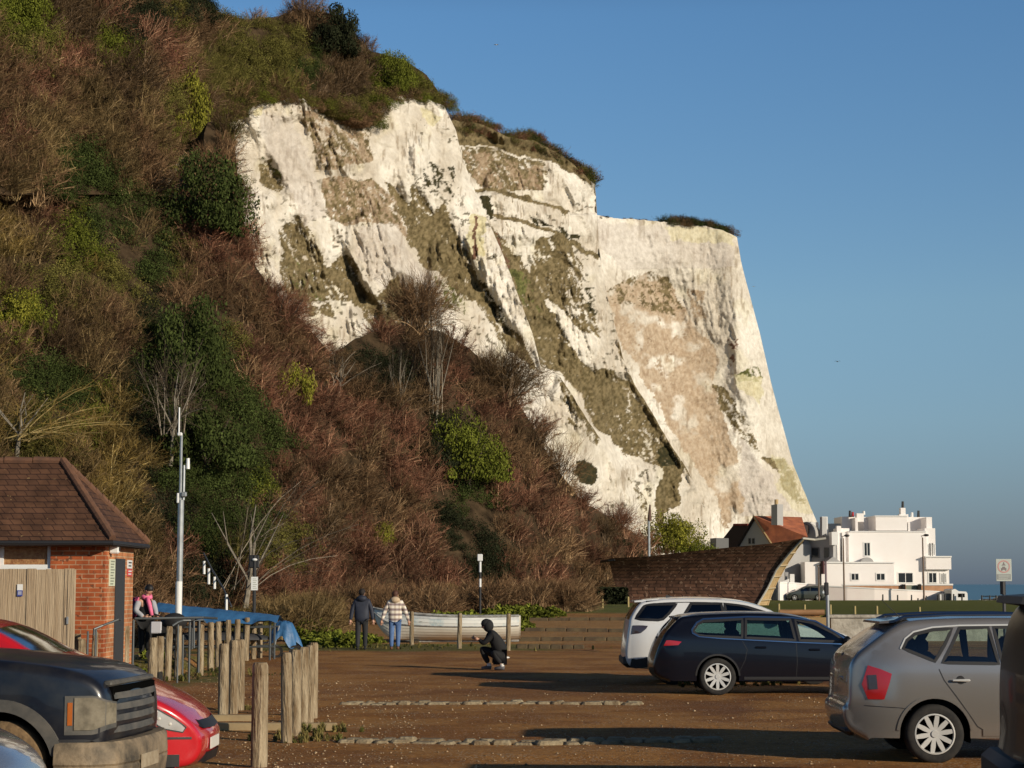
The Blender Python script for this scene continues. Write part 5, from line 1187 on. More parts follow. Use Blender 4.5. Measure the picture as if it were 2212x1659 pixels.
notice(280, 1210, 1228, 35.36, .4, whitep, parent=t_, lines=2); notice(280, 1229, 1245, 35.36, .4, mat('red_notice', (.55, .07, .07), .5), parent=t_, lines=2, border=whitep)

# ---- timber fence in front of the hut
wood = mat('weathered_fence_wood', (.33, .24, .15), .85, col2=(.46, .36, .24), scale=2.2, bump=.5, bscale=8, stretch=(6, 1, .35), detail=6)
fy = 30.6; ft = W(80, 1229, fy).z; t_ = thing('board_fence', 'weathered vertical board fence panel with small blue notice in front of the brick hut', 'fence', (WX(60, fy), fy, 0))
b = MB(); x = -12.0; xe = WX(160, fy); xs_l = []
while x < xe - .02: xs_l.append(x); x += .155
for i, x in enumerate(xs_l):
    o_ = random.uniform(-.008, .008); b.bb((x, fy + o_, -.05), (x + .150, fy + .025 + o_, ft + random.uniform(-.015, .012)))
b.build('fence_board', wood, t_)['kind'] = 'stuff'
MB().bb((-12, fy + .03, ft - .35), (xe, fy + .09, ft - .25)).build('rail', wood, t_)
MB().bb((xe - .01, fy - .02, -.05), (xe + .09, fy + .1, ft - .01)).build('post', wood, t_)
p_ = W(44, 1262, fy); nb = MB().bb((p_.x - .045, fy - .02, W(44, 1275, fy).z), (p_.x + .045, fy - .011, p_.z)).build('notice', whitep, t_); MB().bb((p_.x - .043, fy - .024, W(44, 1288, fy).z), (p_.x + .043, fy - .012, W(44, 1275, fy).z)).build('notice', mat('blue_notice', (.06, .08, .30), .5), t_)
for sgn in (0, 1): MB().bb((p_.x - .03, fy - .028, W(44, 1279 + sgn * 4, fy).z - .006), (p_.x + .03, fy - .0245, W(44, 1279 + sgn * 4, fy).z + .006)).build('lettering', whitep, nb)
h_ = W(162, 1383, fy); MB().box((WX(160, fy) - .0 - .30 * 0, fy - .03, 1.36), (.03, .03, .12)).build('latch', greym, t_)

# ------------------------------------------------------------------ timber bollards
post_m = mat('weathered_post_wood', (.17, .115, .06), .9, col2=(.42, .34, .225), scale=2.2, bump=1, bscale=9, stretch=(4, 4, .6), detail=9, cut=(.38, .62))
def bollard_mesh(h, r, seed):
    q = random.Random(seed); b = MB(); n = 16; vs = []
    prof = [(-.15, 1), (.3, 1), (.6, .985), (h - .16, .97), (h - .12, .93), (h - .115, .97), (h - .03, .93), (h, .78)]
    ph = [q.uniform(.93, 1.05) for _ in range(n)]
    for z, k in prof:
        for i in range(n):
            a = 2 * math.pi * i / n; vs.append((r * k * ph[i] * math.cos(a), r * k * ph[i] * math.sin(a), z))
    b.add(vs, [(j * n + i, j * n + (i + 1) % n, (j + 1) * n + (i + 1) % n, (j + 1) * n + i) for j in range(len(prof) - 1) for i in range(n)] + [tuple(range(7 * n, 8 * n))])
    return b.build('timber_post', post_m, None, local=True, auto=50)
protos = []
def bollard(cx, Y, h, r, label, group, z=None):
    key = (round(h, 2), r, len(protos) % 4)
    m = None
    for k, o in protos:
        if k[0] == key[0] and k[1] == r and random.random() < .7: m = o
    if m is None: m = bollard_mesh(h, r, len(protos)); protos.append((key, m)); o = m
    else: o = m.copy(); COL.objects.link(o)
    X = WX(cx, Y); o.location = (X, Y, (h1(X, Y) if z is None else z)); o.rotation_euler = (R(random.uniform(-1.2, 1.2)), R(random.uniform(-1.2, 1.2)), random.uniform(0, 6.2))
    tag(o, label, 'post', group); return o
ordn = ['nearest', 'second', 'third', 'fourth', 'fifth', 'sixth', 'seventh', 'eighth', 'ninth', 'tenth', 'eleventh', 'twelfth']
bollard(571, 20.0, 1.10, .088, 'lone round timber post standing nearest the camera at the bottom of the picture', 'bollards around the parking area')
for i, (cx, Y) in enumerate(((629, 23.1), (648, 24.2), (663, 25.3), (675, 26.4), (684, 27.6))): bollard(cx, Y, 1.10, .071, '%s timber post of the tight row of five right of the lone post' % ordn[i], 'row of five bollards')
for i, (cx, Y) in enumerate(((494, 27.3), (514, 28.4), (528, 29.4))): bollard(cx, Y, 1.10, .077, '%s timber post of the three clustered left of the lone post' % ordn[i], 'cluster of three bollards')
rowp = ((341, 29.9), (354, 30.7), (373.7, 38), (396, 38.3), (443, 40.3), (465.8, 42), (482, 42.8), (502.4, 44.8), (520, 45.5), (540, 47.9), (556, 48.8), (569, 49.4))
for i, (cx, Y) in enumerate(rowp): bollard(cx, Y, 1.10, .077 if Y < 35 else .073, '%s timber post of the long row receding from the red car to the blue sheet' % ordn[i], 'long row of bollards', 0.0)
for cx, Y, h, lb in ((178.6, 32.5, 1.10, 'timber post right against the end of the board fence'), (192, 31.0, 1.04, 'timber post in front of the end of the handrail by the fence'), (218, 33.3, 1.12, 'timber post before the brick front wall of the hut'), (229, 29.4, .68, 'short timber stump behind the bonnet of the dusty off roader'), (253, 34.4, 1.15, 'timber post before the dark door of the hut'), (283, 35.2, 1.15, 'timber post under the right corner of the brick hut')):
    bollard(cx, Y, h, .077, lb, 'bollards beside the hut')
for cx, Y, lb in ((892.7, 60, 'grey timber post in front of the bow half of the white rowing boat'), (994, 57.2, 'grey timber post in front of the middle of the white rowing boat'), (1097.5, 54.8, 'grey timber post in front of the stern of the white rowing boat')): bollard(cx, Y, 1.08, .072, lb, 'posts in front of the boat')
stake = mat('pale_stake_wood', (.42, .33, .14), .85, col2=(.33, .26, .12), scale=3)
for i, (cx, yt, Y, lb) in enumerate(((1191, 1291, 96, 'short wooden stake at the edge of the scrub, leftmost on the grass'), (1246, 1290, 95, 'short wooden stake left of the dark hedge'), (1299, 1294, 94, 'short wooden stake in front of the dark hedge'), (1354, 1289, 96, 'short wooden stake at the left end of the shingled hull'),
        (1675, 1304, 67, 'short stake on the lawn under the bow of the hull'), (1730, 1306, 67, 'short stake on the lawn above the round log'), (1785, 1306, 66.5, 'short stake on the lawn just right of the traffic pole'), (1837, 1309, 66, 'short stake on the lawn before the pink wall'), (1884, 1309, 66, 'short stake on the lawn left of the taupe car roof'), (1975, 1311, 67, 'short stake on the lawn above the taupe car roof'))):
    X = WX(cx, Y); g0 = h1(X, Y); zt = W(cx, yt, Y).z; b = MB(); b.cyl((X, Y, g0 - .1), (X, Y, zt), .055 if Y > 80 else .045, .05 if Y > 80 else .04, 9); tag(b.build('wooden_stake', stake, base=(X, Y, g0)), lb, 'stake', 'stakes along the grass')

# ------------------------------------------------------------------ kerbs, setts, dark stripe bars, log, wall
sett = mat('stone_sett', (.17, .115, .06), .9, col2=(.33, .27, .17), scale=5, bump=.6, bscale=18)
for Y, xa, xb, lb in ((30.8, 745, 1370, 'row of worn stone setts across the gravel behind'), (23.3, 745, 1545, 'row of worn stone setts across the gravel nearest')):
    b = MB(); X = WX(xa, Y)
    while X < WX(xb, Y):
        l = random.uniform(.16, .36); yo = random.uniform(-.02, .02) + .02 * math.sin(X * 1.7); k = random.random()
        [b.box((X + l / 2 + yy_ * .3, Y + yo + yy_, h1(X, Y) - .02), (l * .93, random.uniform(.20, .27), .09 + .07 * random.random() - (.03 if k < .3 else 0)), random.uniform(-.25, .25), .03) for yy_ in (-.14, .13)]; X += l
    o = b.build('stone_kerb', sett); o['kind'] = 'structure'
b = MB()
for Y, xa, xb in ((26.8, 448, 560), (25.2, 462, 735), (41.8, 292, 322)):
    b.bb((WX(xa, Y), Y - .08, h1(WX(xa, Y), Y) - .1), (WX(xb, Y), Y + .08, h1(WX(xa, Y), Y) + .09), .015)
tag(b.build('kerb_and_stripe_bar', mat('sawn_timber', (.40, .30, .16), .85, col2=(.3, .22, .12), scale=3)), kind='structure')
b = MB()  # low dark bars built to stand for the dark stripes across the slope
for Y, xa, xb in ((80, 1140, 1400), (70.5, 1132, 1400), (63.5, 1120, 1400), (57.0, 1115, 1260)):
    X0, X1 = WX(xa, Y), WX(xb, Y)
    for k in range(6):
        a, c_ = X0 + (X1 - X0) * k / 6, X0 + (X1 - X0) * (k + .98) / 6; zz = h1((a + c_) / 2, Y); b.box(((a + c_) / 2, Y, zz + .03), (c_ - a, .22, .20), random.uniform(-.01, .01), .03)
tag(b.build('kerb_and_stripe_bar', mat('dark_brown_bar', (.06, .04, .022), .9, col2=(.11, .08, .04), scale=3)), kind='structure')
Y = 64.6; b = MB(); b.cyl((WX(1676, Y), Y, .98), (WX(1771, Y), Y - .1, .98), .10, .10, 14)
tag(fixn(b.build('log', mat('peeled_log', (.36, .19, .085), .7, col2=(.24, .13, .06), scale=3, stretch=(.6, 3, 3)))), 'round peeled log laid along the edge of the lawn beside the traffic pole', 'log')
stone = mat('lichened_concrete', (.26, .24, .20), .95, col2=(.46, .43, .37), scale=2.6, bump=.7, bscale=7, detail=8)
b = MB(); b.bb((WX(1782, 64.9), 64.55, -.2), (WX(2212, 64.9) + 8, 64.97, .80)); b.bb((WX(1778, 64.9), 64.48, .80), (WX(2212, 64.9) + 8, 65.03, .90))
tag(b.build('retaining_wall', stone), 'low lichen stained grey retaining wall holding up the lawn', 'wall')
b = MB(); b.bb((WX(1715, 64.2), 63.95, -.1), (WX(1776, 64.2), 64.25, .82), .02); tag(b.build('timber_bank', mat('ochre_boards', (.33, .22, .09), .85, col2=(.25, .17, .08), scale=2)), 'ochre timber bank below the peeled log', 'retaining boards')

# ------------------------------------------------------------------ handrails
railm = mat('painted_handrail', (.09, .10, .105), .45, metal=.3)
def rail(lb, pts, posts, r=.022, grp='handrails by the hut ramp', m=None):
    t_ = thing('handrail', lb, 'handrail', (pts[0][0], pts[0][1], 0), 0, grp); MB().tube(pts, r, 8).build('top_rail', m or railm, t_)
    for x, y, z0, z1 in posts: MB().cyl((x, y, z0), (x, y, z1), r * .9, r * .9, 8).build('post', m or railm, t_)
Q = lambda x, y, Y: tuple(W(x, y, Y))
rail('grey handrail rising to the right in front of the hut wall', [Q(203, 1372, 32), Q(203, 1359, 32), Q(222, 1351, 32.1), Q(256, 1338, 32.2), Q(262, 1339, 32.2)], [(WX(203, 32), 32, 0, 1.15), (WX(220, 32.1), 32.1, 0, 1.18)])
rail('long dark handrail across the front of the woman with the pink scarf', [Q(291, 1336, 39.5), Q(330, 1336, 39.6), Q(380, 1335, 39.8), Q(440, 1334, 40), Q(470, 1336, 40)], [(WX(300, 39.5), 39.5, 0, 1.2), (WX(440, 40), 40, 0, 1.2)], .026)
rail('pale handrail bending up from the long row of posts', [Q(372, 1352, 37), Q(384, 1344, 37.1), Q(395, 1340, 37.2), Q(412, 1340, 37.3), Q(420, 1338, 37.3)], [(WX(395, 37.2), 37.2, 0, 1.15), (WX(420, 37.4), 37.4, 0, 1.2)])
rail('square dark handrail between the posts of the long row', [Q(419, 1400, 39), Q(419, 1341, 39), Q(438, 1339, 39.1), Q(444, 1345, 39.1)], [(WX(419, 39), 39, 0, 1.15), (WX(406, 39), 39, 0, .9)])
t_ = thing('stair_rail', 'white posted stair rail climbing into the dark scrub behind the mast', 'handrail', tuple(W(500, 1310, 62)))
MB().tube([Q(500, 1310, 60), Q(482, 1270, 62), Q(458, 1230, 64), Q(440, 1195, 66)], .03, 6).build('top_rail', railm, t_)
for x, y0_, y1_, Y in ((489, 1284, 1320, 61), (463.5, 1246, 1272, 63), (451, 1228, 1262, 64), (441, 1212, 1240, 65)): MB().cyl(Q(x, y1_, Y), Q(x, y0_, Y), .045, .045, 8).build('post', whitep, t_)

# ------------------------------------------------------------------ mast, posts and signs
Ym = 45; t_ = thing('mast', 'tall slim galvanised mast with white aerial beside the long row of posts', 'mast', (WX(396, Ym), Ym, 0))
xm = WX(396, Ym); zz = lambda y, Y=Ym: W(396, y, Y).z
MB().cyl((xm, Ym, 0), (xm, Ym, zz(1080)), .075, .072, 14).build('lower_pole', greym, t_); MB().cyl((xm - .02, Ym, zz(1085)), (xm - .02, Ym, zz(936)), .035, .03, 10).build('upper_pole', greym, t_)
MB().cyl((xm - .085, Ym, zz(940)), (xm - .085, Ym, zz(880)), .020, .018, 8).build('aerial', whitep, t_); MB().box((xm - .06, Ym, zz(938)), (.12, .10, .09), 0, .02).build('bracket', whitep, t_)
MB().cyl((xm + .06, Ym, zz(1080)), (xm + .06, Ym, zz(1005)), .03, .03, 8).build('side_pole', greym, t_); MB().cyl((xm + .15, Ym, zz(1013)), (xm + .15, Ym, zz(990)), .05, .04, 12).build('antenna', whitep, t_)
MB().box((xm + .1, Ym, zz(1010)), (.12, .03, .03)).build('bracket', greym, t_); MB().box((xm + .08, Ym - .05, zz(1068)), (.12, .12, .12), 0, .02).build('junction_box', greym, t_); MB().box((xm - .07, Ym - .05, zz(1076)), (.05, .06, .24), 0, .01).build('junction_box', whitep, t_)
MB().cyl((xm - .01, Ym - .012, zz(1330)), (xm - .01, Ym - .012, zz(1256)), .080, .080, 14, True).build('sleeve', whitep, t_)
# notice on black post
Yn = 60; t_ = thing('notice_post', 'white notice on a black post at the foot of the scrub', 'sign', (WX(556, Yn), Yn, 0)); x = WX(556, Yn)
MB().cyl((x, Yn, 0), (x, Yn, W(556, 1200, Yn).z), .055, .055, 10).build('post', blackp, t_)
bd = MB().bb((WX(551, Yn) - .02, Yn - .09, W(0, 1275, Yn).z), (WX(564, Yn), Yn - .06, W(0, 1246, Yn).z)).build('board', whitep, t_)
for k in range(6): MB().bb((WX(553.5, Yn), Yn - .095, W(0, 1270 - k * 4, Yn).z), (WX(562, Yn) - .03 * (k % 2), Yn - .091, W(0, 1271 - k * 4, Yn).z)).build('lettering', MATS['grey_lettering'], bd)
MB().ell((x, Yn - .02, W(0, 1209, Yn).z), (.09, .09, .05)).build('lamp_cap', whitep, t_); MB().box((x - .02, Yn + .02, W(0, 1213, Yn).z), (.32, .1, .42), 0, .03).build('cabinet', blackp, t_)
# striped post with box
Yp = 78; t_ = thing('marker_post', 'black and white banded post with a white box on top in front of the scrub', 'post', (WX(1037, Yp), Yp, h1(WX(1037, Yp), Yp))); x = WX(1038, Yp)
for y0_, y1_, m_ in ((1268, 1250, whitep), (1250, 1236, blackp), (1236, 1213, whitep)): MB().cyl((x, Yp, W(0, y0_, Yp).z), (x, Yp, W(0, y1_, Yp).z), .05, .05, 10).build('band', m_, t_)
MB().cyl((x, Yp, h1(x, Yp)), (x, Yp, W(0, 1268, Yp).z), .05, .05, 10).build('band', blackp, t_); MB().bb((x - .12, Yp - .1, W(0, 1212, Yp).z), (x + .1, Yp + .1, W(0, 1197, Yp).z), .02).build('box', whitep, t_)
# flagpole-like lamp column
Yl = 130; t_ = thing('lamp_column', 'tall thin lamp column rising behind the shingled hull beside the round green tree', 'lamp post', (WX(1400, Yl), Yl, h1(0, Yl))); x = WX(1399, Yl)
MB().cyl((x, Yl, h1(0, Yl)), (x, Yl, W(0, 1125, Yl).z), .11, .09, 10).build('column', greym, t_); MB().cyl((x + .05, Yl, W(0, 1125, Yl).z), (x + .1, Yl, W(0, 1090, Yl).z), .16, .05, 10).build('lantern', mat('rusty_lantern', (.12, .07, .05), .8), t_)
# sign pole beside the lawn
Ys = 50; t_ = thing('sign_pole', 'grey pole with a dark red sign seen edge on before the pink wall', 'sign', (WX(1777, Ys), Ys, 0)); x = WX(1777.5, Ys)
MB().cyl((x + .02, Ys, 0), (x + .02, Ys, W(0, 1283, Ys).z), .045, .045, 12).build('pole', greym, t_); MB().cyl((x - .01, Ys + .0, W(0, 1283, Ys).z), (x - .01, Ys, W(0, 1213, Ys).z), .03, .03, 10).build('upper_pole', mat('mauve_pole', (.20, .15, .17), .5), t_)
MB().bb((x - .10, Ys - .1, W(0, 1240, Ys).z), (x - .06, Ys + .3, W(0, 1212, Ys).z)).build('sign_plate', mat('dark_red_plate', (.10, .03, .035), .5), t_)
MB().bb((x - .06, Ys - .06, W(0, 1286, Ys).z), (x + .05, Ys + .06, W(0, 1258, Ys).z), .02).build('black_box', blackp, t_)
# square sign with a ring and vehicle marks
signw = mat('sign_white', (.46, .50, .46), .5); ringr = mat('faded_red', (.50, .27, .25), .5); signg = mat('sign_grey', (.28, .29, .28), .6)
t_ = thing('traffic_sign', 'white rectangular sign with faded red ring on a pole by the beach', 'sign', (WX(2157, Ys), Ys, 0)); x = WX(2155.5, Ys)
MB().cyl((x, Ys, h1(x, Ys)), (x, Ys, W(0, 1256, Ys).z), .045, .045, 10).build('pole', mat('dark_pole', (.05, .05, .055), .5), t_)
MB().cyl((x - .02, Ys, W(0, 1284, Ys).z), (x - .02, Ys, W(0, 1256, Ys).z), .075, .075, 10).build('black_box', blackp, t_)
zc, z0_, z1_ = W(0, 1224, Ys).z, W(0, 1255.5, Ys).z, W(0, 1207.5, Ys).z
pl_ = MB().bb((x - .21, Ys - .07, z0_), (x + .21, Ys - .055, z1_), .006).build('sign_plate', signw, t_)
b = MB(); n = 28; vs = []
for rr_ in (.17, .135):
    for i in range(n): a = i * 2 * math.pi / n; vs.append((x + rr_ * math.cos(a), Ys - .073, zc + rr_ * math.sin(a)))
b.add(vs, [(i, (i + 1) % n, n + (i + 1) % n, n + i) for i in range(n)]); b.build('red_ring', ringr, pl_)
b = MB()   # motorcycle above motor car
yy_ = Ys - .074
def flat(b, pts): b.add([(x + p[0], yy_, zc + p[1]) for p in pts], [tuple(range(len(pts)))])
flat(b, [(-.07, -.085), (.07, -.085), (.07, -.04), (.045, -.035), (.028, .0), (-.028, .0), (-.045, -.035), (-.07, -.04)]); flat(b, [(-.065, -.11), (-.035, -.11), (-.035, -.087), (-.065, -.087)]); flat(b, [(.035, -.11), (.065, -.11), (.065, -.087), (.035, -.087)])
flat(b, [(-.055, .03), (.055, .03), (.03, .065), (.0, .075), (-.03, .06)]); flat(b, [(-.015, .075), (.02, .075), (.015, .115), (-.01, .115)])
b.build('vehicle_symbol', mat('symbol_grey', (.20, .17, .17), .6), pl_)
MB().bb((x - .185, Ys - .0745, z0_ + .045), (x + .185, Ys - .0705, z0_ + .19)).build('text_panel', signg, pl_)
b = MB()
for k in range(3): b.bb((x - .15, Ys - .0765, z0_ + .07 + k * .04), (x + .15 - .05 * (k == 0), Ys - .0755, z0_ + .083 + k * .04))
b.build('lettering', signw, pl_)
# ------------------------------------------------------------------ people
def skin(name, nodes, edges, m, parent, sub=2):
    me = bpy.data.meshes.new(name); keys = list(nodes); ix = {k: i for i, k in enumerate(keys)}
    me.from_pydata([nodes[k][0] for k in keys], [(ix[a], ix[b]) for a, b in edges], []); o = bpy.data.objects.new(name, me); COL.objects.link(o)
    md = o.modifiers.new('s', 'SKIN'); md.use_smooth_shade = True; sb_ = o.modifiers.new('u', 'SUBSURF'); sb_.levels = sub; sb_.render_levels = sub
    for i, k in enumerate(keys):
        r = nodes[k][1]; r = r if isinstance(r, tuple) else (r, r); me.skin_vertices[0].data[i].radius = r; me.skin_vertices[0].data[i].use_root = (i == 0)
    dg = bpy.context.evaluated_depsgraph_get(); nm = bpy.data.meshes.new_from_object(o.evaluated_get(dg)); bpy.data.objects.remove(o)
    nm.materials.clear(); nm.materials.append(m); nm.polygons.foreach_set('use_smooth', [True] * len(nm.polygons)); r_ = bpy.data.objects.new(name, nm); link(r_, parent); return r_
skinm = mat('skin', (.50, .28, .19), .55)
def hand(parent, p, d, m=None, k=1.0):
    """palm, four unequal bent fingers and a thumb from the side of the palm"""
    p, d = Vector(p), Vector(d).normalized(); s = d.cross(Vector((0, 1, .2))).normalized(); u = s.cross(d).normalized(); b = MB()
    b.tube([p, p + d * .05 * k, p + d * .09 * k], [.026 * k, .038 * k, .036 * k], 8)
    for i, L in enumerate((.066, .078, .072, .056)):
        o = s * (.026 - .0175 * i) * k; a = p + d * .085 * k + o; b.tube([a, a + d * L * .45 * k, a + d * L * .8 * k + u * .014 * k, a + d * L * k + u * .034 * k], [.0095 * k, .009 * k, .0085 * k, .007 * k], 6)
    a = p + d * .03 * k + s * .032 * k; b.tube([a, a + (d * .03 + s * .022) * k, a + (d * .062 + s * .026 + u * .012) * k], [.012 * k, .011 * k, .008 * k], 6)
    return b.build('hand', m or skinm, parent, local=True, smooth=True)
def head(parent, c, yaw, hair_m, hat=None, r=.098, tilt=0):
    """face looks along +x turned by yaw"""
    M = Matrix.Translation(Vector(c)) @ Matrix.Rotation(yaw, 4, 'Z') @ Matrix.Rotation(tilt, 4, 'Y')
    b = MB(); b.ell((0, 0, 0), (r * .98, r * .78, r * 1.18), 14, 10); b.ell((r * .96, 0, -r * .12), (r * .2, r * .13, r * .24), 8, 6)
    for s_ in (-1, 1): b.ell((r * -.02, s_ * r * .79, -r * .08), (r * .2, r * .1, r * .3), 8, 6); b.ell((r * .2, 0, -r * .75), (r * .55, r * .5, r * .45), 8, 6)
    b.v = [tuple(M @ Vector(p)) for p in b.v]; h = b.build('head', skinm, parent, local=True, smooth=True)
    for s_ in (-1, 1):
        e = MB().ell((r * .86, s_ * r * .33, r * .08), (r * .1, r * .15, r * .08), 8, 6); e.v = [tuple(M @ Vector(p)) for p in e.v]; e.build('eye', MATS['black_plastic'], h, local=True)
    e = MB().ell((r * .90, 0, -r * .52), (r * .08, r * .28, r * .06), 8, 6); e.v = [tuple(M @ Vector(p)) for p in e.v]; e.build('mouth', mat('lips', (.35, .1, .08), .6), h, local=True)
    b = MB()
    if hat: b.ell((-r * .06, 0, r * .36), (r * 1.10, r * .93, r * .98), 14, 8)
    b.ell((-r * .22, 0, r * .22), (r * .96, r * .92, r * 1.12), 14, 10)
    if hat == 'long': b.ell((-r * .5, 0, -r * .6), (r * .6, r * .85, r * 1.2), 12, 8)
    b.v = [tuple(M @ Vector(p)) for p in b.v]; b.build('hair' if hat in (None, 'long') else 'hat', hair_m, parent, local=True, smooth=True)
E = lambda s: [tuple(q.split('-')) for q in s.split()]
navy = mat('navy_jacket', (.012, .016, .032), .7, col2=(.02, .026, .045), scale=5); blackc = mat('black_cloth', (.010, .010, .011), .85); jeans = mat('blue_jeans', (.06, .12, .28), .85, col2=(.10, .18, .36), scale=6)
def walker(name_label, x, Y, Hh, jac_m, leg_m, shoe_m, hair_m, hat, coat_len=.82, width=1.0, sway=0., stride=.16, armout=.10, hood=None, collar=None):
    X = WX(x, Y); t_ = thing('person', name_label, 'person', (X, Y, h1(X, Y))); k = Hh / 1.78
    w_ = width; S = lambda a, b, c: (a * k + sway * c * .1, b * k, c * k)
    body = {'pel': (S(0, 0, .95), .09 * k), 'chest': (S(0, .02, 1.28), (.15 * k, .11 * k)), 'nk': (S(0, .02, 1.49), .055 * k), 'hd': (S(0, .03, 1.60), .07 * k),
            'sl': (S(-.18, .02, 1.42), .06 * k), 'el': (S(-.25 - armout * .4, 0, 1.15), .045 * k), 'wl': (S(-.26 - armout, -.03, .88), .022 * k),
            'sr': (S(.18, .02, 1.42), .06 * k), 'er': (S(.25 + armout * .4, 0, 1.15), .045 * k), 'wr': (S(.26 + armout, -.03, .88), .022 * k),
            'hl': (S(-.09, 0, .86), .065 * k), 'kl': (S(-.10, -stride * .4, .50), .045 * k), 'al': (S(-.10, -stride, .09), .028 * k), 'hr': (S(.09, 0, .86), .065 * k), 'kr': (S(.09, stride * .5, .50), .045 * k), 'ar': (S(.08, stride, .09), .028 * k)}
    skin('body', body, E('pel-chest chest-nk nk-hd chest-sl sl-el el-wl chest-sr sr-er er-wr pel-hl hl-kl kl-al pel-hr hr-kr kr-ar'), skinm, t_)
    jk = {'pel': (S(0, 0, coat_len - .06), (.20 * k * w_, .15 * k)), 'mid': (S(0, .01, 1.1), (.175 * k * w_, .135 * k)), 'chest': (S(0, .02, 1.32), (.19 * k * w_, .13 * k)), 'nk': (S(0, .02, 1.50), .075 * k),
          'sl': (S(-.19, .02, 1.42), .085 * k), 'el': (S(-.26 - armout * .4, 0, 1.15), .07 * k), 'wl': (S(-.268 - armout, -.03, .865), .05 * k), 'sr': (S(.19, .02, 1.42), .085 * k), 'er': (S(.26 + armout * .4, 0, 1.15), .07 * k), 'wr': (S(.268 + armout, -.03, .865), .05 * k)}
    skin('jacket', jk, E('pel-mid mid-chest chest-nk chest-sl sl-el el-wl chest-sr sr-er er-wr'), jac_m, t_)
    tr = {'pel': (S(0, 0, .94), (.16 * k, .13 * k)), 'hl': (S(-.095, 0, .84), .11 * k), 'kl': (S(-.105, -stride * .4, .50), .082 * k), 'al': (S(-.105, -stride, .07), .062 * k), 'hr': (S(.095, 0, .84), .11 * k), 'kr': (S(.095, stride * .5, .50), .082 * k), 'ar': (S(.085, stride, .07), .062 * k)}
    skin('trousers', tr, E('pel-hl hl-kl kl-al pel-hr hr-kr kr-ar'), leg_m, t_)
    for sx_, sy_ in ((-.105, -stride), (.085, stride)): MB().tube([S(sx_, sy_ - .09, .045), S(sx_, sy_, .055), S(sx_, sy_ + .15, .04)], [.042 * k, .048 * k, .035 * k], 8).build('shoe', shoe_m, t_, local=True, smooth=True)
    hand(t_, S(-.27 - armout, -.03, .88), (-.1, 0, -1), k=k); hand(t_, S(.27 + armout, -.03, .88), (.1, 0, -1), k=k)
    head(t_, S(0, .04, 1.66), math.pi / 2 - .25, hair_m, hat, .10 * k)
    if hood: MB().ell(S(0, -.06, 1.50), (.15 * k, .10 * k, .10 * k), 12, 8).build('hood', hood, t_, local=True, smooth=True)
    return t_, k, S
walker('man in navy hooded jacket and dark trousers standing with his back turned', 786, 55.9, 1.82, navy, mat('charcoal_trousers', (.02, .021, .024), .85), blackc, mat('dark_hair', (.015, .010, .008), .8), 'cap', hood=navy, armout=.06, width=1.35)
# checked coat: bands and verticals drawn by two wave patterns
def checkmat():
    m = bpy.data.materials.new('checked_wool'); m.use_nodes = True; t = m.node_tree; b = t.nodes['Principled BSDF']; b.inputs['Roughness'].default_value = .9
    tcn = t.nodes.new("ShaderNodeTexCoord"); last = None
    for d_, s_, c_ in (('Z', 2.1, (.30, .24, .24)), ('X', 2.4, (.75, .70, .66))):
        wv = t.nodes.new("ShaderNodeTexWave"); wv.bands_direction = d_; wv.inputs['Scale'].default_value = s_; wv.inputs['Distortion'].default_value = .6; t.links.new(tcn.outputs['Object'], wv.inputs[0])
        r = t.nodes.new("ShaderNodeValToRGB"); r.color_ramp.elements[0].color = (*c_, 1); r.color_ramp.elements[1].color = (.78, .72, .62, 1) if d_ == 'Z' else (1, 1, 1, 1); r.color_ramp.elements[0].position = .3; r.color_ramp.elements[1].position = .55; t.links.new(wv.outputs['Fac'], r.inputs[0])
        if last is None: last = r.outputs[0]
        else:
            mx = t.nodes.new("ShaderNodeMix"); mx.data_type = 'RGBA'; mx.blend_type = 'MULTIPLY'; mx.inputs[0].default_value = 1; t.links.new(last, mx.inputs[6]); t.links.new(r.outputs[0], mx.inputs[7]); last = mx.outputs[2]
    t.links.new(last, b.inputs['Base Color']); MATS['checked_wool'] = m; return m
brownh = mat('brown_hair', (.07, .025, .012), .7)
walker('woman in cream and grey checked coat with blue jeans and brown boots, back turned', 857, 56.1, 1.76, checkmat(), jeans, mat('brown_boot', (.13, .06, .03), .7), brownh, 'long', coat_len=.80, width=1.25, stride=.06, armout=.14, hood=mat('fur_hood', (.55, .42, .28), .95, bump=.5, scale=20))
# crouching photographer
Yc = 42.6; Xc = WX(1066, Yc); t_ = thing('person', 'person in black hooded top crouching on the gravel to take a photograph', 'person', (Xc, Yc, h1(Xc, Yc)))
bd = {'pel': ((.18, 0, .40), .08), 'ch': ((.02, .0, .74), (.12, .10)), 'nk': ((-.08, .0, .90), .055), 'hd': ((-.13, 0, .98), .075), 's1': ((-.02, -.17, .80), .06), 'e1': ((-.22, -.14, .60), .045), 'w1': ((-.33, -.05, .70), .03), 's2': ((-.02, .17, .80), .06), 'e2': ((-.22, .14, .60), .045), 'w2': ((-.34, .05, .70), .03),
      'h1': ((.18, -.09, .34), .06), 'k1': ((-.02, -.16, .40), .045), 'a1': ((.20, -.15, .10), .028), 'h2': ((.18, .09, .34), .06), 'k2': ((-.28, .12, .50), .045), 'a2': ((-.10, .12, .10), .028)}
ed = E('pel-ch ch-nk nk-hd ch-s1 s1-e1 e1-w1 ch-s2 s2-e2 e2-w2 pel-h1 h1-k1 k1-a1 pel-h2 h2-k2 k2-a2')
skin('body', bd, ed, skinm, t_)
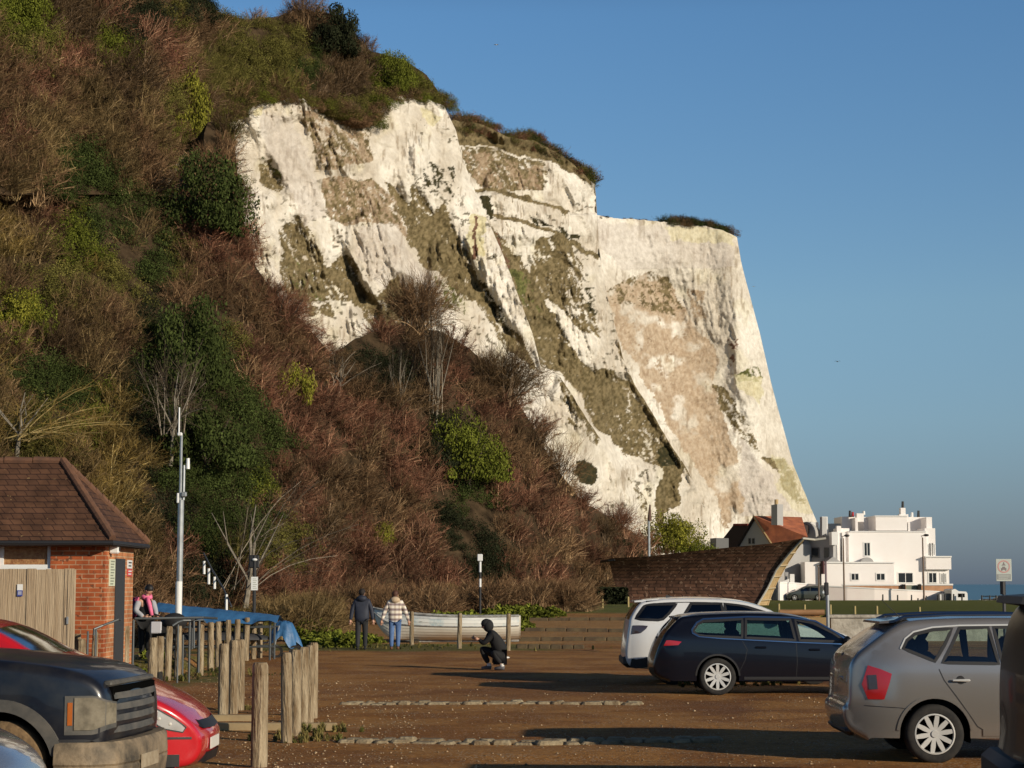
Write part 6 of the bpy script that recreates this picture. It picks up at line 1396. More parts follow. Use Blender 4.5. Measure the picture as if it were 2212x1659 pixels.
skin('hooded_top', {'pel': ((.21, 0, .36), (.20, .18)), 'm': ((.11, 0, .58), (.21, .18)), 'ch': ((.0, 0, .78), (.20, .18)), 'nk': ((-.09, 0, .91), .09), 's1': ((-.02, -.17, .80), .085), 'e1': ((-.22, -.14, .60), .065), 'w1': ((-.32, -.055, .69), .045), 's2': ((-.02, .17, .80), .085), 'e2': ((-.22, .14, .60), .065), 'w2': ((-.33, .055, .69), .045)}, E('pel-m m-ch ch-nk ch-s1 s1-e1 e1-w1 ch-s2 s2-e2 e2-w2'), blackc, t_)
skin('trousers', {'pel': ((.22, 0, .30), .17), 'h1': ((.18, -.10, .30), .13), 'k1': ((-.02, -.16, .40), .10), 'a1': ((.19, -.15, .15), .062), 'h2': ((.16, .10, .32), .13), 'k2': ((-.28, .12, .49), .095), 'a2': ((-.11, .12, .15), .062)}, E('pel-h1 h1-k1 k1-a1 pel-h2 h2-k2 k2-a2'), blackc, t_)
MB().ell((.22, 0, .285), (.16, .19, .035), 14, 6).build('shirt_hem', mat('white_cloth', (.75, .74, .70), .8), t_, local=True, smooth=True)
for a_, y_ in (((.20, .05), -.15), ((-.10, .05), .12)):
    MB().tube([(a_[0] + .06, y_, .05), (a_[0], y_, .06), (a_[0] - .17, y_, .035)], [.045, .048, .035], 8).build('shoe', mat('grey_trainer', (.10, .10, .11), .7), t_, local=True, smooth=True); MB().cyl((a_[0] + .01, y_, .09), (a_[0] + .0, y_, .15), .045, .05, 10).build('sock', MATS['white_cloth'], t_, local=True)
hand(t_, (-.33, -.055, .69), (-1, .3, .35)); hand(t_, (-.34, .055, .69), (-1, -.3, .35))
head(t_, (-.16, 0, 1.02), math.pi, blackc, 'cap', .105, .35); MB().ell((-.11, 0, 1.0), (.12, .12, .15), 14, 10).build('hood', blackc, t_, local=True, smooth=True)
tag(MB().box((Xc - .44, Yc, h1(Xc, Yc) + .76), (.012, .16, .085), 0, .004).build('smartphone', blackp), 'phone held up by the crouching person in black', 'phone')
# woman with pink scarf
Yw = 42; Xw = WX(325, Yw); t_ = thing('person', 'woman with bright pink scarf, grey sleeves and black gilet standing by the handrail', 'person', (Xw, Yw, h1(Xw, Yw)))
k = .94; S = lambda a, b, c: (a * k, b * k, c * k)
skin('body', {'pel': (S(0, 0, .92), .09), 'ch': (S(.0, 0, 1.25), (.12, .09)), 'nk': (S(.04, -.02, 1.45), .055), 'hd': (S(.07, -.04, 1.56), .07), 's1': (S(-.14, -.10, 1.38), .06), 'e1': (S(-.20, -.16, 1.12), .045), 'w1': (S(.02, -.26, .98), .03), 's2': (S(.12, .10, 1.38), .06), 'e2': (S(.22, .0, 1.14), .045), 'w2': (S(.30, -.16, 1.0), .03), 'h1': (S(-.08, 0, .86), .065), 'k1': (S(-.07, -.02, .48), .045), 'a1': (S(-.07, 0, .09), .028), 'h2': (S(.08, 0, .86), .065), 'k2': (S(.08, -.03, .48), .045), 'a2': (S(.08, 0, .09), .028)},
     E('pel-ch ch-nk nk-hd ch-s1 s1-e1 e1-w1 ch-s2 s2-e2 e2-w2 pel-h1 h1-k1 k1-a1 pel-h2 h2-k2 k2-a2'), skinm, t_)
skin('gilet', {'p': (S(0, 0, .76), (.21, .18)), 'm': (S(0, 0, 1.1), (.17, .14)), 'c': (S(0, 0, 1.33), (.18, .13)), 'n': (S(.03, -.01, 1.46), .08)}, E('p-m m-c c-n'), blackc, t_)
gsl = mat('grey_wool', (.36, .37, .40), .9)
skin('sleeve', {'a': (S(-.14, -.11, 1.38), .085), 'b': (S(-.21, -.17, 1.13), .07), 'c': (S(.0, -.26, .985), .05)}, E('a-b b-c'), gsl, t_); skin('sleeve', {'a': (S(.13, .10, 1.38), .08), 'b': (S(.23, .0, 1.14), .065), 'c': (S(.29, -.15, 1.01), .048)}, E('a-b b-c'), gsl, t_)
skin('trousers', {'p': (S(0, 0, .88), .15), 'h1': (S(-.09, 0, .82), .10), 'k1': (S(-.08, -.02, .48), .075), 'a1': (S(-.07, 0, .07), .06), 'h2': (S(.09, 0, .82), .10), 'k2': (S(.09, -.03, .48), .075), 'a2': (S(.08, 0, .07), .06)}, E('p-h1 h1-k1 k1-a1 p-h2 h2-k2 k2-a2'), blackc, t_)
for s_ in (-.07, .08): MB().tube([S(s_, .07, .045), S(s_, 0, .055), S(s_, -.16, .035)], [.04, .046, .035], 8).build('shoe', blackc, t_, local=True, smooth=True)
hand(t_, S(.02, -.26, .98), (1, -.2, -.1)); hand(t_, S(.30, -.16, 1.0), (.6, -.6, -.2))
head(t_, S(.08, -.04, 1.62), -.75, mat('black_hair', (.01, .008, .008), .6), 'cap', .098, .3)
pink = mat('pink_knit', (.85, .20, .34), .85, col2=(.75, .14, .28), scale=20); plum = mat('plum_rucksack', (.16, .012, .06), .7)
b = MB(); b.tube([S(-.06, -.02, 1.46), S(.02, -.12, 1.43), S(.13, -.08, 1.45), S(.10, .04, 1.48), S(-.02, .07, 1.48), S(-.06, -.02, 1.46)], .05, 8, False); b.tube([S(.06, -.14, 1.44), S(.12, -.19, 1.30), S(.16, -.20, 1.15), S(.19, -.20, 1.02)], [.045, .05, .045, .04], 8); b.build('scarf', pink, t_, local=True, smooth=True)
rk = tag(MB().box((Xw - .27, Yw + .10, h1(Xw, Yw) + 1.12), (.24, .32, .48), .3, .08).build('rucksack', plum), 'plum coloured rucksack on the back of the woman with the pink scarf', 'rucksack'); MB().tube([(Xw - .20, Yw - .05, h1(Xw, Yw) + 1.36), (Xw - .13, Yw - .16, h1(Xw, Yw) + 1.36), (Xw - .22, Yw - .10, h1(Xw, Yw) + 1.15)], .02, 6).build('strap', pink, rk)
# pushchair in front of her
Xp_ = WX(362, 40.6); t_ = thing('pushchair', 'black pushchair with pale blanket standing before the woman with pink scarf', 'pushchair', (Xp_, 40.9, 0))
z0 = h1(Xp_, 41.2); MB().tube([(Xp_ - .28, 41, z0 + 1.02), (Xp_ - .1, 41, z0 + .95), (Xp_ + .25, 41, z0 + .35)], .018, 6).build('handle', blackp, t_)
MB().box((Xp_ + .02, 41, z0 + .62), (.55, .42, .32), 0, .12).build('seat', blackc, t_); MB().ell((Xp_ + .18, 41, z0 + .84), (.28, .24, .20), 12, 8).build('hood', blackc, t_, smooth=True); MB().box((Xp_ - .18, 40.80, z0 + .72), (.24, .05, .26), 0, .02).build('blanket', mat('pale_blanket', (.50, .50, .54), .9), t_)
for dx in (-.25, .28):
    for dyy in (-.2, .2): MB().lathe((Xp_ + dx, 41 + dyy, z0 + .14), [(.10, -.015), (.14, -.02), (.14, .02), (.10, .015)], 18, 'Y').build('wheel', rubber, t_); 
MB().tube([(Xp_ - .25, 40.8, z0 + .14), (Xp_, 40.85, z0 + .5), (Xp_ + .28, 40.8, z0 + .14)], .015, 6).build('chassis', greym, t_)

# ------------------------------------------------------------------ white rowing boat
bw = mat('boat_cream_paint', (.76, .71, .60), .5, col2=(.82, .79, .70), scale=1.6); bg_ = mat('boat_grey_paint', (.50, .52, .52), .6, col2=(.76, .76, .74), scale=3, cut=(.3, .7)); bl_ = mat('boat_blue_paint', (.32, .48, .53), .6, col2=(.76, .76, .72), scale=1.1, cut=(.38, .52))
Yb = 62.2; X0, X1 = WX(811, Yb), WX(1121, Yb); Lb = X1 - X0; t_ = thing('rowing_boat', 'white clinker rowing boat with blue grey upper strake lying behind three grey posts', 'boat', ((X0 + X1) / 2, Yb, 0)); nS = 40
def bsec(s, t):
    """s 0 bow..1 stern, t 0 keel..1 gunwale -> half beam, z"""
    bm_ = .82 * min(1, (math.sin(min(s, .62) / .62 * math.pi / 2)) ** .75) * (1 - .22 * max(0, (s - .62) / .38) ** 1.5); zk = .10 + .75 * max(0, 1 - s / .16) ** 2 + .05 * max(0, (s - .8) / .2); zg = .86 + .30 * (1 - s) ** 3 + .05 * s * s
    return bm_ * math.sin(min(t * 1.15, 1) * math.pi / 2) ** .85, zk + (zg - zk) * t ** 1.35
NS = 9
def strake(t0, t1, name, m, off=.0):
    for sg in (-1, 1):
        b = MB(); vs = []
        for i in range(nS + 1):
            s = i / nS
            for t, o_ in ((t0, .010), (t1, .0)): hb, z = bsec(s, t); vs.append((X0 + Lb * s + (.04 * (1 - t) if s == 0 else 0), Yb + sg * (hb + o_ + off), z))
        b.add(vs, [(2 * i, 2 * i + 1, 2 * i + 3, 2 * i + 2) for i in range(nS)]); yield b
hull = MB()
for k in range(NS - 3):
    for b in strake(k / NS, (k + 1) / NS + .012, '', bw): hull.add(b.v, b.f)
hull.build('hull', bw, t_)
for k, m_, nm in ((NS - 3, bl_, 'blue_strake'), (NS - 2, bl_, 'blue_strake'), (NS - 1, bg_, 'top_strake')):
    for b in strake(k / NS, (k + 1) / NS + .01, nm, m_, .002): b.build(nm, m_, t_)
for t_v, r_ in ((6 / NS, .016), (1.0, .03)):
    for sg in (-1, 1): MB().tube([(X0 + Lb * i / nS, Yb + sg * (bsec(i / nS, t_v)[0] + .024), bsec(i / nS, t_v)[1]) for i in range(nS + 1)], r_, 6).build('rubbing_strip' if t_v < 1 else 'gunwale', mat('weathered_trim', (.16, .15, .14), .8, col2=(.4, .4, .38), scale=5), t_)
b = MB(); vs = [(X1, Yb + sg * bsec(1, t)[0], bsec(1, t)[1]) for sg, ts in ((-1, [i / 8 for i in range(8, -1, -1)]), (1, [i / 8 for i in range(1, 9)])) for t in ts]; b.prism(vs, (.05, 0, 0)); b.build('transom', bw, t_)
MB().tube([(X0 - .02, Yb, 1.2), (X0 + .02, Yb, .95), (X0 + .25, Yb, .55), (X0 + .7, Yb, .18), (X0 + 1.4, Yb, .06), (X1, Yb, .08)], .04, 6).build('keel', MATS['weathered_trim'], t_)
for s in (.35, .55, .78): hb, z = bsec(s, .8); MB().box((X0 + Lb * s, Yb, z), (.22, hb * 2, .03)).build('thwart', MATS['weathered_trim'], t_)
for s in (.3, .8): MB().box((X0 + Lb * s, Yb, .03), (.15, 1.0, .12), 0, .02).build('chock', MATS['dark_brown_bar'], t_)

# ------------------------------------------------------------------ blue sheets over stored boats
tarp = mat('blue_tarpaulin', (.03, .105, .24), .5, col2=(.045, .155, .33), scale=2.2, bump=.35, bscale=5)
Yt = 48.5; xa, xb = WX(352, Yt), WX(612, Yt); NL, NC = 60, 16; V = []
for i in range(NL + 1):
    s = i / NL; x = xa + (xb - xa) * s; zt = W(0, 1301 + 27 * s, Yt).z; dr = .10 + .11 * math.sin(math.pi * min(1, s * 1.05)) + .08 * float(fbm(s * 9, 1, 3, 5))
    for j in range(NC + 1):
        t = (j / NC - .5) * 2; y = Yt + t * (.62 + .2 * abs(t)) * (1 - .5 * abs(s - .5)); z = zt - abs(t) ** 1.5 * dr - .03 * float(fbm(s * 22, t * 2, 3, 8)) - .10 * abs(t) ** 4 * float(vn(s * 14, 3 * t, 4)); V.append((x, y, z))
Ft = [(i * (NC + 1) + j, i * (NC + 1) + j + 1, (i + 1) * (NC + 1) + j + 1, (i + 1) * (NC + 1) + j) for i in range(NL) for j in range(NC)]
cl_ = MB().add(V, Ft).build('boat_cover', tarp, smooth=True); tag(cl_, 'long blue tarpaulin stretched over the stored boats behind the row of posts', 'tarpaulin')
t_ = thing('boat_rack', 'dark boat rack under the long blue tarpaulin', 'boat rack', ((xa + xb) / 2, Yt, 0))
for i in range(5):
    x = xa + .3 + (xb - xa - .5) * i / 4
    for y in (-.45, .45): MB().cyl((x, Yt + y, 0), (x, Yt + y, W(0, 1340, Yt).z), .03, .03, 6).build('post', railm, t_)
for z in (.35, .85):
    for y in (-.45, .45): MB().cyl((xa + .2, Yt + y, z), (xb - .1, Yt + y, z), .025, .025, 6).build('rail', railm, t_)
darkhull = mat('dark_boat_hull', (.018, .02, .024), .6, col2=(.05, .05, .055), scale=3)
for z, dx, lb in ((.62, 0, 'dark upturned dinghy stored on the lower bar of the boat rack'), (1.08, -.1, 'dark upturned dinghy just beneath the long blue tarpaulin')):
    b = MB(); n = 24; vs = []; Ld = xb - xa - .5
    for i in range(n + 1):
        s = i / n; r = max(.04, .42 * math.sin(math.pi * (.06 + .9 * s)) ** .5)
        for j in range(9): a = math.pi * j / 8; vs.append((xa + .2 + dx + Ld * s, Yt - r * math.cos(a), z + r * .55 * math.sin(a) - .1))
    b.add(vs, [(i * 9 + j, i * 9 + j + 1, (i + 1) * 9 + j + 1, (i + 1) * 9 + j) for i in range(n) for j in range(8)]); tag(b.build('dinghy', darkhull, smooth=True), lb, 'dinghy', 'dinghies stored on the rack')
Yt2 = 50; xc = WX(624, Yt2); V = []; NR, NA = 22, 44
for i in range(NR + 1):
    r = i / NR
    for j in range(NA):
        a = 2 * math.pi * j / NA; fold = 1 + .16 * math.sin(a * 5 + 1) * r + .1 * math.sin(a * 9 + r * 3) * r
        z = .93 - .75 * max(0, r - .25) ** 1.15 * (1 + .25 * math.sin(a * 5 + 1)) + .05 * float(vn(a * 3, r * 5, 3)) - .12 * math.cos(a) * r; V.append((xc + .43 * r ** .7 * math.cos(a) * fold, Yt2 + .35 * r ** .7 * math.sin(a) * fold, max(z, .22)))
tag(MB().add(V, [(i * NA + j, i * NA + (j + 1) % NA, (i + 1) * NA + (j + 1) % NA, (i + 1) * NA + j) for i in range(NR) for j in range(NA)]).build('boat_cover', tarp, smooth=True), 'crumpled blue sheet bunched over the end of the boat rack', 'tarpaulin')
t_ = thing('launching_trolley', 'small grey trolley frame under the crumpled blue sheet', 'trolley', (xc, Yt2, 0))
MB().tube([(xc - .9, Yt2, .35), (xc - .1, Yt2, .45), (xc + .45, Yt2, .30)], .025, 6).build('frame', greym, t_); MB().tube([(xc - .3, Yt2 - .3, .1), (xc - .15, Yt2 - .2, .85)], .02, 6).build('upright', greym, t_)
for dx in (-.2, .3): MB().lathe((xc + dx, Yt2 - .3, .17), [(.1, -.03), (.17, -.04), (.17, .04), (.1, .03)], 16, 'Y').build('wheel', rubber, t_)

# ------------------------------------------------------------------ shingled hull shelter
shg = brickmat('dark_shingles', (.20, .10, .062), (.115, .058, .038), (.05, .028, .02), .42, .20, .02, spots=((.30, .19, .13), 5, .62), rough=.75, bump=.6)
ply = mat('pale_plywood', (.50, .36, .18), .7, col2=(.40, .28, .14), scale=3)
topc = pl([(0, 1206), (.2, 1202), (.4, 1192), (.61, 1183), (.83, 1174), (1, 1163)]); Lc = pl([(0, 1347), (.2, 1340), (.5, 1327), (1, 1315)]); Rc = pl([(0, 1633), (.28, 1658), (.55, 1677), (.79, 1705), (1, 1735)])
NU, NV = 40, 16
def hp(u, v, off=0):
    yb = 1312; y = yb + (float(topc(u)) - yb) * v; x = float(Lc(v)) * (1 - u) + float(Rc(v)) * u; Yh = 114 - 3.6 * u - 1.1 * v * v + .7 * math.sin(math.pi * v) + off
    return W(x, y, Yh)
t_ = thing('hull_shelter', 'large upturned dark shingled boat hull shelter on the grass with pale ribbed bow', 'shelter', tuple(Vector(hp(.5, 0)) + Vector((0, 1.5, 0))))
b = MB(); vs = [hp(i / NU, j / NV) for i in range(NU + 1) for j in range(NV + 1)]; nv = len(vs)
vs += [Vector((p.x + .05, p.y + .22, p.z)) for p in vs]; w_ = NV + 1
fs = [(i * w_ + j, (i + 1) * w_ + j, (i + 1) * w_ + j + 1, i * w_ + j + 1) for i in range(NU) for j in range(NV)]; fs += [tuple(nv + k for k in reversed(f)) for f in fs]
fs += [(i * w_ + NV, (i + 1) * w_ + NV, nv + (i + 1) * w_ + NV, nv + i * w_ + NV) for i in range(NU)] + [(j, j + 1, nv + j + 1, nv + j) for j in range(NV)] + [(NU * w_ + j + 1, NU * w_ + j, nv + NU * w_ + j, nv + NU * w_ + j + 1) for j in range(NV)]
b.add(vs, fs).build('shingled_side', shg, t_, smooth=False)
b = MB(); vs = []
for i in range(NU + 1):
    for j in range(NV + 1):
        p = hp(i / NU, j / NV); vs.append((p.x + .3, p.y + 3.4 - 2.0 * (j / NV) ** 2, p.z - .15))
b.add(vs, [(i * w_ + j, i * w_ + j + 1, (i + 1) * w_ + j + 1, (i + 1) * w_ + j) for i in range(NU) for j in range(NV)]).build('far_side', shg, t_)
Oc = pl([(0, 1657), (.12, 1662), (.35, 1676), (.6, 1697), (.8, 1716), (1, 1737)])
b = MB(); K = 16; vs = []
for j in range(K + 1):
    v = j / K; p = hp(1, v); y = 1312 + (1163 - 1312) * v; q = W(float(Oc(v)), y, p.y + 1.2); vs += [p, q, p + Vector((.05, .1, 0)), q + Vector((.03, .12, 0))]
b.add(vs, [(j * 4, (j + 1) * 4, (j + 1) * 4 + 1, j * 4 + 1) for j in range(K)]); b.build('bow_panel', ply, t_)
for v in (.1, .27, .44, .60, .78):
    p = hp(1, v); y = 1312 + (1163 - 1312) * v; q = W(float(Oc(v)) + 2, y - 2, p.y + 1.2); MB().tube([p + Vector((-.05, -.12, 0)), q + Vector((.03, -.1, 0))], .05, 6).build('rib', mat('rib_timber', (.42, .33, .2), .7), t_)
MB().tube([hp(1, v) + Vector((0, -.1, 0)) for v in np.linspace(0, 1, 12)], .06, 6).build('stem', mat('silvery_timber', (.42, .40, .35), .7), t_)
MB().tube([W(float(Oc(v)), 1312 + (1163 - 1312) * v, hp(1, v).y + 1.2) + Vector((0, -.04, 0)) for v in np.linspace(0, 1, 12)], .05, 6).build('outer_stem', ply, t_)
MB().tube([hp(1, 1), W(1760, 1166, 110), W(1784, 1163, 110)], .07, 6).build('bowsprit', MATS['silvery_timber'], t_)
MB().tube([W(1299, 1213, 114.5), hp(.0, .96), hp(.03, .97)], .09, 6).build('stern_lip', blackp, t_)

# ------------------------------------------------------------------ houses beyond the lawn
rend = mat('white_render', (.86, .81, .78), .85, col2=(.90, .87, .85), scale=.35, cut=(.3, .7)); greyr = mat('shaded_grey_render', (.36, .355, .35), .85); rtile = mat('orange_roof_tile', (.50, .16, .07), .85, col2=(.30, .095, .05), scale=1.2, bump=.4); dtile = mat('dark_roof_tile', (.035, .022, .02), .85)  # grey render carries the older white house's shade in its colour
pane = mat('dark_window_pane', (.02, .024, .028), .12); cop = mat('white_coping', (.78, .77, .75), .7); obr = mat('orange_garden_brick', (.55, .30, .17), .85, col2=(.42, .22, .12), scale=1.5); pinkw = mat('pink_wall_render', (.80, .70, .665), .85, col2=(.86, .79, .75), scale=.3)
YH = 203
def hb(par, nm, x0, x1, y0, y1, Y, dep, m, bev=0):
    a, c_ = W(x0, y1, Y), W(x1, y0, Y); return MB().bb((a.x, Y, a.z), (c_.x, Y + dep, c_.z), bev).build(nm, m, par)
def win(par, x0, x1, y0, y1, Y, fm=None):
    a, c_ = W(x0, y1, Y), W(x1, y0, Y); f = .12; b = MB()
    b.bb((a.x - f, Y - .05, a.z - f), (a.x, Y - .003, c_.z + f)); b.bb((c_.x, Y - .05, a.z - f), (c_.x + f, Y - .003, c_.z + f)); b.bb((a.x, Y - .05, c_.z), (c_.x, Y - .003, c_.z + f)); b.bb((a.x, Y - .07, a.z - f), (c_.x, Y - .003, a.z)); m_ = (a.x + c_.x) / 2; b.bb((m_ - .03, Y - .04, a.z), (m_ + .03, Y - .004, c_.z))
    w_ = b.build('window', fm or cop, par); MB().bb((a.x, Y - .02, a.z), (c_.x, Y - .003, c_.z)).build('pane', pane, w_)
g0 = h1(50, YH)
t_ = thing('seaside_house', 'white flat roofed house with stepped parapets at the end of the beach', 'house', (WX(1915, YH), YH, g0))
hb(t_, 'wall', 1836, 2001, 1147, 1310, YH, 9, rend); hb(t_, 'upper_storey', 1892, 1959, 1115, 1146, YH + .05, 7, rend); hb(t_, 'upper_storey', 1866, 2010, 1117, 1146.5, YH + 4.5, 4, rend)
hb(t_, 'parapet', 1836, 2001, 1147, 1149, YH - .12, .3, cop); hb(t_, 'parapet', 1890, 1961, 1113.6, 1116, YH - .06, 7, cop)
hb(t_, 'terrace_wall', 1962, 1966, 1127, 1147, YH + .1, 4, rend); hb(t_, 'terrace_wall', 1848, 1853, 1118, 1147, YH + .1, 4, rend)
hb(t_, 'stair_tower', 1811, 1835.5, 1141, 1310, YH + .6, 5, rend); hb(t_, 'stair_tower', 1819, 1850, 1116, 1147, YH + 2.5, 5, rend)
hb(t_, 'pilaster', 1811, 1817, 1136, 1310, YH - .3, .8, rend); hb(t_, 'pilaster', 1822, 1826, 1150, 1310, YH - .5, 1, rend)
hb(t_, 'seaward_wing', 2001.5, 2020, 1141, 1310, YH + .3, 7, rend); hb(t_, 'parapet', 2001.5, 2013, 1117, 1141.3, YH + 1.5, 6, rend)
hb(t_, 'balcony', 2001, 2054.5, 1203, 1230, YH - .6, 6, rend); hb(t_, 'ground_floor_bay', 1996, 2050, 1230.5, 1310, YH - .1, 5, rend); hb(t_, 'parapet', 1999, 2056, 1201, 1204, YH - .75, 6.3, cop)
hb(t_, 'lower_wing', 1776, 1931, 1216, 1310, YH - 4, 4, rend); hb(t_, 'parapet', 1775, 1932, 1213.5, 1216.5, YH - 4.15, 4.3, cop)
hb(t_, 'chimney', 1851, 1866, 1109, 1127, YH + .5, .9, rend); hb(t_, 'chimney', 1943, 1962, 1111, 1117, YH + 1.5, 1, rend); hb(t_, 'chimney', 1946, 1956, 1097, 1112, YH + 1.6, .8, rend)
for x_, y0_, y1_, m_ in ((1950, 1083, 1098, blackp), (1836, 1103, 1117, blackp), (1842, 1106, 1117, redl), (1984, 1103, 1117, blackp), (1970, 1107, 1117, cop), (1866, 1104, 1112, cop)):
    MB().cyl(W(x_, y1_, YH + 2), W(x_, y0_, YH + 2), .16, .13, 10).build('chimney_pot', m_, t_)
for q in ((1867.5, 1878.5, 1173, 1200, YH), (1839.5, 1854, 1239.5, 1252.5, YH - 4), (1894, 1910.5, 1239.5, 1252.5, YH - 4), (1941, 1971, 1238, 1258, YH), (2007, 2022, 1238, 1258, YH - .1), (2004.5, 2007.5, 1176, 1199, YH + .3), (2010, 2013, 1176, 1199, YH + .3), (2015, 2018, 1176, 1199, YH + .3), (2033, 2036, 1240, 1258, YH - .1), (2040, 2043, 1240, 1258, YH - .1)): win(t_, *q)
a = []
for i in range(13): an = math.pi * i / 12; p = W(1873.5 - 14 * math.cos(an), 1216 - 12 * math.sin(an), YH - .9); a.append(p)
MB().prism(a, (0, .9, 0)).build('arched_dormer', greyr, t_); a = [W(1784, 1214, YH - 3), W(1800, 1202, YH - 3), W(1816, 1214, YH - 3)]; MB().prism(a, (0, 3, 0)).build('small_gable', greyr, t_)
MB().tube([W(1817, 1163, YH - .8), W(1817, 1300, YH - .8)], .06, 6).build('downpipe', blackp, t_)
# shaded older house at the left: walls turned away from the sun, shade also mixed into their grey
n = Vector((-.72, -.694, 0)); P0 = Vector((WX(1650, 200), 200, 0)); back = -n
def pr(par, nm, pts, m, dep, off=0., p0=None):
    q = [WP(x, y, (p0 or P0) + n * off, n) for x, y in pts]; return fixn(MB().prism(q, back * dep).build(nm, m, par))
t_ = thing('red_roofed_house', 'older white house with orange tiled roof and shaded gable behind the hull', 'house', (WX(1690, 203), 203, g0))
pr(t_, 'gable_wall', [(1589, 1300), (1589, 1181), (1628.7, 1117), (1667, 1175), (1667, 1300)], greyr, 7)
pr(t_, 'wall', [(1667.2, 1300), (1667.2, 1160), (1800, 1157), (1800, 1300)], greyr, 1.2, -7.0)
A0, A1, A2 = WP(1627.5, 1114, P0 + n * .5, n), WP(1668.5, 1177, P0 + n * .5, n), WP(1587, 1183, P0 + n * .5, n)
r0, r1_, r2_, r3_ = A0, WP(1732, 1117, P0 + back * 6, n), WP(1745, 1160, P0 + back * .5, n), A1
b = MB(); b.add([r0, r1_, r2_, r3_] + [p + Vector((0, .1, -.25)) for p in (r0, r1_, r2_, r3_)], [(0, 1, 2, 3), (7, 6, 5, 4), (0, 3, 7, 4), (1, 0, 4, 5), (2, 1, 5, 6), (3, 2, 6, 7)]); roof_ = fixn(b.build('roof', rtile, t_))
b = MB(); q = [A0, A2, A2 + back * 7, A0 + back * 7]; b.add(q + [p + Vector((0, .05, -.25)) for p in q], [(0, 1, 2, 3), (7, 6, 5, 4), (0, 3, 7, 4), (1, 0, 4, 5), (2, 1, 5, 6), (3, 2, 6, 7)]); fixn(b.build('roof', dtile, t_))
MB().tube([A0, A1], .10, 5).build('bargeboard', ply, roof_)
ch = pr(t_, 'chimney', [(1666, 1134), (1666, 1091), (1679, 1089), (1679, 1134)], greyr, 1.0, 1.2); 
a, c_ = W(1680, 1139, 199), W(1691, 1091, 199); MB().bb((a.x, 199, a.z), (c_.x, 200, c_.z)).build('chimney', cop, t_); MB().cyl(W(1677, 1090, 199.5), W(1677, 1079, 199.5), .2, .22, 10).build('chimney_pot', ply, t_)  # lit side of the stack as a white block beside its shade-grey half
pr(t_, 'dormer', [(1712, 1152), (1712, 1131), (1724, 1129), (1736, 1135), (1736, 1152)], dtile, 1, -5)
pts = [(1722, 1165)] + [(1722 + 19 - 19 * math.cos(a_), 1156 - 29 * math.sin(a_)) for a_ in np.linspace(0, math.pi, 11)] + [(1760, 1165)]; pr(t_, 'curved_gable', pts, greyr, 1, -6.5)
a, c_ = W(1752, 1158, 204), W(1768, 1128, 204); MB().bb((a.x, 204, a.z), (c_.x, 207, c_.z)).build('upper_wall', cop, t_); a, c_ = W(1776, 1157, 203.5), W(1788, 1116, 203.5); MB().bb((a.x, 203.5, a.z), (c_.x, 204.5, c_.z)).build('chimney', cop, t_); pr(t_, 'chimney', [(1771, 1157), (1771, 1117), (1776, 1117), (1776, 1157)], greyr, .8, -6)  # white blocks paint the lit faces next to the shade-grey gable and chimney
a, c_ = W(1790, 1157, 206), W(1815, 1131, 206); MB().bb((a.x, 206, a.z), (c_.x, 212, c_.z)).build('upper_wall', greyr, t_)
a, c_ = W(1797, 1177, 201), W(1810, 1149, 201); MB().bb((a.x, 201, a.z), (c_.x, 203, c_.z)).build('lit_bay', cop, t_)
for x0, x1, y0_, y1_ in ((1617, 1622, 1162, 1175), (1625, 1630, 1162, 1175), (1719, 1730, 1183, 1207), (1753, 1770, 1182, 1206), (1780, 1792, 1182, 1206)):
    q = [WP(x, y, P0 + n * (.03 if x0 < 1650 else -6.97), n) for x, y in ((x0, y1_), (x1, y1_), (x1, y0_), (x0, y0_))]; o_ = fixn(MB().prism([p + n * .03 for p in q], back * .04).build('window', mat('grey_window_frame', (.16, .16, .16), .6), t_)); c0 = sum(q, Vector()) / 4
    fixn(MB().prism([c0 + (p - c0) * .82 + n * .05 for p in q], back * .03).build('pane', pane, o_))
t_ = thing('dark_roofed_house', 'small house with steep dark roof at the left of the orange roofed house', 'house', (WX(1590, 212), 212, g0))
P2 = Vector((WX(1590, 211), 211, 0)); pr(t_, 'roof', [(1543, 1187), (1584.6, 1134), (1616, 1134), (1600, 1187)], dtile, 6, 0, P2); pr(t_, 'wall', [(1553, 1300), (1553, 1187.3), (1598, 1187.3), (1598, 1300)], greyr, 5, -.4, P2); MB().tube([WP(1584.6, 1133.5, P2, n), WP(1616, 1133.5, P2, n)], .14, 5).build('ridge', mat('dull_red_ridge', (.22, .04, .03), .8), t_)
pr(thing('garden_shed', 'small grey shed between the green tree and the dark roofed house', 'shed', (WX(1541, 190), 190, g0)), 'wall', [(1534, 1200), (1534, 1163), (1547, 1162), (1547, 1200)], mat('grey_boards', (.12, .12, .12), .8), 2, 0, Vector((WX(1541, 190), 190, 0)))
# outbuilding, piers, garden walls
o_ = hb(None, 'garage', 1740, 1770, 1214, 1300, 199.5, 3, rend); tag(o_, 'plain white garage wall between the shaded house and the white house', 'garage')
o_ = hb(None, 'gate_pier', 1707.5, 1716, 1240, 1300, 198, .5, cop); tag(o_, 'bright white gate pier standing behind the small grey hatchback', 'pier')
o_ = hb(None, 'gate_pier', 1697, 1703, 1236, 1300, 199, .5, greyr); tag(o_, 'grey gate pier at the left of the bright white one', 'pier')
a = [W(1685, 1258, 197.5), W(1705, 1250, 197.5), W(1705, 1300, 197.5), W(1685, 1300, 197.5)]; tag(fixn(MB().prism(a, (0, .4, 0)).build('low_wall', cop)), 'white wedge shaped wall end beside the bow of the hull', 'wall')
t_ = thing('garden_wall', 'orange brick garden wall with white coping in front of the white house', 'wall', (WX(1930, 198), 198, h1(46, 198)))
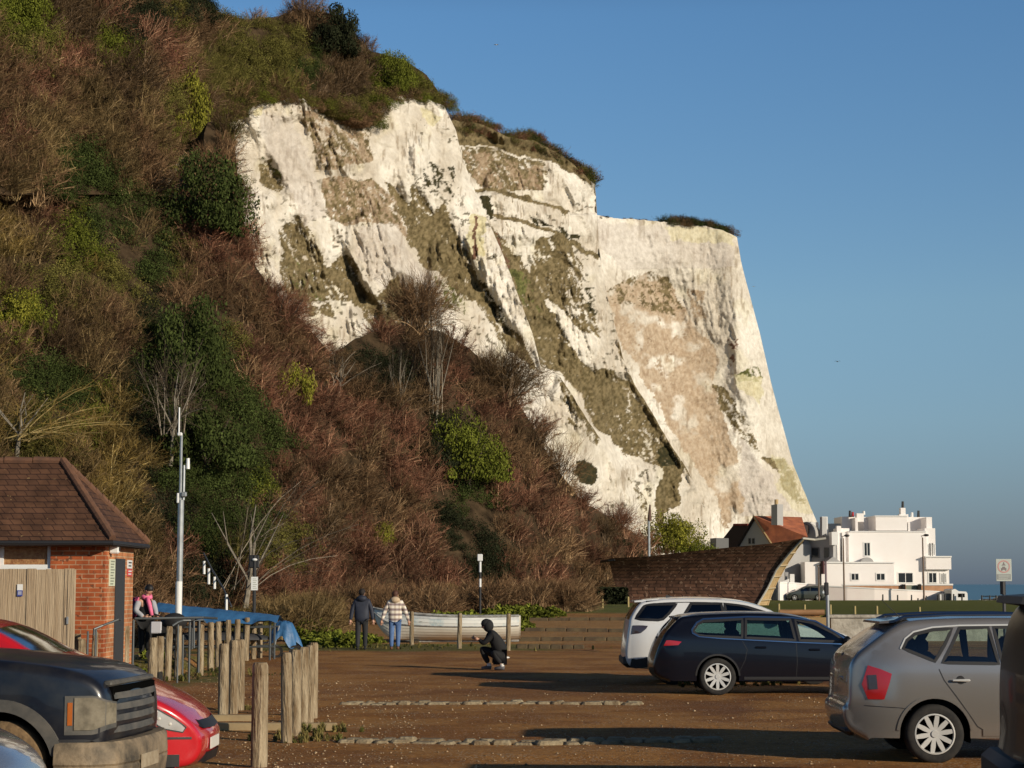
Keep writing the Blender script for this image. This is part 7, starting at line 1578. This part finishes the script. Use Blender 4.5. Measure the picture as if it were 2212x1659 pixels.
hb(t_, 'brickwork', 1822, 1957, 1264.5, 1300, 197.6, .35, obr); hb(t_, 'brickwork', 1989, 2058, 1264.5, 1300, 197.6, .35, obr); hb(t_, 'coping', 1820, 1956, 1262, 1265, 197.5, .55, cop); hb(t_, 'coping', 1988, 2059, 1261, 1264.5, 197.5, .55, cop)
hb(t_, 'gate', 1957, 1989, 1264, 1300, 197.8, .1, mat('sage_gate', (.24, .26, .20), .8)); hb(t_, 'gate_post', 1950, 1956, 1262, 1300, 197.3, .3, dk); hb(t_, 'gate_post', 1984, 1990, 1262, 1300, 197.3, .3, dk)
# curved low pink wall
pts = [(1683, 1259, 1297, 193), (1720, 1261, 1296, 195.5), (1745, 1263, 1296, 196), (1785, 1267.5, 1299, 193.3), (1830, 1269.5, 1301, 192.7), (1889, 1272.5, 1304, 192.4), (1960, 1276, 1306, 192.6), (2046, 1280, 1308, 193.4)]
b = MB(); c2 = MB()
for (x0, ya, yb_, Y0), (x1, yc, yd, Y1) in zip(pts[:-1], pts[1:]):
    q = [W(x0, yb_, Y0), W(x1, yd, Y1), W(x1, yc, Y1), W(x0, ya, Y0)]; b.add(q + [p + Vector((.02, .35, 0)) for p in q], [(0, 1, 2, 3), (7, 6, 5, 4), (3, 2, 6, 7)]); u_ = [q[3], q[2]]; c2.add([u_[0] + Vector((0, -.06, 0)), u_[1] + Vector((0, -.06, 0)), u_[1] + Vector((0, -.06, .12)), u_[0] + Vector((0, -.06, .12)), u_[0] + Vector((.02, .42, .12)), u_[1] + Vector((.02, .42, .12))], [(0, 1, 2, 3), (3, 2, 5, 4)])
t_ = thing('curved_wall', 'long low curved pink wall between the lawn and the white house', 'wall', tuple(W(1860, 1302, 194))); b.build('rendering', pinkw, t_); c2.build('coping', cop, t_)
# street lights, beach posts, gate
for x_, y0_, y1_, Y, lb, r_ in ((1761, 1222, 1290, 190, 'short street lamp in front of the white garage wall', .09), (1839.5, 1159, 1300, 190, 'tall street lamp at the left corner of the white house', .10), (1985, 1158, 1290, 190, 'tall street lamp at the right of the white house front', .10)):
    if x_ == 1839.5: x_ = 1815
    t_ = thing('street_lamp', lb, 'street lamp', (WX(x_, Y), Y, h1(WX(x_, Y), Y)), 0, 'street lamps on the sea road'); x = WX(x_, Y)
    lm = mat('brown_column', (.16, .11, .08), .7); MB().cyl((x, Y, h1(x, Y)), (x, Y, W(0, y0_ + 4, Y).z), r_, r_ * .7, 8).build('column', lm, t_); MB().tube([(x, Y, W(0, y0_ + 4, Y).z), (x - .15, Y, W(0, y0_, Y).z), (x + .3, Y, W(0, y0_ - 2, Y).z)], .05, 6).build('bracket', lm, t_); MB().ell((x + .38, Y, W(0, y0_ - 2, Y).z), (.28, .2, .14), 10, 6).build('lamp', blackp, t_)
for ii_, (x_, y0_, y1_) in enumerate(((1907, 1284, 1301), (1939, 1285, 1303), (1969, 1285, 1304), (1983, 1292, 1304), (1995, 1287, 1305), (2001, 1287, 1305))):
    Y = 188; tag(MB().cyl(W(x_, y1_ + 2, Y), W(x_, y0_, Y), .09, .07, 8).build('iron_post', blackp), 'thin dark post before the low pink wall, %s' % ('leftmost of the six', 'second from the left', 'third from the left', 'shortest, fourth from the left', 'fifth from the left', 'rightmost of the six')[ii_], 'post', 'dark posts before the pink wall')
t_ = thing('beach_railing', 'dark railing at the top of the beach left of the traffic sign', 'railing', (WX(2135, 190), 190, h1(49, 190)))
for x_ in (2121, 2138, 2152): MB().cyl(W(x_, 1304, 190), W(x_, 1286, 190), .09, .08, 8).build('post', blackp, t_)
for y_ in (1288, 1295): MB().cyl(W(2119, y_, 190), W(2154, y_, 190), .05, .05, 6).build('rail', blackp, t_)
t_ = thing('yard_gate', 'grey slatted gate at the right end of the pink wall', 'gate', (WX(2036, 190), 190, h1(45, 190)))
hb(t_, 'panel', 2025, 2053, 1282, 1307, 190.5, .1, mat('slate_boards', (.13, .13, .135), .8)); hb(t_, 'post', 2031, 2033.5, 1284, 1307, 190.2, .15, cop)
for x_ in (2027, 2041, 2060, 2078): MB().cyl(W(x_, 1308, 189.5), W(x_, 1283, 189.5), .09, .08, 8).build('rail_post', blackp, t_)
# small white van by the gate
Yv = 190; t_ = thing('parked_van', 'small white van parked at the right end of the low pink wall', 'van', (WX(2074, Yv), Yv, h1(46, Yv))); g1 = h1(46, Yv)
a = [W(2056, 1304, Yv), W(2056, 1274, Yv), W(2063, 1272, Yv), W(2071, 1277, Yv), W(2087, 1278, Yv), W(2090, 1282, Yv), W(2091, 1304, Yv)]
fixn(MB().prism(a, (0, 3.6, 0)).build('body', cop, t_)); hb(t_, 'rear_window', 2070, 2084, 1282, 1290, Yv - .03, .02, glass_d); hb(t_, 'rear_door_seam', 2068, 2086, 1299, 1300, Yv - .02, .015, blackp)
for x_ in (2060, 2086): MB().lathe(W(x_, 1303, Yv + .5), [(.1, -.08), (.3, -.1), (.3, .1), (.1, .08)], 16, 'Y').build('wheel', rubber, t_)
# boulders on the beach
bm_ = mat('pale_boulder', (.52, .46, .38), .9, col2=(.35, .30, .25), scale=1.5); q_ = random.Random(3)
for i, (x_, y_, s_, lb) in enumerate(((2098, 1303, .35, 'low pale boulder just right of the white van'), (2110, 1305, .3, 'small pale boulder left of the beach railing'), (2130, 1303, .45, 'pale boulder behind the left of the beach railing'), (2142, 1303, .4, 'pale boulder behind the right of the beach railing'), (2163, 1299, .62, 'large pale boulder against the pole of the traffic sign'), (2182, 1304, .5, 'pale boulder beside the roof spoiler of the black van'))):
    p = W(x_, y_, 196); b = MB(); b.ell((p.x, 196, p.z), (s_ * 1.5, s_, s_ * .9), 9, 6); b.v = [tuple(Vector(v) + Vector((q_.uniform(-1, 1), q_.uniform(-1, 1), q_.uniform(-1, 1))) * s_ * .18) for v in b.v]; tag(b.build('boulder', bm_), lb, 'boulder', 'boulders at the top of the beach')
# surf line and gulls
foam = mat('sea_foam', (.55, .62, .62), .8); b = MB()
for x_, Yf_, l in ((2175, 372, 9), (2195, 380, 12), (2130, 420, 4), (2100, 470, 5)): X = WX(x_, Yf_); b.ell((X + l / 2, Yf_, -1.95), (l / 2, .6, .22), 14, 6)
tag(b.build('surf', foam), kind='stuff')
gull = mat('gull_white', (.8, .8, .8), .7)
for x_, y_, Y, lb in ((1809, 781, 300, 'gull with spread wings flying right of the far headland'), (1072, 97, 180, 'tiny white gull high in the sky above the cliff top'), (1628, 619, 260, 'tiny white gull just right of the edge of the headland')):
    p = W(x_, y_, Y); s_ = .55 if y_ > 700 else .25; b = MB(); b.ell(p, (s_ * .25, s_ * .5, s_ * .14), 8, 6)
    for sg in (-1, 1): b.add([p + Vector((0, -.12, 0)), p + Vector((sg * s_ * .5, -.1, s_ * .22)), p + Vector((sg * s_ * 1.1, .1, s_ * .08)), p + Vector((sg * s_ * .5, .14, s_ * .18)), p + Vector((0, .15, 0))], [(0, 1, 3, 4), (1, 2, 3)])
    tag(b.build('gull', gull if y_ < 700 else mat('gull_grey', (.12, .13, .14), .8)), lb, 'gull', 'gulls in the sky')
# ------------------------------------------------------------------ loose stones on the gravel
q_ = np.random.default_rng(21); n = 3000
YY = 17 + 22 * q_.random(n) ** 1.6; PX = np.where(q_.random(n) < .45, q_.uniform(430, 900, n), q_.uniform(430, 1900, n)); XX = (PX - 1106) / F * YY / _cp
sz = q_.uniform(.006, .016, n) * (1 + .8 * (q_.random(n) < .06)); ZZ = H(XX, YY) + sz * .3
oc = np.array([[1, 0, 0], [0, 1, 0], [-1, 0, 0], [0, -1, 0], [0, 0, .8], [0, 0, -.6]]); of = np.array([[0, 1, 4], [1, 2, 4], [2, 3, 4], [3, 0, 4], [1, 0, 5], [2, 1, 5], [3, 2, 5], [0, 3, 5]])
an = q_.uniform(0, 6.3, n); st_ = q_.uniform(.7, 1.5, n); jit = q_.uniform(.7, 1.3, (n, 6, 1))
V = oc[None] * jit * sz[:, None, None]; V[:, :, 0] *= st_[:, None]; c_, s_ = np.cos(an)[:, None], np.sin(an)[:, None]; V = np.stack([V[:, :, 0] * c_ - V[:, :, 1] * s_ + XX[:, None], V[:, :, 0] * s_ + V[:, :, 1] * c_ + YY[:, None], V[:, :, 2] + ZZ[:, None]], -1)
cc = np.array([.34, .25, .155]) * q_.uniform(.4, 1.5, (n, 1)); 
o = npmesh('loose_stones', V.reshape(-1, 3), (of[None] + 6 * np.arange(n)[:, None, None]).reshape(-1, 3), fol, colors=np.repeat(np.clip(cc, 0, .8), 6, axis=0)); tag(o, 'loose pale stones scattered over the gravel', kind='stuff')
